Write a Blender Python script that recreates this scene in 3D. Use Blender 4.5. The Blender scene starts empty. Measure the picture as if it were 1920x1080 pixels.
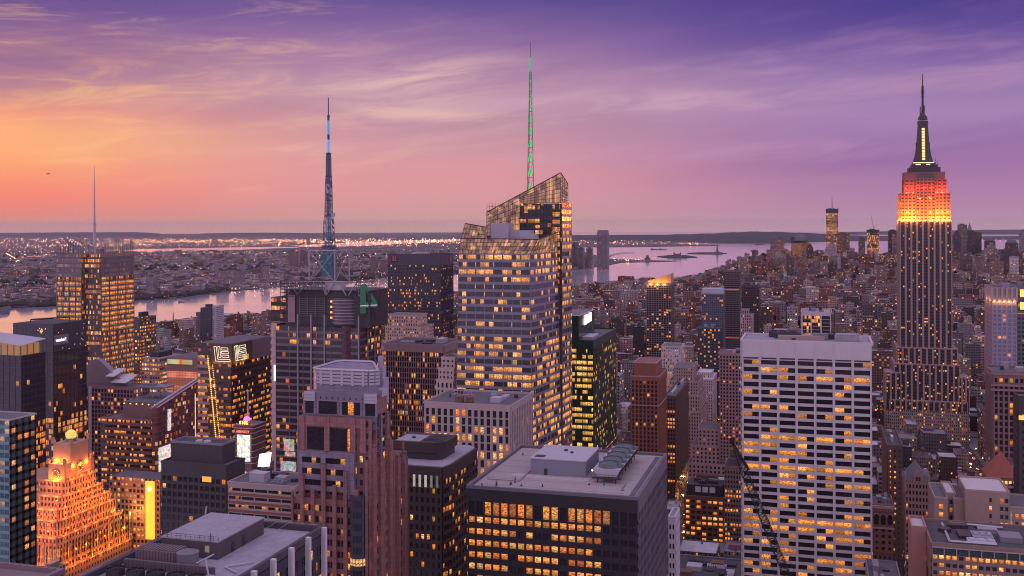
import bpy, math, random
from math import sin, cos, tan, atan, atan2, sqrt, pi, radians, floor
from mathutils import Vector, Matrix

# ---------------------------------------------------------------- camera
SC = bpy.context.scene
COL = SC.collection
F = 1950.0                      # focal length in photograph pixels (1920 wide)
YAW = radians(16.3)             # street grid is turned 16.3 degrees from the view axis
ROLL = radians(0.19)
PX0, PY0 = 960.0, 419.0         # optical axis in the photograph
CAMZ = 260.0
RE = 7.4e6                      # effective earth radius
SA, CA = sin(YAW), cos(YAW)
cam_d = bpy.data.cameras.new("camera")
cam = bpy.data.objects.new("camera", cam_d); COL.objects.link(cam)
cam_d.sensor_width = 36.0
cam_d.lens = 36.0 * F / 1920.0
cam_d.shift_y = -(540.0 - PY0) / 1920.0
cam_d.clip_start = 1.0
cam_d.clip_end = 300000.0
cam.matrix_world = (Matrix.Translation((0, 0, CAMZ)) @ Matrix.Rotation(YAW, 4, 'Z')
     @ Matrix.Rotation(pi / 2, 4, 'X') @ Matrix.Rotation(-ROLL, 4, 'Z'))
SC.camera = cam
SC.view_settings.view_transform = 'Standard'
SC.view_settings.look = 'None'
SC.view_settings.exposure = 0.0
SC.view_settings.gamma = 1.0
SC.view_settings.use_curve_mapping = False
SC.cycles.max_bounces = 4
SC.cycles.diffuse_bounces = 2
SC.cycles.glossy_bounces = 2
SC.cycles.volume_bounces = 0
SC.cycles.transparent_max_bounces = 8
SC.cycles.sample_clamp_indirect = 4.0
SC.cycles.use_denoising = True
SC.cycles.pixel_filter_type = 'BLACKMAN_HARRIS'
SC.cycles.filter_width = 1.05


def unroll(px, py):
 dx, dy = px - PX0, py - PY0
 c, s = cos(ROLL), sin(ROLL)
 return PX0 + dx * c - dy * s, PY0 + dx * s + dy * c


def project(x, y, z):
 dep = -x * SA + y * CA
 lat = x * CA + y * SA
 dx, dy = F * lat / dep, -F * (z - CAMZ) / dep
 c, s = cos(ROLL), sin(ROLL)
 return PX0 + dx * c + dy * s, PY0 - dx * s + dy * c


def depth(x, y):
 return -x * SA + y * CA


def HX(px, Y, py=None):
 """x on the plane y=Y seen at pixel column px"""
 if py is not None:
  px = unroll(px, py)[0]
 return Y * tan(atan((px - PX0) / F) - YAW)


def HZ(py, x, y):
 """height of a point above (x, y) seen at pixel row py"""
 d = depth(x, y)
 px = PX0 + F * (x * CA + y * SA) / d
 return CAMZ - (unroll(px, py)[1] - PY0) / F * d


def HY(px, X):
 """y on the plane x=X seen at pixel column px"""
 return X / tan(atan((px - PX0) / F) - YAW)


def ground(px, py):
 """ground point (on the curved earth) seen at a pixel"""
 ux, uy = unroll(px, py)
 t = (uy - PY0) / F
 l = (ux - PX0) / F
 k = (1 + l * l) / (2 * RE)
 disc = t * t - 4 * k * CAMZ
 D = (t - sqrt(disc)) / (2 * k) if disc > 0 and t > 0 else sqrt(CAMZ / k)
 return at(l, D)


def at(l, D):
 x, y = l * D * CA - D * SA, l * D * SA + D * CA
 return x, y, -(x * x + y * y) / (2 * RE)


def drop(x, y):
 return -(x * x + y * y) / (2 * RE)


# ---------------------------------------------------------------- shader helper
class NT:
 def __init__(s, tree):
  s.t = tree; s.t.nodes.clear()

 def n(s, kind, **kw):
  nd = s.t.nodes.new(kind)
  for k, v in kw.items():
   setattr(nd, k, v)
  return nd

 def put(s, sock, v):
  if hasattr(v, 'links'):
   s.t.links.new(v, sock)
  else:
   if sock.type == 'RGBA' and len(v) == 3:
    v = (*v, 1)
   sock.default_value = v

 def m(s, op, a, b=0.0, c=0.0, clamp=False):
  nd = s.n('ShaderNodeMath', operation=op); nd.use_clamp = clamp
  s.put(nd.inputs[0], a); s.put(nd.inputs[1], b); s.put(nd.inputs[2], c)
  return nd.outputs[0]

 def vm(s, op, a, b=(0, 0, 0)):
  nd = s.n('ShaderNodeVectorMath', operation=op)
  s.put(nd.inputs[0], a); s.put(nd.inputs[1], b)
  return nd.outputs['Value'] if op == 'DOT_PRODUCT' else nd.outputs[0]

 def comb(s, x, y, z=0.0):
  nd = s.n('ShaderNodeCombineXYZ')
  for i, v in enumerate((x, y, z)):
   s.put(nd.inputs[i], v)
  return nd.outputs[0]

 def sep(s, v):
  nd = s.n('ShaderNodeSeparateXYZ'); s.put(nd.inputs[0], v)
  return nd.outputs

 def mix(s, f, a, b, mode='MIX'):
  nd = s.n('ShaderNodeMix', data_type='RGBA', blend_type=mode)
  s.put(nd.inputs[0], f); s.put(nd.inputs[6], a); s.put(nd.inputs[7], b)
  return nd.outputs[2]

 def white(s, v):
  nd = s.n('ShaderNodeTexWhiteNoise', noise_dimensions='3D'); s.put(nd.inputs[0], v)
  return nd.outputs[0]

 def noise(s, v, scale=1.0, detail=2.0, rough=0.5, dist=0.0):
  nd = s.n('ShaderNodeTexNoise')
  s.put(nd.inputs['Vector'], v); nd.inputs['Scale'].default_value = scale
  nd.inputs['Detail'].default_value = detail; nd.inputs['Roughness'].default_value = rough
  nd.inputs['Distortion'].default_value = dist
  return nd.outputs[0]

 def ramp(s, f, stops, interp='LINEAR'):
  nd = s.n('ShaderNodeValToRGB'); cr = nd.color_ramp; cr.interpolation = interp
  while len(cr.elements) < len(stops):
   cr.elements.new(0.5)
  for e, (p, c) in zip(cr.elements, sorted(stops, key=lambda q: q[0])):
   e.position = p; e.color = (*c, 1) if len(c) == 3 else c
  s.put(nd.inputs[0], f)
  return nd.outputs[0]

 def step(s, v, a, b):
  nd = s.n('ShaderNodeMapRange', interpolation_type='SMOOTHSTEP')
  s.put(nd.inputs[0], v)
  nd.inputs[1].default_value = a; nd.inputs[2].default_value = b
  return nd.outputs[0]


def lin(r, g, b):
 f = lambda c: (c / 255 / 12.92) if c <= 10 else ((c / 255 + 0.055) / 1.055) ** 2.4
 return f(r), f(g), f(b)


# ---------------------------------------------------------------- sky
world = bpy.data.worlds.new("World"); SC.world = world; world.use_nodes = True
W = NT(world.node_tree)
d = W.n('ShaderNodeTexCoord').outputs['Generated']
dx, dy, dz = W.sep(d)[0], W.sep(d)[1], W.sep(d)[2]
hl = W.m('MAXIMUM', W.m('SQRT', W.m('ADD', W.m('MULTIPLY', dx, dx), W.m('MULTIPLY', dy, dy))), 0.02)
sr = W.m('DIVIDE', W.vm('DOT_PRODUCT', d, (CA, SA, 0)), hl)        # sine of the bearing from the view axis
fr = W.m('DIVIDE', W.vm('DOT_PRODUCT', d, (-SA, CA, 0)), hl)
te = W.m('DIVIDE', dz, hl)                                           # tangent of the elevation
# slow warp so bands are not ruler straight
wv = W.comb(W.m('MULTIPLY', sr, 2.2), W.m('MULTIPLY', te, 6.0), 3.7)
warp = W.m('MULTIPLY', W.m('SUBTRACT', W.noise(wv, 1.6, 3, 0.55), 0.5), 0.055)
wamp = W.step(te, 0.01, 0.08)
te2 = W.m('ADD', te, W.m('MULTIPLY', warp, wamp))
te2 = W.m('ADD', te2, W.m('MULTIPLY', W.m('MULTIPLY', sr, 0.02), wamp))
fac = W.m('MULTIPLY', W.m('ADD', te2, 0.01), 4.0, clamp=True)      # ramp position 0..1 = elevation tan -0.01..0.24


def band(lst, k=1.0):
 return [(min(1, max(0, (((419 - y) / F) * k + 0.01) * 4)), lin(*c)) for y, c in lst]


LEFT = band([(432, (226, 160, 122)), (418, (222, 150, 126)), (398, (228, 136, 122)), (368, (247, 132, 112)), (330, (252, 154, 112)), (285, (255, 174, 112)),
             (248, (254, 176, 116)), (220, (238, 146, 122)), (190, (204, 138, 138)), (150, (158, 110, 144)), (105, (118, 82, 140)), (50, (106, 76, 140)), (0, (92, 70, 138))], 0.93)
MIDL = band([(432, (224, 172, 140)), (416, (216, 164, 150)), (398, (212, 156, 158)), (350, (222, 154, 160)), (310, (218, 150, 158)), (270, (204, 146, 160)),
             (225, (184, 138, 160)), (185, (190, 148, 168)), (150, (172, 130, 164)), (105, (146, 108, 158)), (50, (118, 90, 152)), (0, (92, 74, 144))], 1.0)
RIGHT = band([(432, (202, 160, 170)), (415, (192, 148, 172)), (398, (184, 138, 170)), (350, (170, 124, 168)), (300, (160, 116, 168)), (250, (154, 117, 171)),
              (205, (166, 130, 178)), (150, (148, 117, 172)), (100, (120, 95, 161)), (50, (96, 74, 150)), (0, (74, 60, 140))], 0.95)
cl, cm, cr_ = W.ramp(fac, LEFT), W.ramp(fac, MIDL), W.ramp(fac, RIGHT)
base = W.mix(W.step(sr, -0.50, -0.10), cl, cm)
base = W.mix(W.step(sr, -0.05, 0.36), base, cr_)
# cloud streaks: long, fanned, tilted
u = W.m('MULTIPLY', sr, 2.0)
v = W.m('SUBTRACT', W.m('MULTIPLY', te, 15.0), W.m('MULTIPLY', sr, 0.9))
n1 = W.noise(W.comb(u, v, 2.3), 1.15, 6, 0.58, 0.6)
n2 = W.noise(W.comb(W.m('MULTIPLY', sr, 1.5), W.m('SUBTRACT', W.m('MULTIPLY', te, 12.0), W.m('MULTIPLY', sr, 1.5)), 9.1), 1.2, 5, 0.55, 0.4)
n3 = W.noise(W.comb(W.m('ADD', W.m('MULTIPLY', sr, 8.0), W.m('MULTIPLY', te, 5.0)), W.m('SUBTRACT', W.m('MULTIPLY', te, 55.0), W.m('MULTIPLY', sr, 6.0)), 4.0), 1.0, 6, 0.62, 0.7)
env = W.m('MULTIPLY', W.step(te, 0.015, 0.07), W.m('SUBTRACT', 1.0, W.m('MULTIPLY', W.step(te, 0.15, 0.22), 0.75)))
c1 = W.m('MULTIPLY', W.step(n1, 0.40, 0.70), env)
c1 = W.m('MULTIPLY', c1, W.m('ADD', 0.25, W.m('MULTIPLY', W.step(n3, 0.3, 0.7), 0.75)))
pale = W.mix(W.step(sr, -0.45, -0.12), lin(255, 182, 124), lin(222, 176, 180))
pale = W.mix(W.step(sr, -0.05, 0.3), pale, lin(190, 146, 184))
pale = W.mix(W.step(te, 0.13, 0.2), pale, lin(150, 112, 160))
col = W.mix(W.m('MULTIPLY', c1, 0.72, clamp=True), base, pale)
dk = W.m('MULTIPLY', W.step(n2, 0.50, 0.76), env)
dark = W.mix(W.step(sr, -0.4, 0.2), lin(146, 98, 142), lin(104, 80, 152))
col = W.mix(W.m('MULTIPLY', dk, 0.22), col, dark)
# fine streaks near the glow
col = W.mix(W.m('MULTIPLY', W.m('MULTIPLY', W.step(n3, 0.5, 0.72), W.m('SUBTRACT', 1.0, W.step(sr, -0.3, 0.0))), W.m('MULTIPLY', W.step(te, 0.02, 0.05), 0.35)), col, lin(255, 196, 132))


def wisp(cx, cy, wx, wy, tilt, colr, amt):
 gx = W.m('DIVIDE', W.m('SUBTRACT', sr, cx), wx)
 yy = W.m('SUBTRACT', W.m('SUBTRACT', te, cy), W.m('MULTIPLY', W.m('SUBTRACT', sr, cx), tilt))
 gy = W.m('DIVIDE', W.m('ADD', yy, W.m('MULTIPLY', W.m('SUBTRACT', n1, 0.5), 0.035)), wy)
 g_ = W.m('POWER', 2.718, W.m('MULTIPLY', W.m('ADD', W.m('MULTIPLY', gx, gx), W.m('MULTIPLY', gy, gy)), -1.0))
 return W.mix(W.m('MULTIPLY', W.m('MULTIPLY', g_, amt), W.step(n3, 0.28, 0.68), clamp=True), col, lin(*colr))


col = wisp(-0.085, 0.137, 0.085, 0.016, 0.10, (228, 186, 182), 1.0)
col = wisp(-0.075, 0.106, 0.075, 0.007, -0.06, (236, 190, 172), 1.0)
col = wisp(0.10, 0.113, 0.20, 0.012, 0.03, (206, 164, 186), 0.8)
col = wisp(0.40, 0.128, 0.12, 0.012, 0.16, (176, 136, 176), 0.8)
col = wisp(0.22, 0.064, 0.13, 0.010, 0.04, (190, 144, 182), 0.7)
col = wisp(-0.34, 0.155, 0.12, 0.010, 0.05, (176, 122, 140), 0.7)
# upper sky and unseen sky behind the viewer: lavender, brightened to light the facades
up = W.step(te, 0.24, 1.6)
col = W.mix(up, col, (0.90, 0.84, 1.26))
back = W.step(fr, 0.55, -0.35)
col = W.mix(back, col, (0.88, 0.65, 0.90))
low = W.step(te, -0.03, -0.2)
col = W.mix(low, col, (0.06, 0.05, 0.08))
skyt = W.n('ShaderNodeTexSky', sky_type='NISHITA')
skyt.sun_disc = False
SUN_EL, SUN_AZ = radians(2.0), YAW + radians(56)                    # low, to the left of the frame
skyt.sun_elevation = SUN_EL
skyt.sun_rotation = -SUN_AZ
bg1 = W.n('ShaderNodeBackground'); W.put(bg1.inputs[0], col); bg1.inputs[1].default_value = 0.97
bg2 = W.n('ShaderNodeBackground'); W.put(bg2.inputs[0], W.mix(1.0, skyt.outputs[0], (.22, .16, .3), 'MULTIPLY')); bg2.inputs[1].default_value = 0.05
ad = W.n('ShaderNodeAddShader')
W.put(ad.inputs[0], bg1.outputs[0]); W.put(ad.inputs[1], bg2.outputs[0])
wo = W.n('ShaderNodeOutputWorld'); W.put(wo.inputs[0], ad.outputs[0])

sun_d = bpy.data.lights.new("sun", 'SUN'); sun_d.energy = 0.5; sun_d.angle = radians(14); sun_d.color = (1.0, 0.50, 0.36)
sun = bpy.data.objects.new("sun", sun_d); COL.objects.link(sun)
sdir = Vector((-sin(SUN_AZ) * cos(SUN_EL + .05), cos(SUN_AZ) * cos(SUN_EL + .05), sin(SUN_EL + .05)))
sun.rotation_euler = sdir.to_track_quat('Z', 'Y').to_euler()
sun.location = (-300, 300, 600)

# ---------------------------------------------------------------- mesh helper
R = random.Random(7)


class MB:
 def __init__(s):
  s.v, s.f, s.uv, s.mi, s.a, s.b = [], [], [], [], [], []

 def face(s, pts, uvs=None, mi=0, a=0.0, b=0.0):
  i = len(s.v); s.v.extend(pts); s.f.append(tuple(range(i, i + len(pts))))
  if uvs is None:
   p0 = Vector(pts[0]); e1 = (Vector(pts[1]) - p0)
   L = e1.length or 1; e1 = e1 / L
   nn = e1.cross(Vector(pts[-1]) - p0)
   nn = nn.normalized() if nn.length > 1e-9 else Vector((0, 0, 1))
   e2 = nn.cross(e1)
   uvs = [((Vector(p) - p0).dot(e1), (Vector(p) - p0).dot(e2)) for p in pts]
  s.uv.append(uvs); s.mi.append(mi); s.a.append(a); s.b.append(b)

 def box(s, x0, x1, y0, y1, z0, z1, mi=0, top=None, a=0.0, b=0.0, bottom=False):
  s.prism([(x0, y0), (x1, y0), (x1, y1), (x0, y1)], z0, z1, mi, top, a, b, bottom)

 def prism(s, poly, z0, z1, mi=0, top=None, a=0.0, b=0.0, bottom=False):
  """poly counter-clockwise seen from above; uv in metres round the perimeter"""
  n = len(poly); d0 = 0.0
  for i in range(n):
   p, q = poly[i], poly[(i + 1) % n]
   L = sqrt((p[0] - q[0]) ** 2 + (p[1] - q[1]) ** 2)
   s.face([(p[0], p[1], z0), (q[0], q[1], z0), (q[0], q[1], z1), (p[0], p[1], z1)],
                   [(0, z0), (L, z0), (L, z1), (0, z1)], mi, a + i * 0.137, b)
   d0 += L
  s.face([(p[0], p[1], z1) for p in poly], [(p[0], p[1]) for p in poly], mi if top is None else top, a, b)
  if bottom:
   s.face([(p[0], p[1], z0) for p in reversed(poly)], [(p[0], p[1]) for p in reversed(poly)], mi, a, b)

 def loft(s, lo, hi, mi=0, cap=True, a=0.0):
  n = len(lo)
  for i in range(n):
   j = (i + 1) % n
   s.face([lo[i], lo[j], hi[j], hi[i]], None, mi, a)
  if cap:
   s.face(list(hi), None, mi, a)

 def cone(s, c, r0, r1, z0, z1, n=12, mi=0, cap=True, ph=0.0):
  lo = [(c[0] + r0 * cos(ph + 2 * pi * i / n), c[1] + r0 * sin(ph + 2 * pi * i / n), z0) for i in range(n)]
  hi = [(c[0] + r1 * cos(ph + 2 * pi * i / n), c[1] + r1 * sin(ph + 2 * pi * i / n), z1) for i in range(n)]
  if r1 < 1e-4:
   for i in range(n):
    s.face([lo[i], lo[(i + 1) % n], (c[0], c[1], z1)], None, mi)
  else:
   s.loft(lo, hi, mi, cap)

 def bar(s, p, q, r, n=4, mi=0):
  p, q = Vector(p), Vector(q); dd = (q - p)
  if dd.length < 1e-6:
   return
  dd.normalize()
  x = dd.orthogonal().normalized(); y = dd.cross(x)
  lo = [tuple(p + x * r * cos(pi / 4 + 2 * pi * i / n) + y * r * sin(pi / 4 + 2 * pi * i / n)) for i in range(n)]
  hi = [tuple(Vector(t) + (q - p)) for t in lo]
  s.loft(lo, hi, mi); s.face(list(reversed(lo)), None, mi)

 def sphere(s, c, r, n=12, m=8, mi=0, sz=1.0):
  for j in range(m):
   t0, t1 = pi * j / m, pi * (j + 1) / m
   for i in range(n):
    a0, a1 = 2 * pi * i / n, 2 * pi * (i + 1) / n
    P = lambda t, a: (c[0] + r * sin(t) * cos(a), c[1] + r * sin(t) * sin(a), c[2] - r * sz * cos(t))
    pts = [P(t0, a0), P(t0, a1), P(t1, a1), P(t1, a0)]
    if j == 0:
     pts = pts[1:]
     pts = [pts[0], pts[1], pts[2]]
    elif j == m - 1:
     pts = pts[:3]
    s.face(pts, None, mi)

 def build(s, name, mats, parent=None, smooth=False):
  me = bpy.data.meshes.new(name)
  me.from_pydata([tuple(p) for p in s.v], [], s.f)
  uvl = me.uv_layers.new(name="UVMap")
  flat = [c for fuv in s.uv for p in fuv for c in p]
  uvl.data.foreach_set('uv', flat)
  for nm, arr in (('wr', s.a), ('lit', s.b)):
   at_ = me.attributes.new(nm, 'FLOAT', 'FACE'); at_.data.foreach_set('value', arr)
  if not isinstance(mats, (list, tuple)):
   mats = [mats]
  for m_ in mats:
   me.materials.append(m_)
  me.polygons.foreach_set('material_index', s.mi)
  if smooth:
   me.polygons.foreach_set('use_smooth', [True] * len(s.f))
  me.update()
  ob = bpy.data.objects.new(name, me); COL.objects.link(ob)
  if parent is not None:
   ob.parent = parent
  return ob


def tag(o, label=None, cat=None, group=None, kind=None):
 for k, v_ in (('label', label), ('category', cat), ('group', group), ('kind', kind)):
  if v_:
   o[k] = v_
 return o


# ---------------------------------------------------------------- materials
_MATS = {}


def newmat(name, emit_sample=False):
 m_ = bpy.data.materials.new(name); m_.use_nodes = True
 if not emit_sample:
  m_.cycles.emission_sampling = 'NONE'
 return m_, NT(m_.node_tree)


def finish(T, **kw):
 p = T.n('ShaderNodeBsdfPrincipled')
 for k, v_ in kw.items():
  T.put(p.inputs[k.replace('_', ' ')], v_)
 o = T.n('ShaderNodeOutputMaterial'); T.put(o.inputs[0], p.outputs[0])
 return p


def plain(col, rough=0.8, var=0.25, scale=0.15, metal=0.0, joint=0.0):
 key = ('plain', col, rough, var, scale, metal, joint)
 if key not in _MATS:
  m_, T = newmat('surface')
  g = T.n('ShaderNodeNewGeometry').outputs['Position']
  nz = T.noise(g, scale, 4, 0.6)
  nz2 = T.noise(T.vm('MULTIPLY', g, (1, 1, 0.08)), 1.1, 2, 0.5)
  k = T.m('ADD', 1 - var, T.m('MULTIPLY', T.m('ADD', nz, T.m('MULTIPLY', nz2, 0.6)), 2 * var / 1.6))
  if joint:
   pz = T.sep(g)
   for q in (pz[2], T.m('ADD', pz[0], pz[1])):
    k = T.m('MULTIPLY', k, T.m('SUBTRACT', 1.0, T.m('MULTIPLY', T.m('LESS_THAN', T.m('FRACT', T.m('DIVIDE', q, joint)), .09), .3)))
   pn = T.white(T.comb(*[T.m('FLOOR', T.m('DIVIDE', q, joint)) for q in pz]))
   k = T.m('MULTIPLY', k, T.m('ADD', .86, T.m('MULTIPLY', pn, .28)))
  c = T.mix(1.0, (*col, 1), T.comb(k, k, k), 'MULTIPLY')
  finish(T, Base_Color=c, Roughness=rough, Metallic=metal)
  _MATS[key] = m_
 return _MATS[key]


def glow(col, s=1.0, sample=False):
 key = ('glow', col, s, sample)
 if key not in _MATS:
  m_, T = newmat('lamp_glow', sample)
  finish(T, Base_Color=(0.05, 0.05, 0.05), Emission_Color=col, Emission_Strength=s)
  _MATS[key] = m_
 return _MATS[key]


def warmcol(T, r):
 return T.ramp(r, [(0.0, (1.0, 0.20, 0.028)), (0.35, (1.0, 0.27, 0.038)), (0.60, (1.0, 0.35, 0.06)), (0.80, (1.0, 0.44, 0.10)), (0.92, (1.0, 0.60, 0.24)), (1.0, (1.0, 0.80, 0.56))])


def winmat(cell=50.0, mull=0.0, S=1.0, glass=(0.020, 0.020, 0.030), tint=None, spec=0.5, rough=0.12):
 """panes of a window: dark glass, rooms lit behind it; uv in metres, wr = random of the window, lit = share of its rooms that are lit"""
 key = ('win', cell, mull, S, glass, tint, spec, rough)
 if key not in _MATS:
  m_, T = newmat('window_glass')
  uv = T.sep(T.n('ShaderNodeUVMap').outputs[0])
  wr = T.n('ShaderNodeAttribute', attribute_name='wr').outputs['Fac']
  lit = T.n('ShaderNodeAttribute', attribute_name='lit').outputs['Fac']
  ci = T.m('FLOOR', T.m('DIVIDE', uv[0], cell))
  r1 = T.white(T.comb(ci, T.m('MULTIPLY', wr, 917.3), 1.0))
  r2 = T.white(T.comb(ci, T.m('MULTIPLY', wr, 311.7), 5.0))
  on = T.m('LESS_THAN', r1, lit)
  pv = T.comb(T.m('ADD', uv[0], T.m('MULTIPLY', wr, 413.0)), T.m('MULTIPLY', uv[1], 2.2), T.m('MULTIPLY', wr, 77.0))
  room = T.noise(pv, 1.25, 3, 0.65)
  pat = T.m('MULTIPLY', T.step(room, 0.34, 0.64), T.m('ADD', 0.28, T.m('MULTIPLY', T.white(T.comb(ci, T.m('MULTIPLY', wr, 71.1), 9.0)), 1.15)))
  pat = T.m('ADD', T.m('MULTIPLY', pat, T.m('ADD', 0.5, T.m('MULTIPLY', T.step(uv[1], 0.25, 1.2), 0.75))), 0.13)
  e = T.m('MULTIPLY', T.m('MULTIPLY', on, pat), S)
  # faint glow of rooms with the light off
  e = T.m('ADD', e, T.m('MULTIPLY', T.step(room, 0.58, 0.75), T.m('MULTIPLY', lit, 0.12 * S)))
  base_c = T.mix(T.step(room, 0.4, 0.6), (*glass, 1), (glass[0] * 1.8, glass[1] * 1.7, glass[2] * 1.6, 1))
  if mull > 0:
   fx = T.m('FRACT', T.m('DIVIDE', uv[0], mull))
   mk = T.m('GREATER_THAN', fx, 0.09)
   e = T.m('MULTIPLY', e, mk)
  c = warmcol(T, T.m('ADD', T.m('MULTIPLY', r2, 0.75), T.m('MULTIPLY', room, 0.25)))
  if tint:
   c = T.mix(0.6, c, (*tint, 1))
  finish(T, Base_Color=base_c, Roughness=rough, Specular_IOR_Level=spec, Emission_Color=c, Emission_Strength=e)
  _MATS[key] = m_
 return _MATS[key]


def facade(wall, cw=3.0, fh=3.6, ww=0.5, wh=0.5, lit=0.2, S=1.1, glass=(0.022, 0.022, 0.032), rough=0.85, attr=False, floors=0.5, grn=0.25, vcol=None):
 """whole wall with window openings laid out in metres; lit rooms vary per room and per floor"""
 key = ('fac', wall, cw, fh, ww, wh, lit, S, glass, rough, attr, floors, grn)
 if key not in _MATS:
  m_, T = newmat('facade')
  uv = T.sep(T.n('ShaderNodeUVMap').outputs[0])
  wr = T.n('ShaderNodeAttribute', attribute_name='wr').outputs['Fac']
  pos = T.n('ShaderNodeNewGeometry').outputs['Position']
  cx, cy = T.m('DIVIDE', uv[0], cw), T.m('DIVIDE', uv[1], fh)
  ix, iy = T.m('FLOOR', cx), T.m('FLOOR', cy)
  fx, fy = T.m('SUBTRACT', cx, ix), T.m('SUBTRACT', cy, iy)
  mk = T.m('MULTIPLY', T.m('LESS_THAN', T.m('ABSOLUTE', T.m('SUBTRACT', fx, 0.5)), ww / 2),
                 T.m('LESS_THAN', T.m('ABSOLUTE', T.m('SUBTRACT', fy, 0.52)), wh / 2))
  # walls only: nothing on horizontal faces
  nz = T.sep(T.n('ShaderNodeNewGeometry').outputs['Normal'])[2]
  mk = T.m('MULTIPLY', mk, T.m('LESS_THAN', T.m('ABSOLUTE', nz), 0.5))
  idv = T.m('MULTIPLY', wr, 171.3)
  r1 = T.white(T.comb(ix, iy, idv))
  r2 = T.white(T.comb(ix, iy, T.m('ADD', idv, 31.0)))
  rf = T.white(T.comb(iy, idv, 7.0))
  rc = T.white(T.comb(idv, 3.0, T.m('FLOOR', T.m('DIVIDE', ix, 4))))
  p = T.m('MULTIPLY', lit, T.m('ADD', 1 - floors, T.m('MULTIPLY', T.m('POWER', rf, 3.0), floors * 4)))
  on = T.m('MULTIPLY', T.m('LESS_THAN', r1, p), mk)
  room = T.noise(T.comb(uv[0], T.m('MULTIPLY', uv[1], 1.4), idv), 0.9, 1, 0.5)
  e = T.m('MULTIPLY', on, T.m('MULTIPLY', T.m('ADD', 0.25, T.m('MULTIPLY', r2, 1.0)), T.m('MULTIPLY', T.step(room, 0.25, 0.6), S)))
  k = T.m('ADD', 1 - grn, T.m('MULTIPLY', T.noise(pos, 0.12, 3, 0.6), 2 * grn))
  if attr:
   wc = T.n('ShaderNodeAttribute', attribute_name='col').outputs['Color']
  else:
   wc = T.mix(0.0, (*wall, 1), (*wall, 1))
  wc = T.mix(1.0, wc, T.comb(k, k, k), 'MULTIPLY')
  gl = T.mix(T.m('MULTIPLY', r2, 0.8), (*glass, 1), (glass[0] * 2.6, glass[1] * 2.5, glass[2] * 2.3, 1))
  bc = T.mix(mk, wc, gl)
  rr = T.m('ADD', rough, T.m('MULTIPLY', mk, 0.15 - rough))
  finish(T, Base_Color=bc, Roughness=rr, Emission_Color=warmcol(T, r2), Emission_Strength=e)
  _MATS[key] = m_
 return _MATS[key]


ROOF_PALE = plain((0.30, 0.28, 0.33), 0.9, 0.45, 0.35)
ROOF_GRAVEL = plain((0.33, 0.29, 0.29), 0.95, 0.35, 0.9)
ROOF_DARK = plain((0.07, 0.065, 0.075), 0.9, 0.45, 0.3)
ROOF_TAR = plain((0.12, 0.11, 0.13), 0.9, 0.5, 0.25)
METAL_GREY = plain((0.20, 0.20, 0.24), 0.5, 0.2, 0.4)
METAL_PALE = plain((0.42, 0.41, 0.46), 0.5, 0.2, 0.4)
METAL_DARK = plain((0.035, 0.035, 0.045), 0.5, 0.3, 0.4)
WOOD = plain((0.16, 0.10, 0.075), 0.9, 0.3, 0.6)


# ---------------------------------------------------------------- ground, water, hills
def interp(pts, x):
 if x <= pts[0][0]:
  return pts[0][1]
 for (x0, y0), (x1, y1) in zip(pts, pts[1:]):
  if x <= x1:
   return y0 + (y1 - y0) * (x - x0) / (x1 - x0)
 return pts[-1][1]


def groundmat(name, a, b, sc, rough=0.95, c=None):
 m_, T = newmat(name)
 pos = T.n('ShaderNodeNewGeometry').outputs['Position']
 n_a = T.noise(pos, sc, 5, 0.62)
 n_b = T.noise(pos, sc * 9, 3, 0.6)
 k = T.m('ADD', T.m('MULTIPLY', n_a, 0.6), T.m('MULTIPLY', n_b, 0.4))
 cc = T.ramp(k, [(0.38, a), (0.52, b), (0.64, c or b)])
 finish(T, Base_Color=cc, Roughness=rough)
 return m_


def sheet(name, cols, near, far, lift, mat, nr=24, kind='structure', hills=None):
 """land sheet: for each picture column a strip of ground from its near to its far edge, following the earth's curve.
 near/far: functions column -> (lateral slope, depth)"""
 mb = MB(); grid = []
 for c in cols:
  (l0, d0), (l1, d1) = near(c), far(c)
  row = []
  for j in range(nr + 1):
   q = j / nr
   D = d0 * (d1 / d0) ** q
   l = l0 + (l1 - l0) * q
   x, y, z = at(l, D)
   row.append((x, y, z + lift + (hills(c, q) if hills else 0)))
  grid.append(row)
 for i in range(len(cols) - 1):
  for j in range(nr):
   mb.face([grid[i][j], grid[i + 1][j], grid[i + 1][j + 1], grid[i][j + 1]], [(p[0], p[1]) for p in (grid[i][j], grid[i + 1][j], grid[i + 1][j + 1], grid[i][j + 1])])
 o = mb.build(name, mat, None)
 me = o.data
 o['kind'] = kind
 return o


def edge(pts):
 def f(c):
  g = ground(c, interp(pts, c))
  D = depth(g[0], g[1])
  return ((unroll(c, interp(pts, c))[0] - PX0) / F, D)
 return f


def fixed(D):
 return lambda c: ((c - PX0) / F, D)


# water: one round sheet over the curved earth
mb = MB()
rad = [30 * (90000 / 30) ** (i / 60) for i in range(61)]
NA = 120
for i in range(60):
 for j in range(NA):
  a0, a1 = 2 * pi * j / NA, 2 * pi * (j + 1) / NA
  P = lambda r, a: (r * cos(a), r * sin(a), -r * r / (2 * RE) - 1.5)
  mb.face([P(rad[i], a0), P(rad[i + 1], a0), P(rad[i + 1], a1), P(rad[i], a1)], [(0, 0)] * 4)
m_, T = newmat('river_water')
pos = T.n('ShaderNodeNewGeometry').outputs['Position']
w1 = T.noise(T.vm('MULTIPLY', pos, (0.02, 0.05, 0)), 1.0, 4, 0.6)
w2 = T.noise(T.vm('MULTIPLY', pos, (0.0022, 0.006, 0)), 1.0, 3, 0.5, 0.8)
bmp = T.n('ShaderNodeBump'); bmp.inputs['Strength'].default_value = 0.05; bmp.inputs['Distance'].default_value = 1.0
T.put(bmp.inputs['Height'], w1)
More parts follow.
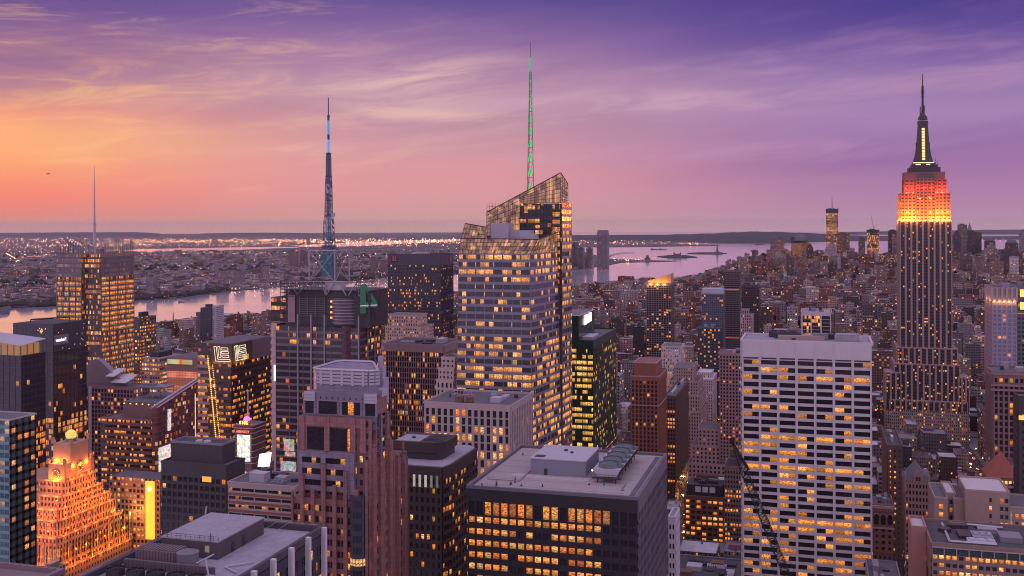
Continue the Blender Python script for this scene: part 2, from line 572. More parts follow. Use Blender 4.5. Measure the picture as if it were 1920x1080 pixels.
finish(T, Base_Color=(0.90, 0.93, 1.0), Metallic=0.72, Roughness=T.m('ADD', 0.03, T.m('MULTIPLY', w2, 0.14)), Normal=bmp.outputs[0], IOR=1.33)
water = mb.build('river_water', m_); water['kind'] = 'structure'

LANDM = groundmat('far_land', (0.035, 0.03, 0.04), (0.085, 0.075, 0.09), 0.004, c=(0.2, 0.18, 0.2))
HILLM = groundmat('hill_woods', (0.02, 0.02, 0.028), (0.03, 0.032, 0.04), 0.002)
CITYM = groundmat('asphalt', (0.03, 0.028, 0.034), (0.05, 0.047, 0.052), 0.02)
PARKM = groundmat('shore_woods', (0.02, 0.02, 0.022), (0.035, 0.03, 0.035), 0.02)

nj_near = [(-400, 592), (-80, 583), (0, 577), (60, 575), (100, 573), (250, 563), (330, 558), (430, 545), (500, 540), (530, 537), (640, 528), (720, 520), (860, 513), (1000, 509), (1062, 506), (1110, 501), (1150, 495), (1168, 491)]
sheet('far_shore', list(range(-400, 1168, 8)) + [1168], edge(nj_near), lambda c: fixed(75000.0)(c) if c < 1080 else edge([(1080, 466), (1100, 474), (1130, 482), (1168, 490.4)])(c), 0.6, LANDM, 40)
# far side of the bay
port_n = [(1040, 463), (1100, 463.5), (1200, 463), (1340, 460.5), (1356, 459.5)]
sheet('port_land', range(1040, 1358, 6), edge(port_n), edge([(1040, 452), (1150, 453), (1250, 455), (1300, 458), (1356, 459.2)]), 0.6, LANDM, 6)
spit_n = [(1120, 493.5), (1160, 492), (1200, 491.2), (1240, 490.4), (1272, 489.3)]
sheet('pier_land', range(1120, 1274, 4), edge(spit_n), edge([(1120, 484), (1160, 485.5), (1200, 487), (1240, 488.4), (1272, 489)]), 0.6, LANDM, 4)
causeway = edge([(1138, 483), (1150, 478), (1165, 475), (1190, 473.6)])
sheet('causeway', range(1138, 1192, 4), causeway, edge([(1138, 481), (1150, 477), (1165, 474.2), (1190, 473)]), 3.0, LANDM, 2)
isl_e = sheet('island', range(1232, 1310, 3), edge([(1232, 481.3), (1250, 483.4), (1285, 483.6), (1309, 482.6)]), edge([(1232, 480.4), (1250, 479), (1290, 479), (1309, 482)]), 1.0, PARKM, 4)
isl_l = sheet('island', range(1288, 1366, 3), edge([(1288, 475.4), (1310, 476.6), (1345, 476.6), (1365, 475.4)]), edge([(1288, 474.6), (1310, 473.2), (1345, 473.2), (1365, 475)]), 1.0, PARKM, 4)


def ridge(name, near_pts, top_pts, D_extra, mat, c0, c1, stp=6):
 """a long hill: shore at near_pts, crest seen at top_pts"""
 nf = edge(near_pts)

 def h(c, q):
  l, d0 = nf(c)
  Dc = d0 * (D_extra ** 0.6)
  x, y, z = at(l, Dc)
  top = HZ(interp(top_pts, c), x, y) - z
  w = min(1, q / 0.6) if q < 0.6 else max(0.0, 1 - (q - 0.6) / 0.4)
  w = w * w * (3 - 2 * w)
  j = sin(c * 0.13) * 0.03 + sin(c * 0.41 + q * 5) * 0.02
  return max(0.0, top * w * (1 + j * (q < 0.9)))
 sheet(name, list(range(c0, c1 + 1, stp)), nf, lambda c: (nf(c)[0], nf(c)[1] * D_extra), 0.5, mat, 16, hills=h)


ridge('hill', [(1000, 452), (1200, 453), (1290, 456), (1460, 456.5), (1520, 453.5), (1600, 452), (1720, 451)],
      [(1000, 442.5), (1080, 441), (1250, 440), (1340, 437.5), (1400, 434.2), (1450, 434.4), (1530, 437.5), (1575, 440.5), (1650, 443), (1720, 446)], 1.45, HILLM, 1000, 1720)
ridge('hill', [(1690, 450.8), (1800, 450.2), (1960, 448.5), (2100, 448)], [(1690, 444.8), (1780, 443.5), (1900, 443), (2100, 442.5)], 1.3, HILLM, 1690, 2100, 10)
ridge('hill', [(-300, 444), (0, 443.6), (300, 443)], [(-300, 437), (0, 436.6), (110, 435.6), (250, 435.2), (285, 436.4), (300, 438)], 1.7, HILLM, -300, 300, 6)
ridge('hill', [(380, 442), (600, 441.6)], [(380, 437.6), (440, 436.4), (520, 436.2), (600, 437.4)], 1.7, HILLM, 380, 600, 10)
ridge('hill', [(1560, 440), (2100, 439)], [(1560, 436), (1640, 434), (1760, 432.4), (1860, 430.6), (2100, 430)], 1.5, HILLM, 1560, 2100, 10)


def patch(name, top, bot, lift):
 c0, c1 = top[0][0], top[-1][0]
 sheet(name, list(range(c0, c1, 6)) + [c1], edge(bot), edge(top), lift, bpy.data.materials['river_water'], 3)


patch('inland_bay_water', [(240, 468.5), (330, 466.2), (420, 464.8), (520, 463), (560, 464.2)], [(240, 471.5), (300, 473.2), (350, 472.4), (430, 469.8), (520, 466), (560, 465)], 3.0)
patch('inland_bay_water', [(560, 460.5), (630, 456.4), (700, 453.5), (780, 450.5), (870, 448.5)], [(560, 463.4), (640, 463), (700, 460.4), (770, 456.8), (870, 452.6)], 3.0)
patch('inland_bay_water', [(40, 481), (110, 480)], [(40, 482), (110, 482)], 3.0)
patch('inland_bay_water', [(1040, 446.6), (1180, 447.6)], [(1040, 447.4), (1180, 448.6)], 3.0)
# the island city the viewer stands in
mh_far = [(-500, 668), (-80, 641), (0, 634), (250, 613), (330, 605), (480, 590), (525, 582), (720, 560), (860, 549), (1060, 541), (1150, 533), (1200, 527), (1260, 527), (1310, 520),
          (1330, 510), (1400, 494), (1440, 488), (1480, 484), (1560, 480), (1700, 474), (1920, 466), (2400, 462)]
sheet('city_ground', list(range(-500, 2401, 20)), fixed(12.0), edge(mh_far), 0.0, CITYM, 40)
# a back apron so the ground also lies under and behind the viewer
mb = MB(); mb.face([(-900, -900, -0.3), (900, -900, -0.3), (900, 60, -0.3), (-900, 60, -0.3)]); o = mb.build('city_ground', CITYM); o['kind'] = 'structure'


# ---------------------------------------------------------------- building kit
HEROES = []          # (px left, px right, lowest visible row, y front) so that lesser buildings in front do not hide it
FOOT = []            # footprints already taken
NWIN_MAX = 100
THINGS = []


class Bld:
 def __init__(s, name, label, cat, x, y, group=None, z=0.0):
  s.root = bpy.data.objects.new(name, None); COL.objects.link(s.root)
  s.root.empty_display_size = 5
  s.root.location = (x, y, z)
  tag(s.root, label, cat, group)
  s.o = Vector((x, y, z)); s.wins = []; s.wname = 'window'
  s.px = project(x, y, 50)[0]
  THINGS.append(s)

 def add(s, name, mb, mat, parent=None, smooth=False, label=None):
  o = mb.build(name, mat, None, smooth)
  s.fix(o, parent)
  if label:
   o['label'] = label
  return o

 def fix(s, o, parent=None):
  """parent an object whose mesh is in world coordinates, keeping it in place"""
  p = parent or s.root
  o.parent = p
  if p is s.root:
   o.location = o.location - s.o
  else:
   off = Vector(p.location)
   q = p.parent
   o.location = o.location - (off + s.o if q is s.root else off)
  return o

 def light(s, name, p, energy, col, radius=1.0, spot=None, aim=None, blend=0.6):
  ld = bpy.data.lights.new(name, 'SPOT' if spot else 'POINT')
  ld.energy = energy; ld.color = col; ld.shadow_soft_size = radius
  if spot:
   ld.spot_size = spot; ld.spot_blend = blend
  o = bpy.data.objects.new(name, ld); COL.objects.link(o)
  o.parent = s.root; o.location = Vector(p) - s.o
  if aim:
   o.rotation_euler = (-(Vector(aim))).to_track_quat('Z', 'Y').to_euler()
  return o

 def finish(s, winname='window'):
  """turn the collected panes into parts: the 100 that show largest each as one object, the rest as one"""
  if not s.wins:
   return
  infr, rest = [], []
  for w in s.wins:
   c = [sum(p[i] for p in w['p']) / len(w['p']) for i in range(3)]
   px, py = project(*c)
   vis = -5 < px < 1925 and py < 1085
   (infr if vis else rest).append((w.get('pri', 0), py, w))
  infr.sort(key=lambda t: (t[0], t[1]))
  solo = [t[2] for t in infr[:NWIN_MAX]]; mass = [t[2] for t in infr[NWIN_MAX:]] + [t[2] for t in rest]
  for w in solo:
   mb = MB(); mb.face(w['p'], w['uv'], 0, w['wr'], w['lit'])
   s.add(winname, mb, w['m'])
  bym = {}
  for w in mass:
   bym.setdefault(w['m'].name, (w['m'], []))[1].append(w)
  for m_, lst in bym.values():
   mb = MB()
   for w in lst:
    mb.face(w['p'], w['uv'], 0, w['wr'], w['lit'])
   o = s.add(winname, mb, m_); o['kind'] = 'stuff'
  s.wins = []


def reg(x0, x1, y0, y1, visb, Yf=None, pad=4):
 FOOT.append((x0 - pad, x1 + pad, y0 - pad, y1 + pad))
 pts = [project(x, y, 60)[0] for x in (x0, x1) for y in (y0, y1)]
 HEROES.append((min(pts), max(pts), visb, y0, x0, x1, y1))


class Face:
 """one vertical (or leaning) wall plane; u to the right seen from outside, v upward, d outward"""

 def __init__(s, A, B, zb, zt, A2=None, B2=None, zt2=None):
  s.A, s.B, s.A2, s.B2 = Vector(A), Vector(B), Vector(A2 or A), Vector(B2 or B)
  s.zb, s.zt, s.zt2 = zb, zt, zt if zt2 is None else zt2
  s.W = (s.B - s.A).length; s.H = zt - zb
  dv = (s.B - s.A).normalized()
  s.n = Vector((dv.y, -dv.x))

 def P(s, u, v, d=0.0):
  lo = s.A.lerp(s.B, u); hi = s.A2.lerp(s.B2, u)
  z = s.zb + (s.zt + (s.zt2 - s.zt) * u - s.zb) * v
  p = lo.lerp(hi, v) + s.n * d
  return (p.x, p.y, z)

 def slab(s, mb, u0, u1, v0, v1, d0, d1, mi=0):
  a = [s.P(u0, v0, d1), s.P(u1, v0, d1), s.P(u1, v1, d1), s.P(u0, v1, d1)]
  b = [s.P(u0, v0, d0), s.P(u1, v0, d0), s.P(u1, v1, d0), s.P(u0, v1, d0)]
  W_, H_ = s.W, s.H
  mb.face(a, [(u0 * W_, v0 * H_), (u1 * W_, v0 * H_), (u1 * W_, v1 * H_), (u0 * W_, v1 * H_)], mi)
  mb.face([b[0], b[1], a[1], a[0]], None, mi); mb.face([a[3], a[2], b[2], b[3]], None, mi)
  mb.face([b[0], a[0], a[3], b[3]], None, mi); mb.face([a[1], b[1], b[2], a[2]], None, mi)

 def pane(s, u0, u1, v0, v1, d):
  return [s.P(u0, v0, d), s.P(u1, v0, d), s.P(u1, v1, d), s.P(u0, v1, d)], \
               [(0, 0), ((u1 - u0) * s.W, 0), ((u1 - u0) * s.W, (v1 - v0) * s.H), (0, (v1 - v0) * s.H)]


def grid_facade(b, fc, nb, nf, mb, wm, pw=0.6, sh=1.2, pd=0.35, sd=0.30, merge=None, lit=0.3, seed=0, top=0.0, bot=0.0, pri=0, ends=True, floorvar=0.6, skip=None, split=1, wd=0.04, vgroup=None):
 """piers and spandrels standing proud of the panes. top / bot: plain metres above and below the grid.
 merge None: a pane per bay and floor, 'floor': one ribbon per floor, 'bay': one tall strip per bay"""
 rr = random.Random(seed * 131 + 17)
 W_, H_ = fc.W, fc.H
 v0, v1 = bot / H_, 1 - top / H_
 fh = (v1 - v0) / nf
 shv = sh / H_; pwu = pw / W_
 if top > 0:
  fc.slab(mb, 0, 1, v1, 1, 0, max(sd, pd) + 0.02)
 if bot > 0:
  fc.slab(mb, 0, 1, 0, v0, 0, max(sd, pd) + 0.02)
 if sh > 0:
  for r in range(nf):
   fc.slab(mb, 0, 1, v0 + r * fh, v0 + r * fh + shv, 0, sd)
 if pw > 0:
  rng = range(nb + 1) if ends else range(1, nb)
  for c in rng:
   uc = c / nb
   ua, ub = max(0, uc - pwu / 2), min(1, uc + pwu / 2)
   if c == 0: ua, ub = 0, pwu * 0.7
   if c == nb: ua, ub = 1 - pwu * 0.7, 1
   fc.slab(mb, ua, ub, v0, v1, 0, pd)
 for r in range(nf):
  fl = rr.random()
  pl = lit * (1 - floorvar + floorvar * (2.6 * fl ** 2.0)) if not callable(lit) else None
  va, vb = v0 + r * fh + shv, v0 + (r + 1) * fh
  if merge == 'bay':
   if r: continue
   va, vb = v0, v1
  cols = [(0, 1, 0)] if merge == 'floor' else [(c / nb + (pwu / 2 if 0 < c else pwu * 0.7), (c + 1) / nb - (pwu / 2 if c < nb - 1 else pwu * 0.7), c) for c in range(nb)]
  for (ua, ub, c) in cols:
   if skip and skip(r, c):
    continue
   for k in range(split):
    qa, qb = ua + (ub - ua) * k / split, ua + (ub - ua) * (k + 1) / split
    p, uv = fc.pane(qa, qb - (0.0 if split == 1 else 0.08 * (qb - qa)), va, vb, wd)
    p_l = lit(r, c) if callable(lit) else pl
    b.wins.append(dict(p=p, uv=uv, wr=rr.random(), lit=max(0.0, min(1.0, p_l)), m=wm, pri=pri))


def parapet(mb, x0, x1, y0, y1, z, h=1.2, t=0.5, mi=0):
 mb.box(x0, x1, y0, y0 + t, z, z + h, mi); mb.box(x0, x1, y1 - t, y1, z, z + h, mi)
 mb.box(x0, x0 + t, y0 + t, y1 - t, z, z + h - 0.003, mi); mb.box(x1 - t, x1, y0 + t, y1 - t, z, z + h - 0.003, mi)


def tank(b, x, y, z, r=2.0, h=3.6, parent=None, legs=2.5):
 mb = MB()
 mb.cone((x, y), r, r * 0.97, z + legs, z + legs + h, 12)
 mb.cone((x, y), r * 1.1, 0, z + legs + h, z + legs + h + r * 0.75, 12)
 o = b.add('water_tank', mb, WOOD)
 mb = MB()
 for sx in (-1, 1):
  for sy in (-1, 1):
   mb.bar((x + sx * r * .6, y + sy * r * .6, z), (x + sx * r * .6, y + sy * r * .6, z + legs), 0.15)
 mb.box(x - r * .8, x + r * .8, y - r * .8, y + r * .8, z + legs - 0.25, z + legs - 0.01)
 b.add('tank_stand', mb, METAL_DARK, o)


def roof_kit(b, x0, x1, y0, y1, z, seed=0, n=5, mats=None, hmax=4.0):
 rr = random.Random(seed * 7 + 3)
 W_, D_ = x1 - x0, y1 - y0
 spots = []
 for i in range(n * 6):
  if len(spots) >= n: break
  w, d_ = W_ * rr.uniform(.10, .3), D_ * rr.uniform(.10, .3)
  cx, cy = rr.uniform(x0 + w * .7 + 1, x1 - w * .7 - 1), rr.uniform(y0 + d_ * .7 + 1, y1 - d_ * .7 - 1)
  if any(abs(cx - q[0]) < (w + q[2]) / 2 + .4 and abs(cy - q[1]) < (d_ + q[3]) / 2 + .4 for q in spots):
   continue
  spots.append((cx, cy, w, d_))
 for i, (cx, cy, w, d_) in enumerate(spots):
  h = rr.uniform(1.0, hmax)
  mb = MB()
  if i % 4 == 3:
   r = min(w, d_) * 0.45
   mb.cone((cx, cy), r, r, z, z + h * .6, 14); mb.cone((cx, cy), r * .8, r * .8, z + h * .6, z + h * .62, 14)
   b.add('roof_fan', mb, METAL_DARK)
  else:
   mb.box(cx - w / 2, cx + w / 2, cy - d_ / 2, cy + d_ / 2, z, z + h)
   mb.box(cx - w / 2 - .1, cx + w / 2 + .1, cy - d_ / 2 - .1, cy + d_ / 2 + .1, z + h, z + h + .15)
   if i % 3 == 0:
    for k in range(3):
     mb.box(cx - w / 2 + w * (k + .2) / 3, cx - w / 2 + w * (k + .8) / 3, cy - d_ / 4, cy + d_ / 4, z + h + .15, z + h + .7)
   b.add('roof_housing' if i % 3 else 'roof_unit', mb, rr.choice(mats or [METAL_GREY, METAL_PALE, METAL_DARK, ROOF_PALE]))


def shell(b, x0, x1, y0, y1, z0, z1, wall, roofm, par=1.2, mi_name='wall', z_par=True):
 """core box, flat roof and parapet"""
 mb = MB(); mb.box(x0, x1, y0, y1, z0, z1)
 w = b.add(mi_name, mb, wall)
 mb = MB(); mb.box(x0 + .3, x1 - .3, y0 + .3, y1 - .3, z1, z1 + 0.12)
 rf = b.add('roof', mb, roofm)
 return w, rf


def frame_box(b, x0, x1, y0, y1, z1, mat, h=1.2, t=0.6, proud=0.0):
 mb = MB(); parapet(mb, x0 - proud, x1 + proud, y0 - proud, y1 + proud, z1 - 0.02, h, t)
 return b.add('parapet', mb, mat)


def front(x0, x1, y0, zb, zt):
 return Face((x0, y0), (x1, y0), zb, zt)


def right(x1, y0, y1, zb, zt):
 return Face((x1, y0), (x1, y1), zb, zt)


def left(x0, y0, y1, zb, zt):
 return Face((x0, y1), (x0, y0), zb, zt)


def lettering(txt, size, mat, loc, rot, mirror=False, ext=0.15, parent_b=None, parent=None, width=None):
 cu = bpy.data.curves.new('lettering', 'FONT'); cu.body = txt; cu.size = size; cu.extrude = ext
 cu.align_x = 'CENTER'; cu.align_y = 'CENTER'; cu.offset = 0.02 * size
 o = bpy.data.objects.new('lettering_tmp', cu); COL.objects.link(o)
 dg = bpy.context.evaluated_depsgraph_get()
 me = bpy.data.meshes.new_from_object(o.evaluated_get(dg))
 bpy.data.objects.remove(o); bpy.data.curves.remove(cu)
 xs = [v_.co.x for v_ in me.vertices]
 k = 1.0
 if width:
  k = width / (max(xs) - min(xs))
 for v_ in me.vertices:
  v_.co.x *= (-k if mirror else k)
 if mirror:
  me.flip_normals()
 M = Matrix.Translation(loc) @ rot.to_4x4()
 me.transform(M)
 me.materials.clear(); me.materials.append(mat)
 ob = bpy.data.objects.new('lettering', me); COL.objects.link(ob)
 if parent_b:
  parent_b.fix(ob, parent)
 return ob


ROT_FRONT = Matrix.Rotation(pi / 2, 3, 'X')                          # reads along +x, faces -y
ROT_RIGHT = Matrix.Rotation(pi / 2, 3, 'Z') @ Matrix.Rotation(pi / 2, 3, 'X')   # reads along +y, faces +x


# ---------------------------------------------------------------- hand built towers
STONE_WHITE = plain((0.52, 0.48, 0.52), 0.7, 0.16, 0.08)
LIMESTONE = plain((0.36, 0.29, 0.29), 0.85, 0.22, 0.1)
TAN = plain((0.33, 0.25, 0.23), 0.85, 0.22, 0.1)
BRICK_RED = plain((0.25, 0.10, 0.075), 0.85, 0.22, 0.15)
GRANITE = plain((0.27, 0.135, 0.13), 0.55, 0.2, 0.2, 0.0, 1.95)
GREYPANEL = plain((0.22, 0.19, 0.26), 0.45, 0.15, 0.2, 0.0, 2.1)
CHARCOAL = plain((0.020, 0.018, 0.024), 0.5, 0.2, 0.2)
BROWNDARK = plain((0.045, 0.03, 0.03), 0.5, 0.2, 0.2)
STEEL_GREY = plain((0.17, 0.165, 0.21), 0.4, 0.15, 0.1)


def core_of(wall, **kw):
 return facade(wall, **kw)


def tower(name, label, cat, pl, pr, top, Y, D, visb, core, fr, wm, bw=3.0, fh=3.8, pw=0.6, sh=1.2, pd=0.35, sd=0.3, merge=None, lit=0.3, topm=3.0,
          roofm=ROOF_TAR, group=None, seed=1, side=True, sidelit=None, par=1.2, roofn=5, floorvar=0.6, swm=None, split=1, botpx=None, nbf=None):
 x0, x1 = HX(pl, Y, top), HX(pr, Y, top)
 y0, y1 = Y, Y + D
 xm = (x0 + x1) / 2
 z1 = HZ(top, xm, Y)
 zb = max(0.0, HZ(visb + 12, xm, Y)); zb = min(zb, z1 - 12)
 b = Bld(name, label, cat, xm, Y + D / 2, group)
 shell(b, x0, x1, y0, y1, 0, z1, core, roofm)
 mb = MB()
 nf = max(2, round((z1 - topm - zb) / fh))
 grid_facade(b, front(x0, x1, y0, zb, z1), nbf or max(1, round((x1 - x0) / bw)), nf, mb, wm, pw, sh, pd, sd, merge, lit, seed, top=topm, floorvar=floorvar, split=split)
 if side:
  sl = lit if sidelit is None else sidelit
  fc = right(x1, y0, y1, zb, z1) if x1 < 0 else left(x0, y0, y1, zb, z1)
  grid_facade(b, fc, max(1, round(D / bw)), nf, mb, swm or wm, pw, sh, pd, sd, merge, sl, seed + 50, top=topm, pri=1, floorvar=floorvar, split=split)
 b.add('facade_frame', mb, fr)
 frame_box(b, x0, x1, y0, y1, z1, fr, par, 0.6, max(pd, sd) + 0.03)
 if roofn:
  roof_kit(b, x0 + 1, x1 - 1, y0 + 1, y1 - 1, z1 + .12, seed, roofn)
 reg(x0, x1, y0, y1, visb)
 b.dim = (x0, x1, y0, y1, z1, zb)
 return b


# ---- near dark office block with gravel roof -------------------------------------------------
def build_gravel_block():
 Y, D = 335.0, 66.0
 x0, x1 = HX(877, Y, 912), HX(1195, Y, 940); y0, y1 = Y, Y + D
 z1 = HZ(926, (x0 + x1) / 2, Y)
 b = Bld('office_tower', 'near dark steel office block with a pale gravel roof, machine house and five fan cooler', 'office tower', (x0 + x1) / 2, Y + D / 2)
 core = facade((0.022, 0.022, 0.028), 2.9, 3.9, .7, .55, .3)
 mb = MB(); mb.box(x0, x1, y0, y1, 0, z1); b.add('wall', mb, core)
 mb = MB(); mb.box(x0 + .8, x1 - .8, y0 + .8, y1 - .8, z1, z1 + .15)
 rf = b.add('roof', mb, ROOF_GRAVEL)
 mb = MB()
 parapet(mb, x0 - .5, x1 + .5, y0 - .5, y1 + .5, z1 - .02, 1.1, 1.1)
 for k in range(40):                                             # walkway pads along the right edge
  yy = y0 + 3 + k * (D - 6) / 40
  mb.box(x1 - 3.4, x1 - 1.6, yy, yy + 1.0, z1 + .15, z1 + .28)
 b.add('parapet', mb, plain((0.13, 0.12, 0.15), .5, .2, .2))
 zb = 78.0
 frm = MB()
 wm = winmat(60, 0, 1.1, (0.018, 0.018, 0.026))
 rr = random.Random(4)
 tall = 5.2; topm = 4.2

 def lit_top(r, c):
  return 0.0 if c in (11, 17, 18, 19, 0, 1) else (0.9 if rr.random() < .85 else 0.15)

 fc = front(x0, x1, y0, z1 - topm - tall, z1)
 grid_facade(b, fc, 20, 1, frm, winmat(60, 0, .8, (0.018, 0.018, 0.026)), .72, .7, .42, .36, None, lit_top, 11, top=topm)
 nf = round((z1 - topm - tall - zb) / 3.85)

 def lit_fn(r, c):
  rowtop = nf - 1 - r
  if c >= 16: return 1.0 if rr.random() < (.5 if rowtop in (5, 6, 8) else .12) else .0
  p = [.97, .9, .9, .95, .8, .95, .97, .85, .9][rowtop % 9]
  return 1.0 if rr.random() < p else 0.08
 grid_facade(b, front(x0, x1, y0, zb, z1 - topm - tall), 20, nf, frm, wm, .72, 1.95, .42, .36, None, lit_fn, 12)
 b.add('facade_frame', frm, CHARCOAL); frm = MB()
 wm2 = winmat(1.5, 0, .8, (0.03, 0.03, 0.045))
 grid_facade(b, right(x1, y0, y1, zb, z1), 22, nf + 2, frm, wm2, .5, 1.3, .5, .35, None, .3, 13, top=topm, pri=1)
 b.add('facade_frame', frm, plain((.12, .105, .15), .4, .15, .2))  # paler than the front: reflected light on this face put into its colour
 # machine house
 hx0, hx1 = HX(995, y0 + 24, 890), HX(1098, y0 + 24, 900); hy0, hy1 = y0 + 24, y0 + 47
 hz = HZ(863, (hx0 + hx1) / 2, hy0)
 mb = MB(); mb.box(hx0, hx1, hy0, hy1, z1 + .15, hz)
 h = b.add('machine_house', mb, plain((0.21, 0.22, 0.28), .6, .12, .1))
 mb = MB(); mb.box(hx0 - .2, hx1 + .2, hy0 - .2, hy1 + .2, hz, hz + .3); b.add('roof', mb, METAL_PALE, h)
 mb = MB(); mb.box(hx0 + 5.0, hx0 + 6.2, hy0 - .12, hy0, z1 + .15, z1 + 2.5); b.add('door', mb, METAL_DARK, h)
 mb = MB(); mb.box(hx0 + 1.0, hx0 + 4.4, hy0 + 2, hy0 + 5, hz + .3, hz + .5)
 mb.box(hx0 + 9, hx0 + 10.2, hy0 + 14, hy0 + 15, hz + .3, hz + .9); mb.box(hx0 + 12, hx0 + 13, hy0 + 11, hy0 + 12, hz + .3, hz + .8)
 b.add('hatch', mb, METAL_DARK, h)
 # cooling tower unit on legs: wider at the top, five fans
 cx0, cx1 = HX(1112, y0 + 19, 880), HX(1163, y0 + 19, 890); cy0, cy1 = y0 + 19, y0 + 57
 cz0, cz1 = z1 + 2.2, HZ(880, (cx0 + cx1) / 2, cy0)
 mb = MB()
 s_ = 1.3
 mb.loft([(cx0 + s_, cy0, cz0), (cx1 - s_, cy0, cz0), (cx1 - s_, cy1, cz0), (cx0 + s_, cy1, cz0)],
   [(cx0, cy0, cz1), (cx1, cy0, cz1), (cx1, cy1, cz1), (cx0, cy1, cz1)])
 u = b.add('cooling_unit', mb, plain((0.40, 0.40, 0.46), .5, .15, .4))
 mb = MB()
 for k in range(13):
  yy = cy0 + (cy1 - cy0) * (k + .5) / 13
  mb.bar((cx1 - s_ + .12, yy, cz0), (cx1 + .12, yy, cz1 - .6), .18)
 for k in range(9):
  q = k / 9
  mb.bar((cx1 - s_ * (1 - q) + .1, cy0 + .3, cz0 + (cz1 - cz0) * q), (cx1 - s_ * (1 - q) + .1, cy1 - .3, cz0 + (cz1 - cz0) * q), .16)
 b.add('louvre_panel', mb, METAL_DARK, u)
 for k in range(5):
  mb = MB(); c = ((cx0 + cx1) / 2, cy0 + (cy1 - cy0) * (k + .55) / 5.1); r = (cx1 - cx0) * .36
  mb.cone(c, r * 1.06, r, cz1, cz1 + 1.5, 20, cap=False)
  mb.cone(c, r * .8, r * .86, cz1 + 1.2, cz1 + 1.25, 16)
  mb.box(c[0] - r - .3, c[0] + r + .3, c[1] - .12, c[1] + .12, cz1 + 1.5, cz1 + 1.62)
  mb.box(c[0] + r * .9, c[0] + r * 1.5, c[1] - .7, c[1] + .7, cz1, cz1 + 1.1)
  b.add('fan', mb, plain((0.12, 0.15, 0.16), .5, .3, .5), u)
 mb = MB()
 for k in range(7):
  yy = cy0 + (cy1 - cy0) * k / 6
  for xx in (cx0 + s_ + .3, cx1 - s_ - .3):
   mb.bar((xx, yy, z1 + .15), (xx, yy, cz0), .2)
 mb.box(cx0 - .3, cx1 + .5, cy0 - 1.2, cy0 - .1, z1 + 1.6, z1 + 2.1)
 for k in range(8):
  mb.bar((cx0 - .3 + (cx1 - cx0 + .8) * k / 7, cy0 - 1.2, z1 + 2.1), (cx0 - .3 + (cx1 - cx0 + .8) * k / 7, cy0 - 1.2, z1 + 3.1), .05)
 mb.bar((cx0 - .3, cy0 - 1.2, z1 + 3.1), (cx1 + .5, cy0 - 1.2, z1 + 3.1), .06)
 b.add('support', mb, METAL_DARK, u)
 rq = random.Random(31)
 for k in range(16):
  vx, vy = rq.uniform(x0 + 3, x1 - 6), rq.choice([rq.uniform(y0 + 3, y0 + 16), rq.uniform(y0 + 50, y1 - 4)])
  mb = MB(); mb.cone((vx, vy), .16, .16, z1, z1 + rq.uniform(.6, 1.6), 6); mb.cone((vx, vy), .4, .3, z1 + .1, z1 + .4, 8); b.add('vent_pipe', mb, METAL_DARK)
 mb = MB()
 for k in range(7): mb.box(x0 + 2, x1 - 5, y0 + 6 + k * 9.2, y0 + 6.14 + k * 9.2, z1 + .15, z1 + .19)
 b.add('roof_seam', mb, plain((.2, .17, .18), .9, .2, .2))
 mb = MB(); mb.bar((x0 + 3, y0 + 12, z1 + .5), (hx0 - 1, y0 + 12, z1 + .5), .16, 6); mb.bar((hx0 - 1, y0 + 12, z1 + .5), (hx0 - 1, hy0 + 4, z1 + .5), .16, 6); mb.bar((cx1 + 2, y0 + 10, z1 + .4), (cx1 + 2, cy0, z1 + .4), .2, 6); mb.bar((cx1 + 2, y0 + 10, z1 + .4), (x1 - 6, y0 + 10, z1 + .4), .2, 6); b.add('pipe', mb, METAL_GREY)
 mb = MB(); mb.box(hx0 - 6, hx1 + 2, hy0 - 5, hy0 - .2, z1 + .15, z1 + .2); b.add('roof_patch', mb, plain((.42, .38, .39), .9, .3, .5))
 mb = MB(); mb.sphere((cx0 - .6, cy0 + 1.5, cz1 - 1.0), .35, 8, 6); b.add('lamp', mb, glow((1, .35, .08), 6.0))
 b.finish(); reg(x0, x1, y0, y1, 1080)


build_gravel_block()


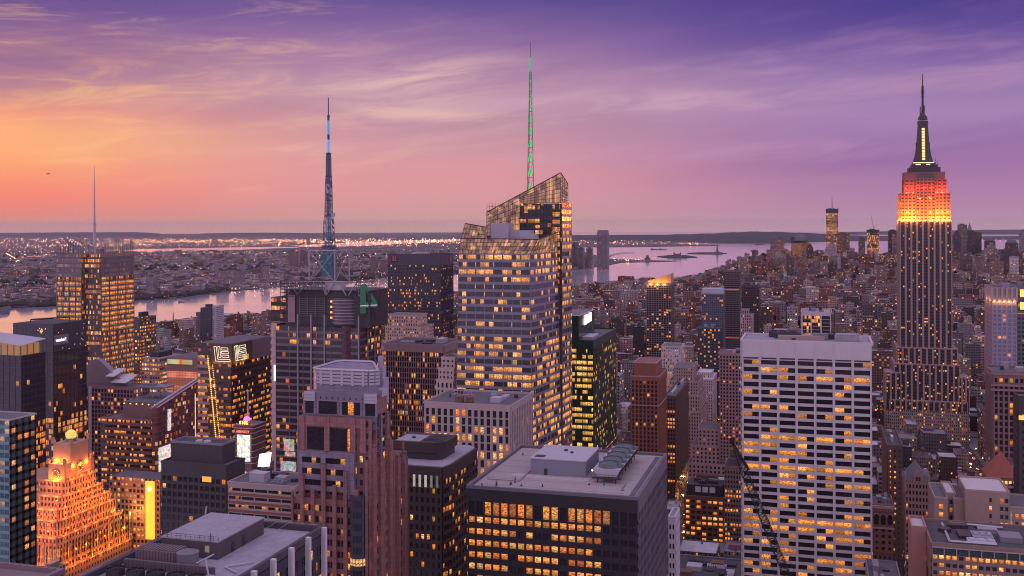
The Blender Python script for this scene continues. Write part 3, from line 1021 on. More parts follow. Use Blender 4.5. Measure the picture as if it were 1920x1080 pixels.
# ---- granite postmodern tower ---------------------------------------------------------------
def build_granite():
 Y = 318.0
 X = lambda px, py=800: HX(px, Y, py)
 Zf = lambda py, xm=-160: HZ(py, xm, Y)
 xa, xb = X(548), X(690); D = 34.0
 b = Bld('office_tower', 'pink granite stepped tower with grey louvred crown and slim corner pinnacles', 'office tower', (xa + xb) / 2, Y + D / 2)
 wm = winmat(2.2, 1.1, 1.0, (0.02, 0.018, 0.026)); wm1 = winmat(40, 0, 1.1, (0.02, 0.018, 0.026))
 core = facade((0.20, 0.11, 0.11), 2.2, 3.9, .5, .5, .12)
 gcore = facade((0.20, 0.18, 0.24), 2.2, 3.9, .2, .2, .0)
 gm, pm = MB(), MB()            # granite, grey panels
 # lower shaft
 zL = Zf(935)
 mb = MB(); mb.box(xa, xb, Y, Y + D, 0, zL)
 # mid shaft (granite shoulders), upper, crown
 m0, m1 = X(557), X(688); zM = Zf(783)
 mr = HX(722, Y + D - 1, 800)
 mb.prism([(m0, Y + 1.2), (m1, Y + 1.2), (m1, Y + 17), (mr, Y + D - 1), (m0, Y + D - 1)], zL, zM)
 mb.box(xb - 9, xb - .02, Y + 18, Y + D, zL, HZ(852, xb, Y + 28))
 b.add('wall', mb, core)
 u0, u1 = X(562), X(699); zU = Zf(738)
 ub_ = HX(700, Y + D - 2, 740)
 mb = MB(); mb.prism([(u0 + .5, Y + 3.5), (u1, Y + 3.5), (ub_, Y + D - 2), (u0 + .5, Y + D - 2)], zM - 4, zU)
 b.add('upper_wall', mb, gcore)
 c0, c1 = HX(583, Y + 6, 700), HX(704, Y + 6, 700); zC = HZ(695, -158, Y + 6); cb = HX(705, Y + D - 6, 700)
 wg = HZ(742, -146, Y + 14)
 mb = MB(); mb.box(X(684), m1, Y + 8, Y + 16.8, zM - 1, wg)
 w_ = b.add('rear_wing', mb, GRANITE)
 mb = MB(); mb.prism([(m1 - 4, Y + 12), (m1 + .3, Y + 12), (m1 + .3, Y + 17), (m1 - 4, Y + 17)], wg, wg + 2.4)
 b.add('louvre_band', mb, plain((0.42, 0.39, 0.46), .5, .12, .2))
 # crown with rounded corners
 mb = MB()
 pts = [(c0, Y + 8), (c0 + 2, Y + 6), (c1 - 2.4, Y + 6), (c1 - .7, Y + 6.8), (c1, Y + 8.6), (cb, Y + D - 8), (cb - 2, Y + D - 6), (c0 + 2, Y + D - 6), (c0, Y + D - 8)]
 mb.prism(pts, zU - 1, zC)
 b.add('crown', mb, GREYPANEL)
 # louvre bands round the crown
 lv = MB()
 fcs = [Face((c0 + 2, Y + 6), (c1 - 2.4, Y + 6), zU, zC), Face((c1, Y + 8.6), (cb, Y + D - 8), zU, zC), Face((c1 - 2.4, Y + 6), (c1 - .7, Y + 6.8), zU, zC), Face((c1 - .7, Y + 6.8), (c1, Y + 8.6), zU, zC)]
 for fc in fcs:
  hb = 4.6 / fc.H
  for k in range(4):
   fc.slab(lv, .02, .98, 1 - hb + hb * (k + .1) / 4, 1 - hb + hb * (k + .75) / 4, .0, .45)
  nb = 5 if fc.W > 8 else 0
  for k in range(nb):
   fc.slab(lv, (k + .38) / nb, (k + .62) / nb, 1 - hb * 1.06, 1.0 + .01, .0, .55)
 for p, q in zip(pts, pts[1:] + pts[:1]): lv.bar((*p, zC + .3), (*q, zC + .3), .5)
 b.add('louvre_band', lv, plain((0.42, 0.39, 0.46), .5, .12, .2))
 # upper: louvre shoulder bands and the big dark windows
 for (p0, p1) in ((562, 583), (676, 700)):
  sh = MB()
  f_ = Face((X(p0), Y + 3.3), (X(p1), Y + 3.3), zM, zU)
  hb = 3.2 / f_.H
  for k in range(3):
   f_.slab(sh, 0, 1, 1 - hb + hb * (k + .1) / 3, 1 - hb + hb * (k + .7) / 3, 0, .5)
  f_.slab(sh, 0, 1, 1 - hb, 1, 0, .3)
  b.add('louvre_band', sh, plain((0.42, 0.39, 0.46), .5, .12, .2))
 fu = Face((u0 + .5, Y + 3.5), (u1, Y + 3.5), zM, zU)
 for (p0, p1) in ((564, 580), (589, 624), (633, 668), (677, 696)):
  ua, ub = (X(p0) - fu.A.x) / fu.W, (X(p1) - fu.A.x) / fu.W
  p, uv = fu.pane(ua, ub, .08, .62, .05)
  b.wins.append(dict(p=p, uv=uv, wr=R.random(), lit=.1, m=winmat(2.2, 1.4, .8), pri=0))
  q = MB(); fu.slab(q, ua - .03, ua, .04, .66, 0, .3); fu.slab(q, ub, ub + .03, .04, .66, 0, .3)
  fu.slab(q, ua, ub, .62, .66, 0, .25); fu.slab(q, ua, ub, .04, .08, 0, .25); b.add('window_surround', q, GREYPANEL)
 # mid shaft front: granite frame, two big dark windows, then a grey bay with window bands
 fm = Face((m0, Y + 1.2), (m1, Y + 1.2), zL, zM)
 U = lambda px: (X(px) - fm.A.x) / fm.W
 V = lambda py: (Zf(py) - zL) / fm.H
 for (p0, p1) in ((573, 606), (616, 654)):
  p, uv = fm.pane(U(p0), U(p1), V(845), V(803), .05)
  b.wins.append(dict(p=p, uv=uv, wr=R.random(), lit=.12, m=winmat(1.6, 1.3, .9), pri=0))
  fm.slab(gm, U(p0) - .02, U(p0), V(848), V(800), 0, .4); fm.slab(gm, U(p1), U(p1) + .02, V(848), V(800), 0, .4)
 fm.slab(gm, 0, U(676), V(800), 1, 0, .5)
 for pc in (565, 611, 660, 679):
  fm.slab(gm, U(pc) - .035, U(pc) + .035, V(846), min(1.03, V(782)), .0, .75)
 # grey bay
 fm.slab(pm, U(560), U(664), V(858), V(847), 0, 1.3)
 for py in (877, 898, 919):
  fm.slab(pm, U(563), U(662), V(py + 2), V(py - 8), 0, 1.2)
  for (p0, p1) in ((566, 601), (610, 647)):
   for k in range(4):
    q0 = p0 + (p1 - p0) * k / 4; q1 = q0 + (p1 - p0) / 4 - .8
    p, uv = fm.pane(U(q0), U(q1), V(py - 8), V(py - 20), .9)
    b.wins.append(dict(p=p, uv=uv, wr=R.random(), lit=1.0 if R.random() < .18 else 0, m=wm1, pri=0))
 for p0, p1 in ((560, 566), (601, 610), (647, 664)):
  fm.slab(pm, U(p0), U(p1), V(934), V(858), 0, 1.3)
 # right face of mid shaft
 fr_ = Face((m1, Y + 1.2), (m1, Y + 17), zL, zM)
 for k in range(12):
  v = 1 - (k + 1) * 3.9 / fr_.H
  if v < 0.02: break
  for (a, c, m_) in ((.05, .22, wm), (.34, .52, wm), (.62, .86, wm)):
   p, uv = fr_.pane(a, c, v, v + 2.1 / fr_.H, .05)
   b.wins.append(dict(p=p, uv=uv, wr=R.random(), lit=.2, m=m_, pri=1))
 for a, w_, h_ in ((.0, .05, 1), (.24, .09, 1.04), (.54, .07, 1.02), (.88, .12, 1)):
  fr_.slab(gm if a != .54 else pm, a, a + w_, 0, h_, 0, .9)
 # lower shaft: pilasters standing above the wall head, panes between
 fl = Face((xa, Y), (xb, Y), 60, zL); frr = Face((xb, Y), (xb, Y + D), 60, zL)
 nb = 7
 for fc, nbb, sd_ in ((fl, nb, 3), (frr, 8, 4)):
  grid_facade(b, fc, nbb * 2, round((zL - 60) / 3.9), gm, wm1, .25, 1.7, .12, .1, None, .15 if sd_ == 4 else .22, sd_, top=2.2, pri=2 if sd_ == 4 else 1)
  for k in range(nbb + 1):
   uu = k / nbb; w_ = .62 / fc.W
   hh = [2, 8, 3, 12, 5, 10, 4, 14, 8][k % 9] / fc.H
   fc.slab(gm, max(0, uu - w_), min(1, uu + w_), 0, 1 + hh, 0.0, 1.1 if sd_ == 3 else .5)
 b.add('pilaster', gm, GRANITE); b.add('spandrel', pm, GREYPANEL)
 # curved bay at the right of the front
 mb = MB(); cxr = xb - 3.6
 mb.cone((cxr, Y + .6), 3.0, 3.0, 60, zL + 2, 16)
 bay = b.add('bay', mb, facade((0.05, 0.05, 0.07), 1.2, 3.9, .82, .6, .22, S=1.0))
 # slim corner pinnacles and the pale stair shaft at the rear
 x_r = xb
 for k, (px, w_, top_, dy_, mat_) in enumerate(((705, 1.3, 838, 3, GRANITE), (715, 1.2, 856, 9, GRANITE), (729, 1.3, 826, 17, GRANITE), (742, 1.2, 858, 24, GRANITE), (752, 1.1, 866, 30, GRANITE))):
  yy = Y + dy_
  zz = HZ(top_, x_r, yy)
  mb = MB(); mb.box(x_r - .2, x_r + 1.3, yy - w_, yy + w_, 60, zz)
  mb.box(x_r + .1, x_r + 1.0, yy - w_ * .6, yy + w_ * .6, zz, zz + 1.0)
  b.add('pinnacle', mb, mat_)
 yy = Y + D - 6
 for k, (w0, top_) in enumerate(((2.6, 712), (1.9, 690), (1.2, 670))):
  xs = HX(705, yy, 720); mb = MB(); zz = HZ(top_, x_r - 4, yy)
  mb.box(xs, xs + w0 + .3, yy + k * .9, yy + 5 - k * .9, zM if k == 0 else HZ((712, 690)[k - 1], x_r - 4, yy), zz)
  b.add('stair_shaft', mb, plain((0.36, 0.34, 0.42), .5, .12, .2))
 b.finish(); reg(xa, xb + 2, Y, Y + D, 1080)


build_granite()


# ---- white travertine slab ---------------------------------------------------------------------
def build_white_slab():
 Y, D = 560.0, 34.0
 x0, x1 = HX(1391, Y, 660), HX(1634.5, Y, 660); y0, y1 = Y, Y + D
 z1 = HZ(643, (x0 + x1) / 2, Y); zb = 55.0
 b = Bld('office_tower', 'broad white stone slab tower with seven bays and ribbon windows, half of them lit', 'office tower', (x0 + x1) / 2, Y + D / 2)
 core = facade((0.40, 0.36, 0.40), 2.5, 3.9, .8, .5, .3)
 shell(b, x0, x1, y0, y1, 0, z1, core, ROOF_PALE)
 mb = MB()
 fc = front(x0, x1, y0, zb, z1)
 wm = winmat(4.4, 0, 1.1, (0.012, 0.011, 0.015), tint=(1, .36, .06)); 
 topm = 8.0
 rr = random.Random(21)
 nf = round((z1 - topm - 1.4 - zb) / 3.92)
 lv = {}

 def lit(r, c):
  k = nf - 1 - r
  band = [.22, .45, .5, .12, .35, .1, .22, .35, .12, .2, .6, .75, .8, .35, .4, .2, .6, .15, .6, .3, .35, .8, .75, .6, .35, .3, .45, .5, .3, .4][k % 30]
  return max(0, min(1, band * .85 + rr.uniform(-.3, .3)))
 grid_facade(b, fc, 7, nf, mb, wm, 1.25, 1.5, .95, .4, None, lit, 5, top=topm + 1.4)
 # shade of the slit below the crown, put on as dark raised strips
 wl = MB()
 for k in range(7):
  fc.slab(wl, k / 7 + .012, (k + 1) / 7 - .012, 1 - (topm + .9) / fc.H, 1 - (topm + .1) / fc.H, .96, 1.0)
 b.add('slit_shade_strip', wl, METAL_DARK)
 for k in range(8):
  u = k / 7; fc.slab(mb, max(0, u - .004), min(1, u + .004), 1 - topm / fc.H, 1, .96, 1.16)
 grid_facade(b, left(x0, y0, y1, zb, z1), 4, nf, mb, wm, 1.2, 1.55, .75, .45, None, .3, 6, top=topm + 1.4, pri=3)
 b.add('facade_frame', mb, STONE_WHITE)
 frame_box(b, x0, x1, y0, y1, z1, STONE_WHITE, 1.0, 1.0, .78)
 roof_kit(b, x0 + 2, x1 - 2, y0 + 3, y1 - 2, z1 + .12, 3, 12, [METAL_GREY, METAL_DARK, TAN, ROOF_PALE], 4.2)
 mb = MB(); mb.box(x0 + 18, x0 + 42, y0 + 12, y0 + 22, z1 + .12, z1 + 2.2); b.add('duct', mb, TAN)
 tank(b, x1 - 9, y0 + 20, z1 + .1, 2.2, 3.0, legs=.6)
 b.finish(); reg(x0, x1, y0, y1, 1080)


build_white_slab()


# ---- faceted glass tower with green spire ----------------------------------------------------------
def build_crystal():
 Y0, Y1, Y2 = 575.0, 622.0, 643.0
 b = Bld('glass_tower', 'tallest faceted pale glass tower with slanted glass crown and green lit spire', 'skyscraper', -176, 610)
 wm = winmat(2.6, 1.3, 1.25, (0.03, 0.032, 0.045), tint=(1, .42, .09)); dark = winmat(2.6, 1.3, 1.0, (0.022, 0.022, 0.03))
 fr = MB(); scr = MB(); gl = MB()
 XL = lambda py: HX(848 + (730 - py) * .047 if py < 730 else 848, Y0, py)
 # front mass: leans in a little on the left; the right face splays outward toward the ground
 zt = HZ(476, -178, Y0); zb = 60.0
 A, B = (HX(846, Y0, 800), Y0), (HX(1003, Y0, 800), Y0)
 A2, B2 = (HX(858, Y0, 480), Y0 + 2), (HX(992, Y0, 480), Y0 + 2)
 C, C2 = (-148.5, Y1), (-153, Y1)
 mb = MB()
 lo = [(*A, 0), (*B, 0), (*C, 0), (C[0], Y2, 0), (A[0], Y2, 0)]
 hi = [(*A2, zt), (*B2, zt), (*C2, zt), (C2[0], Y2, zt), (A2[0], Y2, zt)]
 mb.loft(lo, hi)
 b.add('wall', mb, facade((0.20, 0.20, 0.26), 2.6, 4.4, .8, .5, .3))
 ff = Face(A, B, zb, zt, A2, B2); rf = Face(B, C, zb, zt, B2, C2)
 # recompute so the lean matches between zb and zt
 k = zb / zt
 lerp2 = lambda p, q: (p[0] + (q[0] - p[0]) * k, p[1] + (q[1] - p[1]) * k)
 ff = Face(lerp2(A, A2), lerp2(B, B2), zb, zt, A2, B2); rf = Face(lerp2(B, B2), lerp2(C, C2), zb, zt, B2, C2)
 nf = round((zt - zb) / 4.35)
 rr = random.Random(12)
 rowp = {}

 def lit(r, c):
  kk = nf - 1 - r
  if kk not in rowp:
   rowp[kk] = [.55, .5, .8, .6, .25, .2, .3, .28, .3, .35, .12, .4, .6, .75, .6, .7, .8, .85, .6, .7, .8, .75, .7, .8][kk % 24]
  return max(0, min(1, rowp[kk] * .9 + rr.uniform(-.4, .3)))
 grid_facade(b, ff, 8, nf, fr, wm, .35, 1.6, .16, .22, None, lit, 31, top=.6)
 grid_facade(b, rf, 8, nf, fr, wm, .35, 1.6, .16, .22, None, lit, 32, top=.6, pri=1)
 b.add('facade_frame', fr, plain((0.20, 0.185, 0.245), .35, .12, .1))
 # glass screen crown of the front mass
 zs = HZ(447, -178, Y0); zl = HZ(419, -203, Y0)
 sm = MB(); smf = MB()
 A3 = (HX(868, Y0, 419), Y0 + 4); mid_ = (HX(905, Y0, 445), Y0 + 3); mid2 = (HX(912, Y0, 445), Y0 + 3); B3 = (HX(1005, Y0, 447), Y0 + 3); C3 = (-152.5, Y1 - 2)
 SCREEN = screenmat()

 def screen(P0, P1, z0, za, zc, P2=None, P3=None, nx=10, nz=6):
  f_ = Face(P0, P1, z0, za, P2, P3, zc)
  p, uv = f_.pane(0, 1, 0, 1, 0.0)
  sm.face(p, uv, 0, .3, .6)
  q, uvb = [f_.P(1, 0, -.3), f_.P(0, 0, -.3), f_.P(0, 1, -.3), f_.P(1, 1, -.3)], None
  sm.face(q, uvb, 0, .3, .6)
  for i in range(nx + 1):
   smf.bar(f_.P(i / nx, 0, .12), f_.P(i / nx, 1, .12), .11)
  for j in range(nz + 1):
   smf.bar(f_.P(0, j / nz, .12), f_.P(1, j / nz, .12), .13)
  smf.bar(f_.P(0, 1, .1), f_.P(1, 1, .1), .3)
 screen(A2, B2, zt, zs, HZ(449, -155, Y0), (HX(861, Y0, 447), Y0 + 3), B3, 22, 4)
 screen(B2, C2, zt, HZ(449, -155, Y0), HZ(436, -152.5, Y1), B3, C3, 10, 4)
 screen((HX(861, Y0, 447), Y0 + 3), mid_, zs, zl, HZ(426, -198, Y0), A3, (HX(908, Y0, 426), Y0 + 4), 7, 3)
 # rear tall mass
 xl, xr = HX(913, Y1, 430), HX(1052, Y1, 430)
 zR0 = HZ(398, xl, Y1); zR1 = HZ(324, xr, Y1); zd = HZ(440, xl, Y1)
 mb = MB(); mb.box(xl, xr + .5, Y1, Y2, 0, HZ(414, -170, Y1)); mb.box(HX(975, Y1, 400), xr + .5, Y1 + .01, Y2, HZ(414, -170, Y1), HZ(382, -150, Y1))
 b.add('rear_wall', mb, facade((0.05, 0.05, 0.065), 2.6, 4.35, .8, .55, .2))
 zscr = HZ(380, -150, Y1)
 f_l = Face((xl, Y1 - .6), (xr, Y1 - .6), HZ(445, xl, Y1), zR0, None, (xr - .4, Y1 - .6), zR1)
 P = f_l.pane(0, 1, 0, 1, 0)
 # slanted screen with an opening of dark wall below right: built from three panels
 xm = HX(975, Y1, 400)
 um = (xm - xl) / (xr - xl)
 zm = zR0 + (zR1 - zR0) * um
 screen((xl, Y1 - .6), (xm, Y1 - .6), HZ(442, xl, Y1), zR0, zm, nx=9, nz=7)
 screen((xm, Y1 - .6), (xr, Y1 - .6), zscr, zm, zR1, nx=11, nz=6)
 # right edge screen and back
 screen((xr, Y1 - .6), (xr - .6, Y2), zscr, zR1, zR1 - 6, nx=4, nz=8)
 screen((xr - .6, Y2), (xl, Y2), zscr - 15, zR1 - 6, zR0 - 2, nx=16, nz=6)
 b.add('glass_screen', sm, SCREEN); b.add('screen_frame', smf, plain((0.045, 0.032, 0.04), .5, .1, .2))
 # dark face panes
 fd = Face((xl, Y1), (xr, Y1), HZ(505, -160, Y1), zscr)
 U = lambda px: (HX(px, Y1, 420) - xl) / (xr - xl)
 Vv = lambda py: (HZ(py, -160, Y1) - fd.zb) / fd.H
 warm = winmat(1.4, .9, 1.25, (0.03, 0.02, 0.02))
 for k in range(9):
  yy = 388 + k * 14.1
  p, uv = fd.pane(U(1036), U(1049.5), Vv(yy + 4), Vv(yy - 4), .08)
  b.wins.append(dict(p=p, uv=uv, wr=R.random(), lit=.97 if k != 5 and k != 0 else .5, m=warm, pri=0))
 for (p0, p1, yy) in ((979, 1012, 389), (958, 1012, 414), (912, 938, 425), (1000, 1012, 425)):
  p, uv = fd.pane(U(p0), U(p1), Vv(yy + 3.6), Vv(yy - 3.6), .08)
  b.wins.append(dict(p=p, uv=uv, wr=R.random(), lit=.9, m=warm, pri=0))
 gr = MB()
 for k in range(27):
  fd.slab(gr, k / 26 * .996, k / 26 * .996 + .003, 0, 1, .03, .2)
 for k in range(18):
  fd.slab(gr, 0, 1, k / 18, k / 18 + .006, .03, .16)
 b.add('mullion', gr, METAL_DARK)
 # right edge of the rear mass
 fe = Face((xr + .5, Y1), (-148.8, Y2), 60, zscr)
 ge = MB()
 grid_facade(b, fe, 4, round((zscr - 60) / 4.35), ge, wm, .3, 1.75, .15, .2, None, .5, 41, pri=2)
 b.add('facade_frame', ge, plain((0.20, 0.18, 0.22), .35, .12, .1))
 # plant boxes on the front roof
 for (p0, p1, t, bt, dy_) in ((920, 953, 418, 446, 9), (950, 994, 432, 448, 12), (975, 1002, 438, 449, 6)):
  yy = Y0 + dy_ + 12
  mb = MB(); mb.box(HX(p0, yy, 430), HX(p1, yy, 430), yy, yy + 9, zt, HZ(t, -170, yy))
  b.add('plant_box', mb, plain((0.34, 0.34, 0.43), .5, .1, .2))
 # spire: three legs, rings, diagonals, green floodlight inside put into glowing cones
 sx, sy = HX(993.5, 632, 350), 632.0
 z0, z1 = HZ(362, sx, sy), HZ(79, sx, sy)
 H_ = z1 - z0
 st, gn = MB(), []
 leg = lambda q, k: (sx + .35 * q * H_ * .02 + (2.3 * (1 - q) + .18) * cos(2 * pi * k / 3 + .5), sy + (2.3 * (1 - q) + .18) * sin(2 * pi * k / 3 + .5), z0 + H_ * q)
 qs = [0, .105, .205, .3, .385, .465, .54, .61, .675, .73, .80]
 for k in range(3):
  for qa, qb in zip(qs, qs[1:]):
   st.bar(leg(qa, k), leg(qb, k), .2)
   st.bar(leg(qa, k), leg(qb, (k + 1) % 3), .12)
  for q in qs:
   st.bar(leg(q, k), leg(q, (k + 1) % 3), .14)
 st.bar((sx + .35 * .8 * H_ * .02, sy, z0 + .8 * H_), (sx + .35 * H_ * .02, sy, z1), .22, 6)
 sp = b.add('spire', st, plain((0.16, 0.17, 0.17), .5, .1, .2))
 GREEN = glow((0.03, 1.0, 0.16), .85)
 for i, (qa, qb) in enumerate(zip(qs, qs[1:])):
  mb = MB(); c = (sx + .35 * qa * H_ * .02, sy)
  r0 = (2.3 * (1 - qa) + .18) * .62
  mb.cone(c, r0, r0 * .35, z0 + H_ * (qa + .008), z0 + H_ * (qa + (qb - qa) * .62), 8)
  b.add('green_glow_cone', mb, GREEN, sp)
 mb = MB(); mb.cone((sx + .35 * .8 * H_ * .02, sy), .42, .3, z0 + .805 * H_, z0 + .9 * H_, 8); b.add('green_glow_cone', mb, glow((0.03, .8, .2), .55), sp)
 b.finish(); reg(-206, -148, Y0, Y2, 880)


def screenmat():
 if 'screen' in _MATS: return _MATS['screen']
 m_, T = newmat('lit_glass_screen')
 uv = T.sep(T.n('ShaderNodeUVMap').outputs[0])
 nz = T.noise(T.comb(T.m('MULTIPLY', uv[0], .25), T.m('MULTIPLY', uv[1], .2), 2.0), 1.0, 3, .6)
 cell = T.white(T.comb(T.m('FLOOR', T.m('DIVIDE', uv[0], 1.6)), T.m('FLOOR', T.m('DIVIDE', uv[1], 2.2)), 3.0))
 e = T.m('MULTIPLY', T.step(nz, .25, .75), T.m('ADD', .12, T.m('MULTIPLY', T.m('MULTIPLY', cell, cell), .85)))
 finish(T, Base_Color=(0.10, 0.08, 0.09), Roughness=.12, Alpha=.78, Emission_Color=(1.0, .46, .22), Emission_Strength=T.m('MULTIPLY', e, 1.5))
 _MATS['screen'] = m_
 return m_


build_crystal()


# ---- tower with the tall blue lit mast, truss crown and green numeral sign --------------------------
def build_mast_tower():
 Y, D = 594.0, 33.0
 b = Bld('media_tower', 'dark glass tower with white roof trusses, green figure sign and a tall blue lit mast', 'skyscraper', -303, 610)
 X = lambda px, py=600, y=Y: HX(px, y, py)
 x0, x1 = X(517), X(674)
 Zf = lambda py, y=Y, x=-303: HZ(py, x, y)
 zA = Zf(613); zb = 70
 core = facade((0.05, 0.045, 0.06), 2.0, 4.2, .8, .55, .15)
 mb = MB(); mb.box(x0, x1, Y, Y + D, 0, zA); b.add('wall', mb, core)
 fr = MB()
 wm = winmat(2.2, 1.1, 1.15, (0.03, 0.025, 0.035))
 nf = round((zA - zb) / 4.15)
 grid_facade(b, front(x0, x1, Y, zb, zA), 6, nf, fr, wm, .35, 1.5, .3, .14, None, .14, 51, floorvar=.9)
 grid_facade(b, right(x1, Y, Y + D, zb, zA), 3, nf, fr, wm, .35, 1.5, .3, .14, None, .25, 52, pri=1)
 b.add('facade_frame', fr, plain((0.13, 0.115, 0.15), .4, .15, .2))
 # pilasters running up the shaft
 pl = MB()
 for px in (559, 584, 609, 673):
  u = X(px); pl.box(u - .45, u + .45, Y - .9, Y - .31, zb, Zf(590))
 for yy in (Y + 11, Y + 22):
  pl.box(x1 + .31, x1 + .9, yy - .45, yy + .45, zb, Zf(575))
 b.add('pilaster', pl, plain((0.24, 0.22, 0.27), .5, .1, .2))
 # dark red curved glass strip and left stripes
 mb = MB(); mb.cone((X(649), Y + 2.2), 3.9, 3.9, zb, zA + 1, 14); b.add('glass_bay', mb, facade((0.11, 0.045, 0.06), 1.6, 4.15, .7, .5, .08))
 # upper plant block
 zB = Zf(545); x2, x3 = X(531), X(690)
 mb = MB(); mb.box(x2, x3, Y + 3, Y + D - 2, zA, zB); b.add('plant_wall', mb, plain((0.045, 0.042, 0.055), .5, .3, .3))
 lou = MB()
 fl = Face((X(558), Y + 2.6), (X(607), Y + 2.6), Zf(594), Zf(557))
 for k in range(9):
  fl.slab(lou, 0, 1, k / 9, k / 9 + .035, 0, .4)
 for k in (0, .3, .62, .97):
  fl.slab(lou, k, k + .025, 0, 1, 0, .5)
 b.add('louvre_panel', lou, plain((0.12, 0.12, 0.15), .5, .1, .2))
 st = MB(); f2 = Face((X(537), Y + 2.5), (X(550), Y + 2.5), Zf(606), Zf(554))
 f2.slab(st, 0, 1, 0, 1, -.1, .2)
 for k in range(12):
  f2.slab(st, 0, 1, k / 12, k / 12 + .055, 0, .5)
 b.add('striped_panel', st, plain((0.32, 0.22, 0.26), .6, .1, .2))
 # drum
 cx, cy = X(650, 590, Y + 9), Y + 9
 zd0, zd1 = Zf(606, cy), Zf(556, cy)
 mb = MB(); mb.cone((cx, cy), 9.6, 9.6, zd0, zd1, 32); dr = b.add('drum', mb, plain((0.085, 0.07, 0.095), .25, .2, .2), smooth=False)
 mb = MB()
 for k in range(8):
  z = zd0 + (zd1 - zd0) * (k + .6) / 8.5
  lo, hi = [], []
  for i in range(14):
   a = pi * (1.28 + .54 * i / 13)
   lo.append((cx + 9.8 * cos(a), cy + 9.8 * sin(a), z)); hi.append((cx + 9.8 * cos(a), cy + 9.8 * sin(a), z + .35))
  for i in range(13):
   mb.face([lo[i], lo[i + 1], hi[i + 1], hi[i]])
 b.add('glass_ribs', mb, plain((0.42, 0.34, 0.42), .3, .1, .2), dr)
 for k in range(4):
  z = zd0 + (zd1 - zd0) * (.22 + k * .2); a = pi * 1.23
  mb = MB(); mb.box(cx + 9.7 * cos(a) - .8, cx + 9.7 * cos(a) + .6, cy + 9.7 * sin(a) - .5, cy + 9.7 * sin(a), z, z + 1.2); b.add('lamp', mb, glow((1, .42, .1), 1.6), dr)
 # white chevron truss ring and sign frames at the corners
 wt = MB(); WHITE = plain((0.30, 0.27, 0.33), .5, .08, .2)
 yt = Y + .8
 zt0, zt1 = Zf(553, yt), Zf(528, yt)
 for a, c in (((540, zt1), (690, zt1)), ((540, zt0), (543, zt1)), ((672, zt0), (672, zt1)), ((543, zt1), (556, zt0)), ((556, zt0), (579, zt1)), ((600, zt1), (610, zt0)), ((610, zt1), (610, zt0)),
                 ((610, zt0), (628, zt1)), ((633, zt1), (648, zt0)), ((652, zt0), (669, zt1)), ((672, zt0), (676, zt0))):
  wt.bar((X(a[0]), yt, a[1]), (X(c[0]), yt, c[1]), .42)
 ro = MB(); ro.box(X(531), X(692), Y + 1.5, Y + D, zB, zB + .6)
 b.add('roof', ro, ROOF_TAR)
 mb = MB(); mb.box(X(607), X(637), Y + 2.2, Y + 9, zB, Zf(528)); b.add('penthouse', mb, METAL_PALE)
 # upper cube of white tubes that carries the mast
 q0, q1, ya, yb = X(580, 500, Y + 9), X(627.5, 500, Y + 9), Y + 9, Y + 24
 q2 = q1 + (X(655, 500, Y + 9) - q1) * 1.0
 zc0, zc1 = zt1 - 1, Zf(470, Y + 9)
 cs = [(X(580, 500, ya), ya), (X(627.5, 500, ya), ya), (X(655, 500, yb), yb), (X(606, 500, yb), yb)]
 for i in range(4):
  p, q = cs[i], cs[(i + 1) % 4]
  wt.bar((*p, zc0), (*p, zc1), .55); wt.bar((*p, zc1), (*q, zc1), .45)
  wt.bar((*p, zc1), (*q, zc0), .32); wt.bar((*p, zc0), (*q, zc1), .32)
 b.add('roof_truss', wt, WHITE)
 sg = MB()
 for (xa, ya_, xb_, yb_, zq0, zq1, nx, nz) in ((X(527), Y - .6, X(606), Y - .6, Zf(556), Zf(526), 11, 5), (X(527), Y + 9, X(527), Y - .6, Zf(590), Zf(526), 2, 8),
                                                   (x1 - 1.2, Y - 1.6, X(688) + 4.6, Y + 9.4, Zf(591), Zf(527), 6, 9)):
  f_ = Face((xa, ya_), (xb_, yb_), zq0, zq1)
  for i in range(nx + 1):
   sg.bar(f_.P(i / nx, 0), f_.P(i / nx, 1), .2)
  for j in range(nz + 1):
   sg.bar(f_.P(0, j / nz), f_.P(1, j / nz), .2)
 b.add('sign_frame', sg, METAL_DARK)
 # green figure sign
 f_ = Face((x1 - 1.2, Y - 1.6), (X(688) + 4.6, Y + 9.4), Zf(591), Zf(527))
 g = MB()
 zz = lambda t: t
 def poly(pts, d0, d1):
  lo = [f_.P(p[0], p[1], d0) for p in pts]; hi = [f_.P(p[0], p[1], d1) for p in pts]
  g.face(hi); n = len(pts)
  for i in range(n):
   g.face([lo[i], lo[(i + 1) % n], hi[(i + 1) % n], hi[i]])
 # figure as it reads in the picture: stem at left, slope to the right, bar
 poly([(.14, .08), (.38, .08), (.38, .24), (.14, .24)], .3, .9)
 poly([(.14, .24), (.85, .24), (.85, .40), (.14, .40)], .3, .9)
 poly([(.14, .40), (.38, .40), (.38, .93), (.24, .93), (.14, .88)], .3, .9)
 poly([(.38, .93), (.38, .72), (.66, .40), (.85, .40)], .3, .9)
 s4 = b.add('sign', g, glow((0.0, .22, .12), .28))
 dvec = (f_.B - f_.A).normalized()
 ang = atan2(dvec.y, dvec.x)
 rot = Matrix.Rotation(ang, 3, 'Z') @ Matrix.Rotation(pi / 2, 3, 'X')
 lettering('smapl.com', 1.5, glow((.75, .8, .85), .7), Vector(f_.P(.5, .31, 1.05)), rot, False, .05, b, s4, width=f_.W * .72)
 # mast
 mx, my = X(616, 300, Y + 16), Y + 16
 Zm = lambda py: HZ(py, mx, my)
 ms = MB(); bl = MB(); px2m = depth(mx, my) / F
 lat = [(520, 34), (470, 30), (462, 16), (436, 15), (418, 14.5), (404, 11), (345, 9.5), (330, 7.5), (295, 7.0), (288, 5.0)]
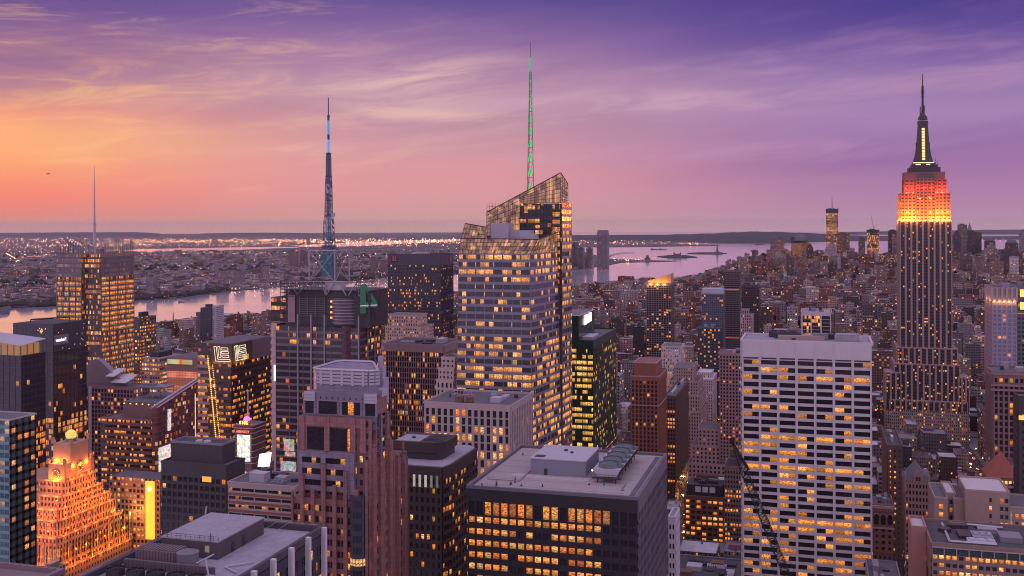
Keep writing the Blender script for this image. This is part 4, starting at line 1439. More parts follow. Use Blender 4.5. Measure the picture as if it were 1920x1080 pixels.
 def lattice(za, zb_, wa, wb, cell):
  n = max(1, round((zb_ - za) / cell))
  for i in range(n):
   q0_, q1_ = i / n, (i + 1) / n
   h0, h1 = (wa + (wb - wa) * q0_) / 2, (wa + (wb - wa) * q1_) / 2
   z0_, z1_ = za + (zb_ - za) * q0_, za + (zb_ - za) * q1_
   c0_ = [(-1, -1), (1, -1), (1, 1), (-1, 1)]
   for k in range(4):
    a_, n_ = c0_[k], c0_[(k + 1) % 4]
    ms.bar((mx + a_[0] * h0, my + a_[1] * h0, z0_), (mx + a_[0] * h1, my + a_[1] * h1, z1_), .22)
    ms.bar((mx + a_[0] * h0, my + a_[1] * h0, z0_), (mx + n_[0] * h1, my + n_[1] * h1, z1_), .14)
    ms.bar((mx + n_[0] * h0, my + n_[1] * h0, z0_), (mx + a_[0] * h1, my + a_[1] * h1, z1_), .14)
    ms.bar((mx + a_[0] * h1, my + a_[1] * h1, z1_), (mx + n_[0] * h1, my + n_[1] * h1, z1_), .14)
 for (pa, wa), (pb, wb) in zip(lat, lat[1:]):
  lattice(Zm(pa), Zm(pb), wa * px2m, wb * px2m, max(1.6, wa * px2m * .7))
 
 ms.bar((mx, my, Zm(290)), (mx, my, Zm(216)), .75, 10)
 ms.bar((mx, my, Zm(216)), (mx, my, Zm(183)), .32, 6)
 for py, w_ in ((289, 11), (332, 14), (377, 10), (404, 8), (462, 30), (218, 6), (256, 5)):
  r_ = w_ * px2m / 2
  ms.cone((mx, my), r_, r_, Zm(py), Zm(py) + .6, 12)
 for i in range(40):                                              # antenna panels and drums
  py = R.choice([R.uniform(336, 375), R.uniform(440, 470), R.uniform(380, 430)]); a = R.uniform(0, 2 * pi)
  r_ = (5 if py < 376 else 7 if py < 430 else 8) * px2m
  ms.box(mx + r_ * cos(a) - .25, mx + r_ * cos(a) + .25, my + r_ * sin(a) - .25, my + r_ * sin(a) + .25, Zm(py), Zm(py) + 1.6)
 mb = MB(); mb.bar((mx, my, Zm(475)), (mx, my, Zm(288)), .6, 8)  # blue light of the mast put into a glowing core
 mast = b.add('mast', ms, plain((0.03, 0.055, 0.11), .4, .3, .5))
 b.add('blue_glow', mb, glow((.02, .16, .5), .5), mast)
 BLUE = glow((0.03, .34, .95), .8); TEAL = glow((0.01, .12, .20), .4)
 for py0, py1, r_, m_ in ((286, 262, .85, glow((.06, .42, 1.0), .8)), (252, 226, .82, BLUE), (362, 345, .95, BLUE), (330, 300, .9, glow((.03, .2, .5), .4))):
  mb = MB(); mb.cone((mx, my), r_, r_, Zm(py0), Zm(py1), 10); b.add('blue_glow', mb, m_, mast)
 mb = MB(); hw = 10 * px2m; mb.box(mx - hw, mx + hw, my - hw, my + hw, Zm(518), Zm(476)); b.add('mast_base', mb, TEAL, mast)
 for i in range(9):
  mb = MB(); mb.cone((mx + R.choice((-3.4, 3.4)) * R.random(), my - 4.4), .75, .55, Zm(470 + i * 5.3), Zm(470 + i * 5.3) + 1.2, 10); b.add('dish', mb, WHITE, mast)
 mb = MB(); mb.cone((mx + 3.6, my - 1), 1.3, 1.2, Zm(406), Zm(399), 12); b.add('dish', mb, plain((.2, .4, .6), .4, .1, .2), mast)
 for py in (332, 404, 290):
  mb = MB(); mb.cone((mx, my), 1.15, 1.15, Zm(py - 1), Zm(py - 4), 10); b.add('red_band', mb, plain((0.45, 0.06, 0.04), .5, .1, .2), mast)
 # left annex with striped end and lit floors
 ax0, ax1, ax2 = X(505), X(517), X(537)
 mb = MB(); mb.box(ax0 + 1.5, ax1 - .02, Y + 2, Y + D, 0, Zf(610)); an = b.add('annex', mb, plain((0.06, 0.055, 0.07), .5, .2, .2))
 mb = MB(); fa = Face((ax0, Y + 1.9), (ax1 - .1, Y + 1.9), 70, Zf(608)); fa.slab(mb, .12, .98, 0, 1, -.08, .2)
 n_ = round(fa.H / 4.6)
 for k in range(n_):
  fa.slab(mb, 0, 1, k / n_, k / n_ + .45 / n_, 0, .5)
 b.add('striped_panel', mb, plain((0.46, 0.36, 0.38), .6, .1, .2), an)
 mb = MB(); mb.box(X(508, 560, Y + 14), X(536, 560, Y + 14), Y + 14, Y + D, Zf(610), Zf(559, Y + 14)); b.add('annex_top', mb, facade((0.05, .05, .06), 2.2, 5.2, .8, .5, .7, S=1.2), an)
 mb = MB(); xx = X(514, 690); mb.box(xx - .8, xx + .8, Y + .9, Y + 1.35, Zf(718), Zf(688)); b.add('lit_panel', mb, glow((1, .9, .8), 1.6), an)
 # advert screens at the foot, facing the square
 for (p0, p1, t, bt, c, s) in ((534, 553, 826, 848, (.9, .25, .3), .7), (536, 555, 850, 858, (.8, .05, .06), .8), (528, 556, 868, 886, (.45, .6, .6), .7)):
  mb = MB(); mb.box(X(p0, t), X(p1, t), Y - 1.4, Y - .9, Zf(bt), Zf(t)); b.add('advert_screen', mb, advert(c, s))
 b.finish(); reg(x0 - 4, x1 + 8, Y, Y + D, 770)


def advert(c, s):
 key = ('adv', c, s)
 if key in _MATS: return _MATS[key]
 m_, T = newmat('advert_screen', False)
 uv = T.n('ShaderNodeUVMap').outputs[0]
 nz = T.noise(uv, .55, 4, .7, 1.0); n2 = T.noise(uv, .23, 2, .5)
 cc = T.ramp(n2, [(.35, c), (.5, tuple(min(1, q * .4 + .5) for q in c)), (.62, (c[2], c[0] * .7, c[1]))])
 e = T.m('MULTIPLY', T.step(nz, .3, .7), s)
 finish(T, Base_Color=(.02, .02, .02), Emission_Color=cc, Emission_Strength=T.m('ADD', e, s * .35))
 _MATS[key] = m_
 return m_


build_mast_tower()


# ---- art deco giant at the right -----------------------------------------------------------
def build_deco_giant():
 Y = 1330.0
 b = Bld('skyscraper', 'tallest stone art deco skyscraper with orange and red floodlit crown and needle mast', 'skyscraper', 125, Y + 20)
 X = lambda px, py=600, y=Y: HX(px, y, py)
 Zf = lambda py, y=Y: HZ(py, 125, y)
 stone = (0.29, 0.22, 0.22)
 ST = plain(stone, .85, .15, .05)
 core = facade(stone, 2.2, 3.8, .5, .5, .22)
 wm = winmat(40, 0, 1.5, (0.02, 0.018, 0.025))
 mp = MB()
 D = 42.0

 def block(l, r, t, bt, dy=0.0, depth_=D, nb=8, lit=.25, seed=1, win=True, pri=0, name='wall', pw=2.1, mat=None):
  y = Y + dy
  x0, x1 = X(l, t, y), X(r, t, y)
  z0, z1 = Zf(bt, y), Zf(t, y)
  mb = MB(); mb.box(x0, x1, y, y + depth_, 0 if bt >= 770 else z0, z1)
  b.add(name, mb, mat or core)
  if win:
   f_ = Face((x0, y), (x1, y), max(z0, 2), z1)
   nf = max(1, round((z1 - f_.zb - 2) / 3.8))
   bays(f_, nb, nf, lit, seed, pri, pw)
   fl = left(x0, y, y + depth_, max(z0, 2), z1)
   bays(fl, 5, nf, lit, seed + 5, pri + 1, pw)
  return x0, x1, y, z0, z1

 def bays(f_, nb, nf, lit, seed, pri, pw=1.3):
  """stone piers, between them a dark strip with three windows a floor and metal spandrels"""
  rr = random.Random(seed)
  W_ = f_.W; pu = pw / W_; H_ = f_.H
  dk = MB()
  for k in range(nb + 1):
   u = k / nb
   f_.slab(mp, max(0, u - pu / 2), min(1, u + pu / 2), 0, 1, 0, .8)
  for k in range(nb):
   ua, ub = k / nb + pu / 2, (k + 1) / nb - pu / 2
   f_.slab(dk, ua, ub, 0, 1 - 1.5 / H_, .02, .06)
   n = 2
   for i in range(1, n):
    q = ua + (ub - ua) * i / n
    f_.slab(dk, q - .12 / W_, q + .12 / W_, 0, 1 - 1.5 / H_, .02, .3)
   for r in range(nf):
    pl = lit * (0.5 + 2.4 * rr.random() ** 3)
    for i in range(n):
     qa, qb = ua + (ub - ua) * (i + .18) / n, ua + (ub - ua) * (i + .82) / n
     va = (r + .25) / nf * (1 - 1.5 / H_); vb = (r + .72) / nf * (1 - 1.5 / H_)
     on = rr.random() < pl
     if on:
      p, uv = f_.pane(qa, qb, va, vb, .12)
      b.wins.append(dict(p=p, uv=uv, wr=rr.random(), lit=1.0, m=wm, pri=pri))
     else:
      p, uv = f_.pane(qa, qb, va, vb, .09)
      dkw.face(p, uv, 0, rr.random(), 0.0)
  b.add('spandrel', dk, SPD)
 SPD = plain((0.045, 0.035, 0.042), .5, .2, .2)
 dkw = MB()
 # base tiers and wings
 block(1668, 1815, 752, 770, -14, 70, 14, .2, 3, pri=3)
 block(1676, 1800, 683, 770, -8, 60, 11, .15, 4, pri=2)
 block(1660, 1690, 700, 770, -11, 30, 3, .3, 14, pri=2)
 block(1797, 1818, 705, 770, -11, 30, 3, .3, 15, pri=2)
 block(1681, 1796, 652, 690, -4, 50, 10, .16, 5, pri=1)
 s0, s1, _, _, zs = block(1687, 1785, 413, 690, 0, D, 9, .11, 6, pri=0)
 # crown above the setback: wings and a taller middle, each stepping in
 ledge = 2.2
 CR = plain((0.20, 0.125, 0.085), .8, .1, .1)
 crcore = facade((0.40, 0.32, 0.29), 2.2, 3.8, .35, .5, .1)

 def crown(l, r, t, bt, dy, dep, nb, name='crown_wall'):
  y = Y + dy
  x0, x1 = X(l, t, y), X(r, t, y); z0, z1 = Zf(bt, Y), Zf(t, y)
  mb = MB(); mb.box(x0, x1, y, y + dep, z0, z1)
  b.add(name, mb, CR)
  f_ = Face((x0, y), (x1, y), z0, z1); fl = left(x0, y, y + dep, z0, z1)
  for ff, n_ in ((f_, nb), (fl, 5)):
   for k in range(n_ + 1):
    ff.slab(cp, max(0, k / n_ - .5 / ff.W), min(1, k / n_ + .5 / ff.W), 0, 1, 0, .5)
   nf = max(1, int(ff.H / 3.8))
   for k in range(n_):
    for r_ in range(nf):
     p, uv = ff.pane(k / n_ + .9 / ff.W, (k + 1) / n_ - .9 / ff.W, (r_ + .3) / nf, (r_ + .7) / nf, .06)
     dkw.face(p, uv, 0, R.random(), 0.0)
  return x0, x1, y, z0, z1
 cp = MB()
 crown(1689, 1717, 362, 413, ledge, D - 2 * ledge, 4)
 crown(1754, 1782, 362, 413, ledge, D - 2 * ledge, 4)
 crown(1696, 1775, 336, 413, ledge + 3, D - 9, 9)
 crown(1717.5, 1753.5, 334, 413, ledge + 1.2, D - 8, 5)
 b.add('crown_pier', cp, CR)
 mb = MB(); mb.box(X(1697), X(1774), Y + 5, Y + D - 6, Zf(336), Zf(322)); b.add('parapet_wall', mb, plain((0.13, 0.10, 0.11), .8, .1, .1))
 mb = MB(); mb.box(X(1706), X(1766), Y + 8, Y + D - 9, Zf(322), Zf(313)); mb.box(X(1711), X(1761), Y + 10, Y + D - 11, Zf(313), Zf(308)); mb.box(X(1714), X(1756), Y + 12, Y + D - 13, Zf(308), Zf(304))
 b.add('upper_tier', mb, plain((0.05, 0.042, 0.055), .6, .15, .2))
 # mooring mast with winged corners and a lit glass strip
 cx, cy = X(1734.5), Y + D / 2
 wpx = depth(cx, cy) / F
 zz = lambda py: HZ(py, cx, cy)
 mb = MB()
 prof = [(304, 17.5), (292, 14), (275, 11.5), (255, 10), (240, 9), (233, 8.5)]
 for (pa, ra), (pb, rb) in zip(prof, prof[1:]):
  lo = [(cx + sx * ra * wpx, cy + sy * ra * wpx, zz(pa)) for sx, sy in ((-1, -.6), (-.6, -1), (.6, -1), (1, -.6), (1, .6), (.6, 1), (-.6, 1), (-1, .6))]
  hi = [(cx + sx * rb * wpx, cy + sy * rb * wpx, zz(pb)) for sx, sy in ((-1, -.6), (-.6, -1), (.6, -1), (1, -.6), (1, .6), (.6, 1), (-.6, 1), (-1, .6))]
  mb.loft(lo, hi)
 for py, r in ((233, 10), (225, 8.5)):
  mb.cone((cx, cy), r * wpx, r * .95 * wpx, zz(py), zz(py - 6), 16)
 mb.cone((cx, cy), 7 * wpx, 3 * wpx, zz(219), zz(212), 16)
 for s in (-1, 1):
  mb.box(cx + s * 11.5 * wpx - .5, cx + s * 11.5 * wpx + .5, cy - 2, cy + 2, zz(300), zz(268))
 ms = b.add('mooring_mast', mb, plain((0.045, 0.036, 0.045), .5, .15, .2))
 for k in range(12):
  y_a = 301 - k * 5.1
  rad_ = (15.2 - 6.3 * ((301 - y_a) / 65)) * wpx
  mb = MB(); mb.box(cx - 2.6 * wpx, cx + 2.6 * wpx, cy - rad_ - .9, cy - rad_ - .3, zz(y_a), zz(y_a - 3.9))
  b.add('lit_window', mb, glow((1, .62, .24), 1.5), ms)
 for k, py in enumerate((306.5, 310)):
  mb = MB(); r_ = (18, 14)[k] * wpx
  for a, c in ((-1, 1),) if k == 0 else ((-1, -.35), (.3, .8)):
   mb.box(cx + a * r_, cx + c * r_, Y + 11.2 - k * 1.6, Y + 11.6 - k * 1.6, zz(py), zz(py - 1.6))
  b.add('light_band', mb, glow((1, .75, .4), 1.6))
 mb = MB()
 mb.cone((cx, cy), 2.2 * wpx, 1.7 * wpx, zz(213), zz(165), 8); mb.cone((cx, cy), 1.2 * wpx, .6 * wpx, zz(165), zz(139), 8)
 for i in range(10):
  mb.cone((cx, cy), 3.0 * wpx, 3.0 * wpx, zz(182 - i * 2.2), zz(182.8 - i * 2.2), 8)
 mb.box(cx - 5 * wpx, cx - 3.4 * wpx, cy - 1, cy + 1, zz(217), zz(200)); mb.box(cx + 1.8 * wpx, cx + 3.6 * wpx, cy - 1, cy + 1, zz(214), zz(198))
 for i in range(26):
  a = R.uniform(0, 2 * pi); r_ = R.uniform(14, 28) * wpx; z_ = zz(R.choice([305, 312, 322]))
  mb.bar((cx + r_ * cos(a), cy + r_ * sin(a) * .5, z_ - 4), (cx + r_ * cos(a), cy + r_ * sin(a) * .5, z_ + R.uniform(2, 6)), .15)
 b.add('needle', mb, METAL_DARK)
 b.add('pier', mp, ST)
 o = b.add('dark_window', dkw, wm); o['kind'] = 'stuff'
 # floodlights on the setback; upper rows added to carry the glow up the wall
 zl = Zf(413) + 1.0
 for lv_, k_ in ((0, 1.0), (9, .5), (19, .26), (28, .12)):
  for px, e in ((1692, 5200), (1702, 5200), (1712, 9000), (1722, 5000), (1734, 2500), (1746, 5000), (1757, 9000), (1768, 5200), (1779, 5200)):
   b.light('floodlight', (X(px), Y - 1.2 - lv_ * .05, zl + lv_), e * k_ * 2.6, (1.0, .30 - lv_ * .007, .03), .4)
  for yy in (8, 20, 32):
   b.light('floodlight', (s0 - .8, Y + yy, zl + lv_), 13000 * k_, (1.0, .28, .03), .4)
 for px in (1693, 1703, 1713, 1758, 1768, 1779):
  b.light('floodlight', (X(px), Y + ledge + .9, Zf(362) + 1.2), 15000, (1.0, .03, .02), .4)
 for px in (1700, 1712, 1722, 1735, 1748, 1759, 1770):
  b.light('floodlight', (X(px), Y + .4, Zf(352)), 3600, (1, .05, .012), .4)
 b.light('floodlight', (X(1726), Y + ledge + .4, Zf(372)), 1500, (1, .3, .05), .4)
 b.light('floodlight', (X(1745), Y + ledge + .4, Zf(372)), 1500, (1, .3, .05), .4)
 b.finish(); reg(X(1660), X(1818), Y - 14, Y + 60, 752)


build_deco_giant()


# ---- stepped clock tower washed in orange floodlight ---------------------------------------------
def build_clock_tower():
 Y = 520.0
 XR = -437.0
 b = Bld('clock_tower', 'stepped stone theatre tower flooded in orange light, two round clocks and a globe on top', 'clock tower', -455, 555)
 BR = plain((0.42, 0.26, 0.19), .85, .18, .15)
 core = facade((0.40, 0.25, 0.18), 2.6, 3.7, .38, .5, .08)
 wm = winmat(40, 0, 1.2, (0.03, 0.02, 0.022))
 yc = 556.0
 # tiers: (right edge pixel, top pixel at the near corner, x setback from XR, y near, y far)
 spec = [(1075, 0.0, 520.5, 592.5), (1048, 1.6, 522.3, 590.3), (1010, 3.4, 525, 586.5), (978, 5.2, 527.5, 582.5), (957, 6.8, 530, 579), (932, 8.6, 536, 574), (903, 10.4, 541, 569.5)]
 zprev = 0.0
 tr = MB()
 zs = []
 for i, (py, sx, ya, yb) in enumerate(spec):
  z = HZ(py, XR - sx, ya)
  xr = XR - sx; xl = XR - 62 + sx
  mb = MB(); mb.box(xl, xr, ya, yb, zprev if i else 0, z)
  b.add('tier', mb, core)
  nf = max(1, round((z - (zprev if i else 70)) / 3.9))
  zb = zprev if i else 70
  for fc, nb in ((front(xl, xr, ya, zb, z), round((xr - xl) / 2.7)), (right(xr, ya, yb, zb, z), round((yb - ya) / 2.7))):
   for k in range(nb + 1):
    if k % 2 == 0:
     fc.slab(tr, max(0, k / nb - .35 / fc.W), min(1, k / nb + .35 / fc.W), 0, 1 + .6 / fc.H, 0, .35)
   fc.slab(tr, 0, 1, 1 - .5 / fc.H, 1 + .25 / fc.H, .0, .45)
   for r in range(nf):
    for c in range(nb):
     p, uv = fc.pane((c + .32) / nb, (c + .68) / nb, (r + .22) / nf, (r + .7) / nf, .05)
     b.wins.append(dict(p=p, uv=uv, wr=R.random(), lit=1.0 if R.random() < .16 else 0, m=wm, pri=0 if fc.n.x > .5 else 1))
  # ornaments on the terrace edge
  for k in range(9):
   yy = ya + (yb - ya) * k / 8
   tr.box(xr - .5, xr + .3, yy - .5, yy + .5, z, z + 1.4)
  zs.append((z, xr, xl, ya, yb)); zprev = z
 # terrace floodlights wash the tier above
 OR = (1.0, .235, .015)
 for i in range(len(zs)):
  z, xr, xl, ya, yb = zs[i]
  n = max(3, int((yb - ya) / 9))
  for k in range(n):
   yy = ya + 2 + (yb - ya - 4) * (k + .5) / n
   b.light('floodlight', (xr + 2.0, yy, z + 1.6), 1600, OR, .5)
  for xx in (xr - 4, xr - 12):
   b.light('floodlight', (xx, ya - 1.8, z + 1.6), 2000, (1.0, .22, .015), .25)
 # clock stage: two blocks
 z6, xr6, xl6, ya6, yb6 = zs[-1]
 def stage(xa, xb_, ya, yb, z0, py, ref, nm='clock_stage'):
  z = HZ(py, *ref)
  mb = MB(); mb.box(xa, xb_, ya, yb, z0, z)
  for (p, q) in ((xa, ya), (xb_, ya), (xb_, yb), (xa, yb)):
   mb.box(p - .9, p + .9, q - .9, q + .9, z, z + 2.6)
   mb.box(p - .6, p + .6, q - .6, q + .6, z + 2.6, z + 3.6)
  b.add(nm, mb, BR)
  return z
 xr = xr6 - 1.2
 za = stage(xr - 12, xr, ya6 + 1, yb6 - 3, z6, 872, (xr, ya6 + 1))
 ytop0, ytop1 = ya6 + 6, yb6 - 6
 zt = stage(xr - 12.6, xr + .4, ytop0, ytop1, za - 6, 833, (xr, ytop0), 'clock_stage')
 # small wings
 for yy in (yb6 - 3,):
  mb = MB(); mb.box(xr - 8, xr - .5, yy, yy + 3.2, z6, za - 1); b.add('clock_stage', mb, BR)
 # clocks: face, hands and dot numerals
 def clock(c, ax, r):
  mb = MB(); n = 28
  P = (lambda a, rr_, d: (c[0] + d, c[1] + rr_ * cos(a), c[2] + rr_ * sin(a))) if ax == 'x' else (lambda a, rr_, d: (c[0] + rr_ * cos(a), c[1] - d, c[2] + rr_ * sin(a)))
  lo = [P(2 * pi * i / n, r, 0) for i in range(n)]; hi = [P(2 * pi * i / n, r, .35) for i in range(n)]
  mb.loft(lo, hi); cf = b.add('clock_face', mb, plain((0.16, 0.09, 0.08), .7, .1, .2))
  mb = MB()
  for k in range(12):
   a = 2 * pi * k / 12; q = P(a, r * .82, .42)
   mb.sphere(q, r * .10, 6, 4)
  b.add('numeral', mb, glow((1, .62, .22), 1.8), cf)
  mb = MB(); o = P(0, 0, .45); mb.bar(o, P(-.9, r * .62, .45), .16); mb.bar(o, P(2.4, r * .45, .45), .18)
  b.add('hand', mb, METAL_DARK, cf)
 ycl = (ytop0 + ytop1) / 2
 clock((xr + .42, ycl, HZ(874, xr, ycl)), 'x', 3.1)
 clock((xr - 6.2, ya6 + .98, HZ(890, xr - 6, ya6)), 'y', 3.0)
 # globe on its drum
 gx, gy = xr - 6, ycl
 zg = HZ(815, gx, gy); rg = 3.3
 mb = MB(); mb.cone((gx, gy), 3.3, 2.9, zt, zg - rg * .6, 16); mb.cone((gx, gy), 3.7, 3.7, zt + 1.5, zt + 2.1, 16); b.add('lantern_drum', mb, plain((0.16, 0.24, 0.24), .6, .2, .3))
 mb = MB(); mb.sphere((gx, gy, zg), rg, 18, 12); gl_ = b.add('globe', mb, glow((1, .60, .12), 1.15), smooth=True)
 mb = MB()
 for k in range(6):
  for i in range(16):
   a0, a1 = 2 * pi * i / 16, 2 * pi * (i + 1) / 16; t_ = pi * k / 6
   if k < 3:
    zz_ = zg + rg * (k - 1) * .45; rr_ = sqrt(rg * rg - (zz_ - zg) ** 2) + .05
    mb.bar((gx + rr_ * cos(a0), gy + rr_ * sin(a0), zz_), (gx + rr_ * cos(a1), gy + rr_ * sin(a1), zz_), .07)
 b.add('globe_rib', mb, METAL_DARK, gl_)
 for p, e in (((xr + 1.2, ytop0 + 2, za - 2), 2400), ((xr + 1.2, ycl, za - 2.5), 2400), ((xr + 1.2, ytop1 - 2, za - 2), 2400), ((xr - 6, ya6 - 1.2, z6 + 1), 4000), ((xr - 4, ytop0 - 1.5, za + .8), 3360), ((xr - 10, ytop0 - 1.5, za + .8), 3360)):
  b.light('floodlight', p, e, OR, .3)
 b.add('terrace_ornament', tr, BR)
 b.finish(); reg(-499, XR, 520, 592, 1080)


build_clock_tower()


# ---- screened tower with thin white mast at the left --------------------------------------------------
def build_screen_tower():
 b = Bld('screen_tower', 'tall tower behind a rod screen with a thin white mast, its floors glowing amber', 'skyscraper', -600, 770)
 Yf = 730.0
 core = facade((0.11, 0.085, 0.075), 1.6, 4.3, .8, .6, .6, S=1.0)
 xa, xb = HX(107, Yf, 560), HX(154, Yf, 560)
 xR = -571.0
 ya, yb = HY(188, xR), HY(250, xR)
 zT = HZ(477, xb, Yf); zL = HZ(519, xb, Yf); zb = 60
 scr = plain((0.17, 0.15, 0.17), .5, .1, .2)
 mb = MB(); mb.box(xa, xb, Yf, yb - 4, 0, zT); b.add('wing_wall', mb, core)
 mb = MB(); mb.box(xb - 2, xR, ya, yb, 0, zT); b.add('wing_wall', mb, core)
 mb = MB(); mb.box(xb - 1, xb + 7, Yf + 6, ya + 3, 0, zT - 2); b.add('core_wall', mb, facade((0.04, 0.035, 0.045), 2.2, 4.3, .7, .5, .04))
 fr = MB(); rods = MB()
 wm = winmat(.9, 0, 1.1, (0.05, 0.035, 0.03), spec=.4)
 nf = round((zL - zb) / 4.25)
 for fc, sd_ in ((front(xa, xb, Yf, zb, zL), 1), (right(xR, ya, yb, zb, zL), 2)):
  rr = random.Random(sd_)
  grid_facade(b, fc, 4, nf, fr, wm, .3, .9, .5, .25, 'floor', lambda r, c: [.55, .9, .85, .8, .75, .95, .95, .9, .85, .98, .9, .6, .6, .75, .7, .5, .6, .6][(nf - 1 - r) % 18], 60 + sd_, pri=0)
  for k in range(nf * 2):
   fc.slab(rods, 0, 1, (k + .72) / (nf * 2), (k + .98) / (nf * 2), .75, .85)
  for k in range(5):
   fc.slab(rods, k / 4 * .985, k / 4 * .985 + .015, 0, 1, .7, .9)
 for fc in (front(xa, xb, Yf, zL, zT), right(xR, ya, yb, zL, zT)):
  n_ = 22
  for k in range(n_):
   fc.slab(rods, 0, 1, k / n_, k / n_ + .8 / n_, .5, .8)
  fc.slab(rods, .12, .88, .62, .76, .82, .95)
 b.add('facade_frame', fr, plain((0.10, 0.08, 0.08), .5, .1, .2)); b.add('rod_screen', rods, scr)
 # roof rods standing above the screens
 rr = random.Random(3)
 rm = MB()
 for (p0, p1, y0_, y1_, n) in ((xa, xb, Yf, Yf, 10), (xR, xR, ya, yb, 16)):
  for k in range(n):
   q = (k + .5) / n
   x, y = p0 + (p1 - p0) * q, y0_ + (y1_ - y0_) * q
   rm = MB(); rm.bar((x, y, zT - 8), (x, y, zT + rr.choice([4, 7, 10, 11, 12])), .32); b.add('roof_rod', rm, plain((0.06, 0.05, 0.07), .5, .1, .2))
 for k in range(6):
  x, y = xa + (xb - xa) * k / 5, Yf + 14
  rm = MB(); rm.bar((x, y, zT), (x, y, zT + rr.uniform(6, 12)), .3); b.add('roof_rod', rm, plain((0.06, 0.05, 0.07), .5, .1, .2))
 rm = MB(); rm.bar((xa + 5, Yf + 2, zT + 13), (xb - 1, ya, zT + 1), .35); b.add('roof_boom', rm, plain((0.06, 0.05, 0.07), .5, .1, .2))
 mb = MB(); mb.box(xa + 1, xb - 1, Yf + 1, yb - 5, zT, zT + .3); mb.box(xb - 1, xR - 1, ya + 1, yb - 1, zT, zT + .31); b.add('roof', mb, ROOF_TAR)
 mx, my = HX(177, 757, 400), 757.0
 zz = lambda py: HZ(py, mx, my)
 mb = MB(); mb.cone((mx, my), 1.25, .95, zz(478), zz(418), 10); mb.cone((mx, my), .9, .12, zz(418), zz(310), 10); mb.cone((mx, my), 1.7, 1.7, zz(421), zz(419), 12)
 b.add('mast', mb, plain((0.42, 0.36, 0.38), .5, .05, .2))
 for x, y in ((xa + 16, Yf), (xR, ya + 10), (xR, yb - 12)):
  mb = MB(); mb.sphere((x, y, zT + 12.4), .5, 6, 4); b.add('beacon', mb, glow((1, .08, .06), 3.0))
 b.finish(); reg(xa, xR, Yf, yb, 690)


build_screen_tower()


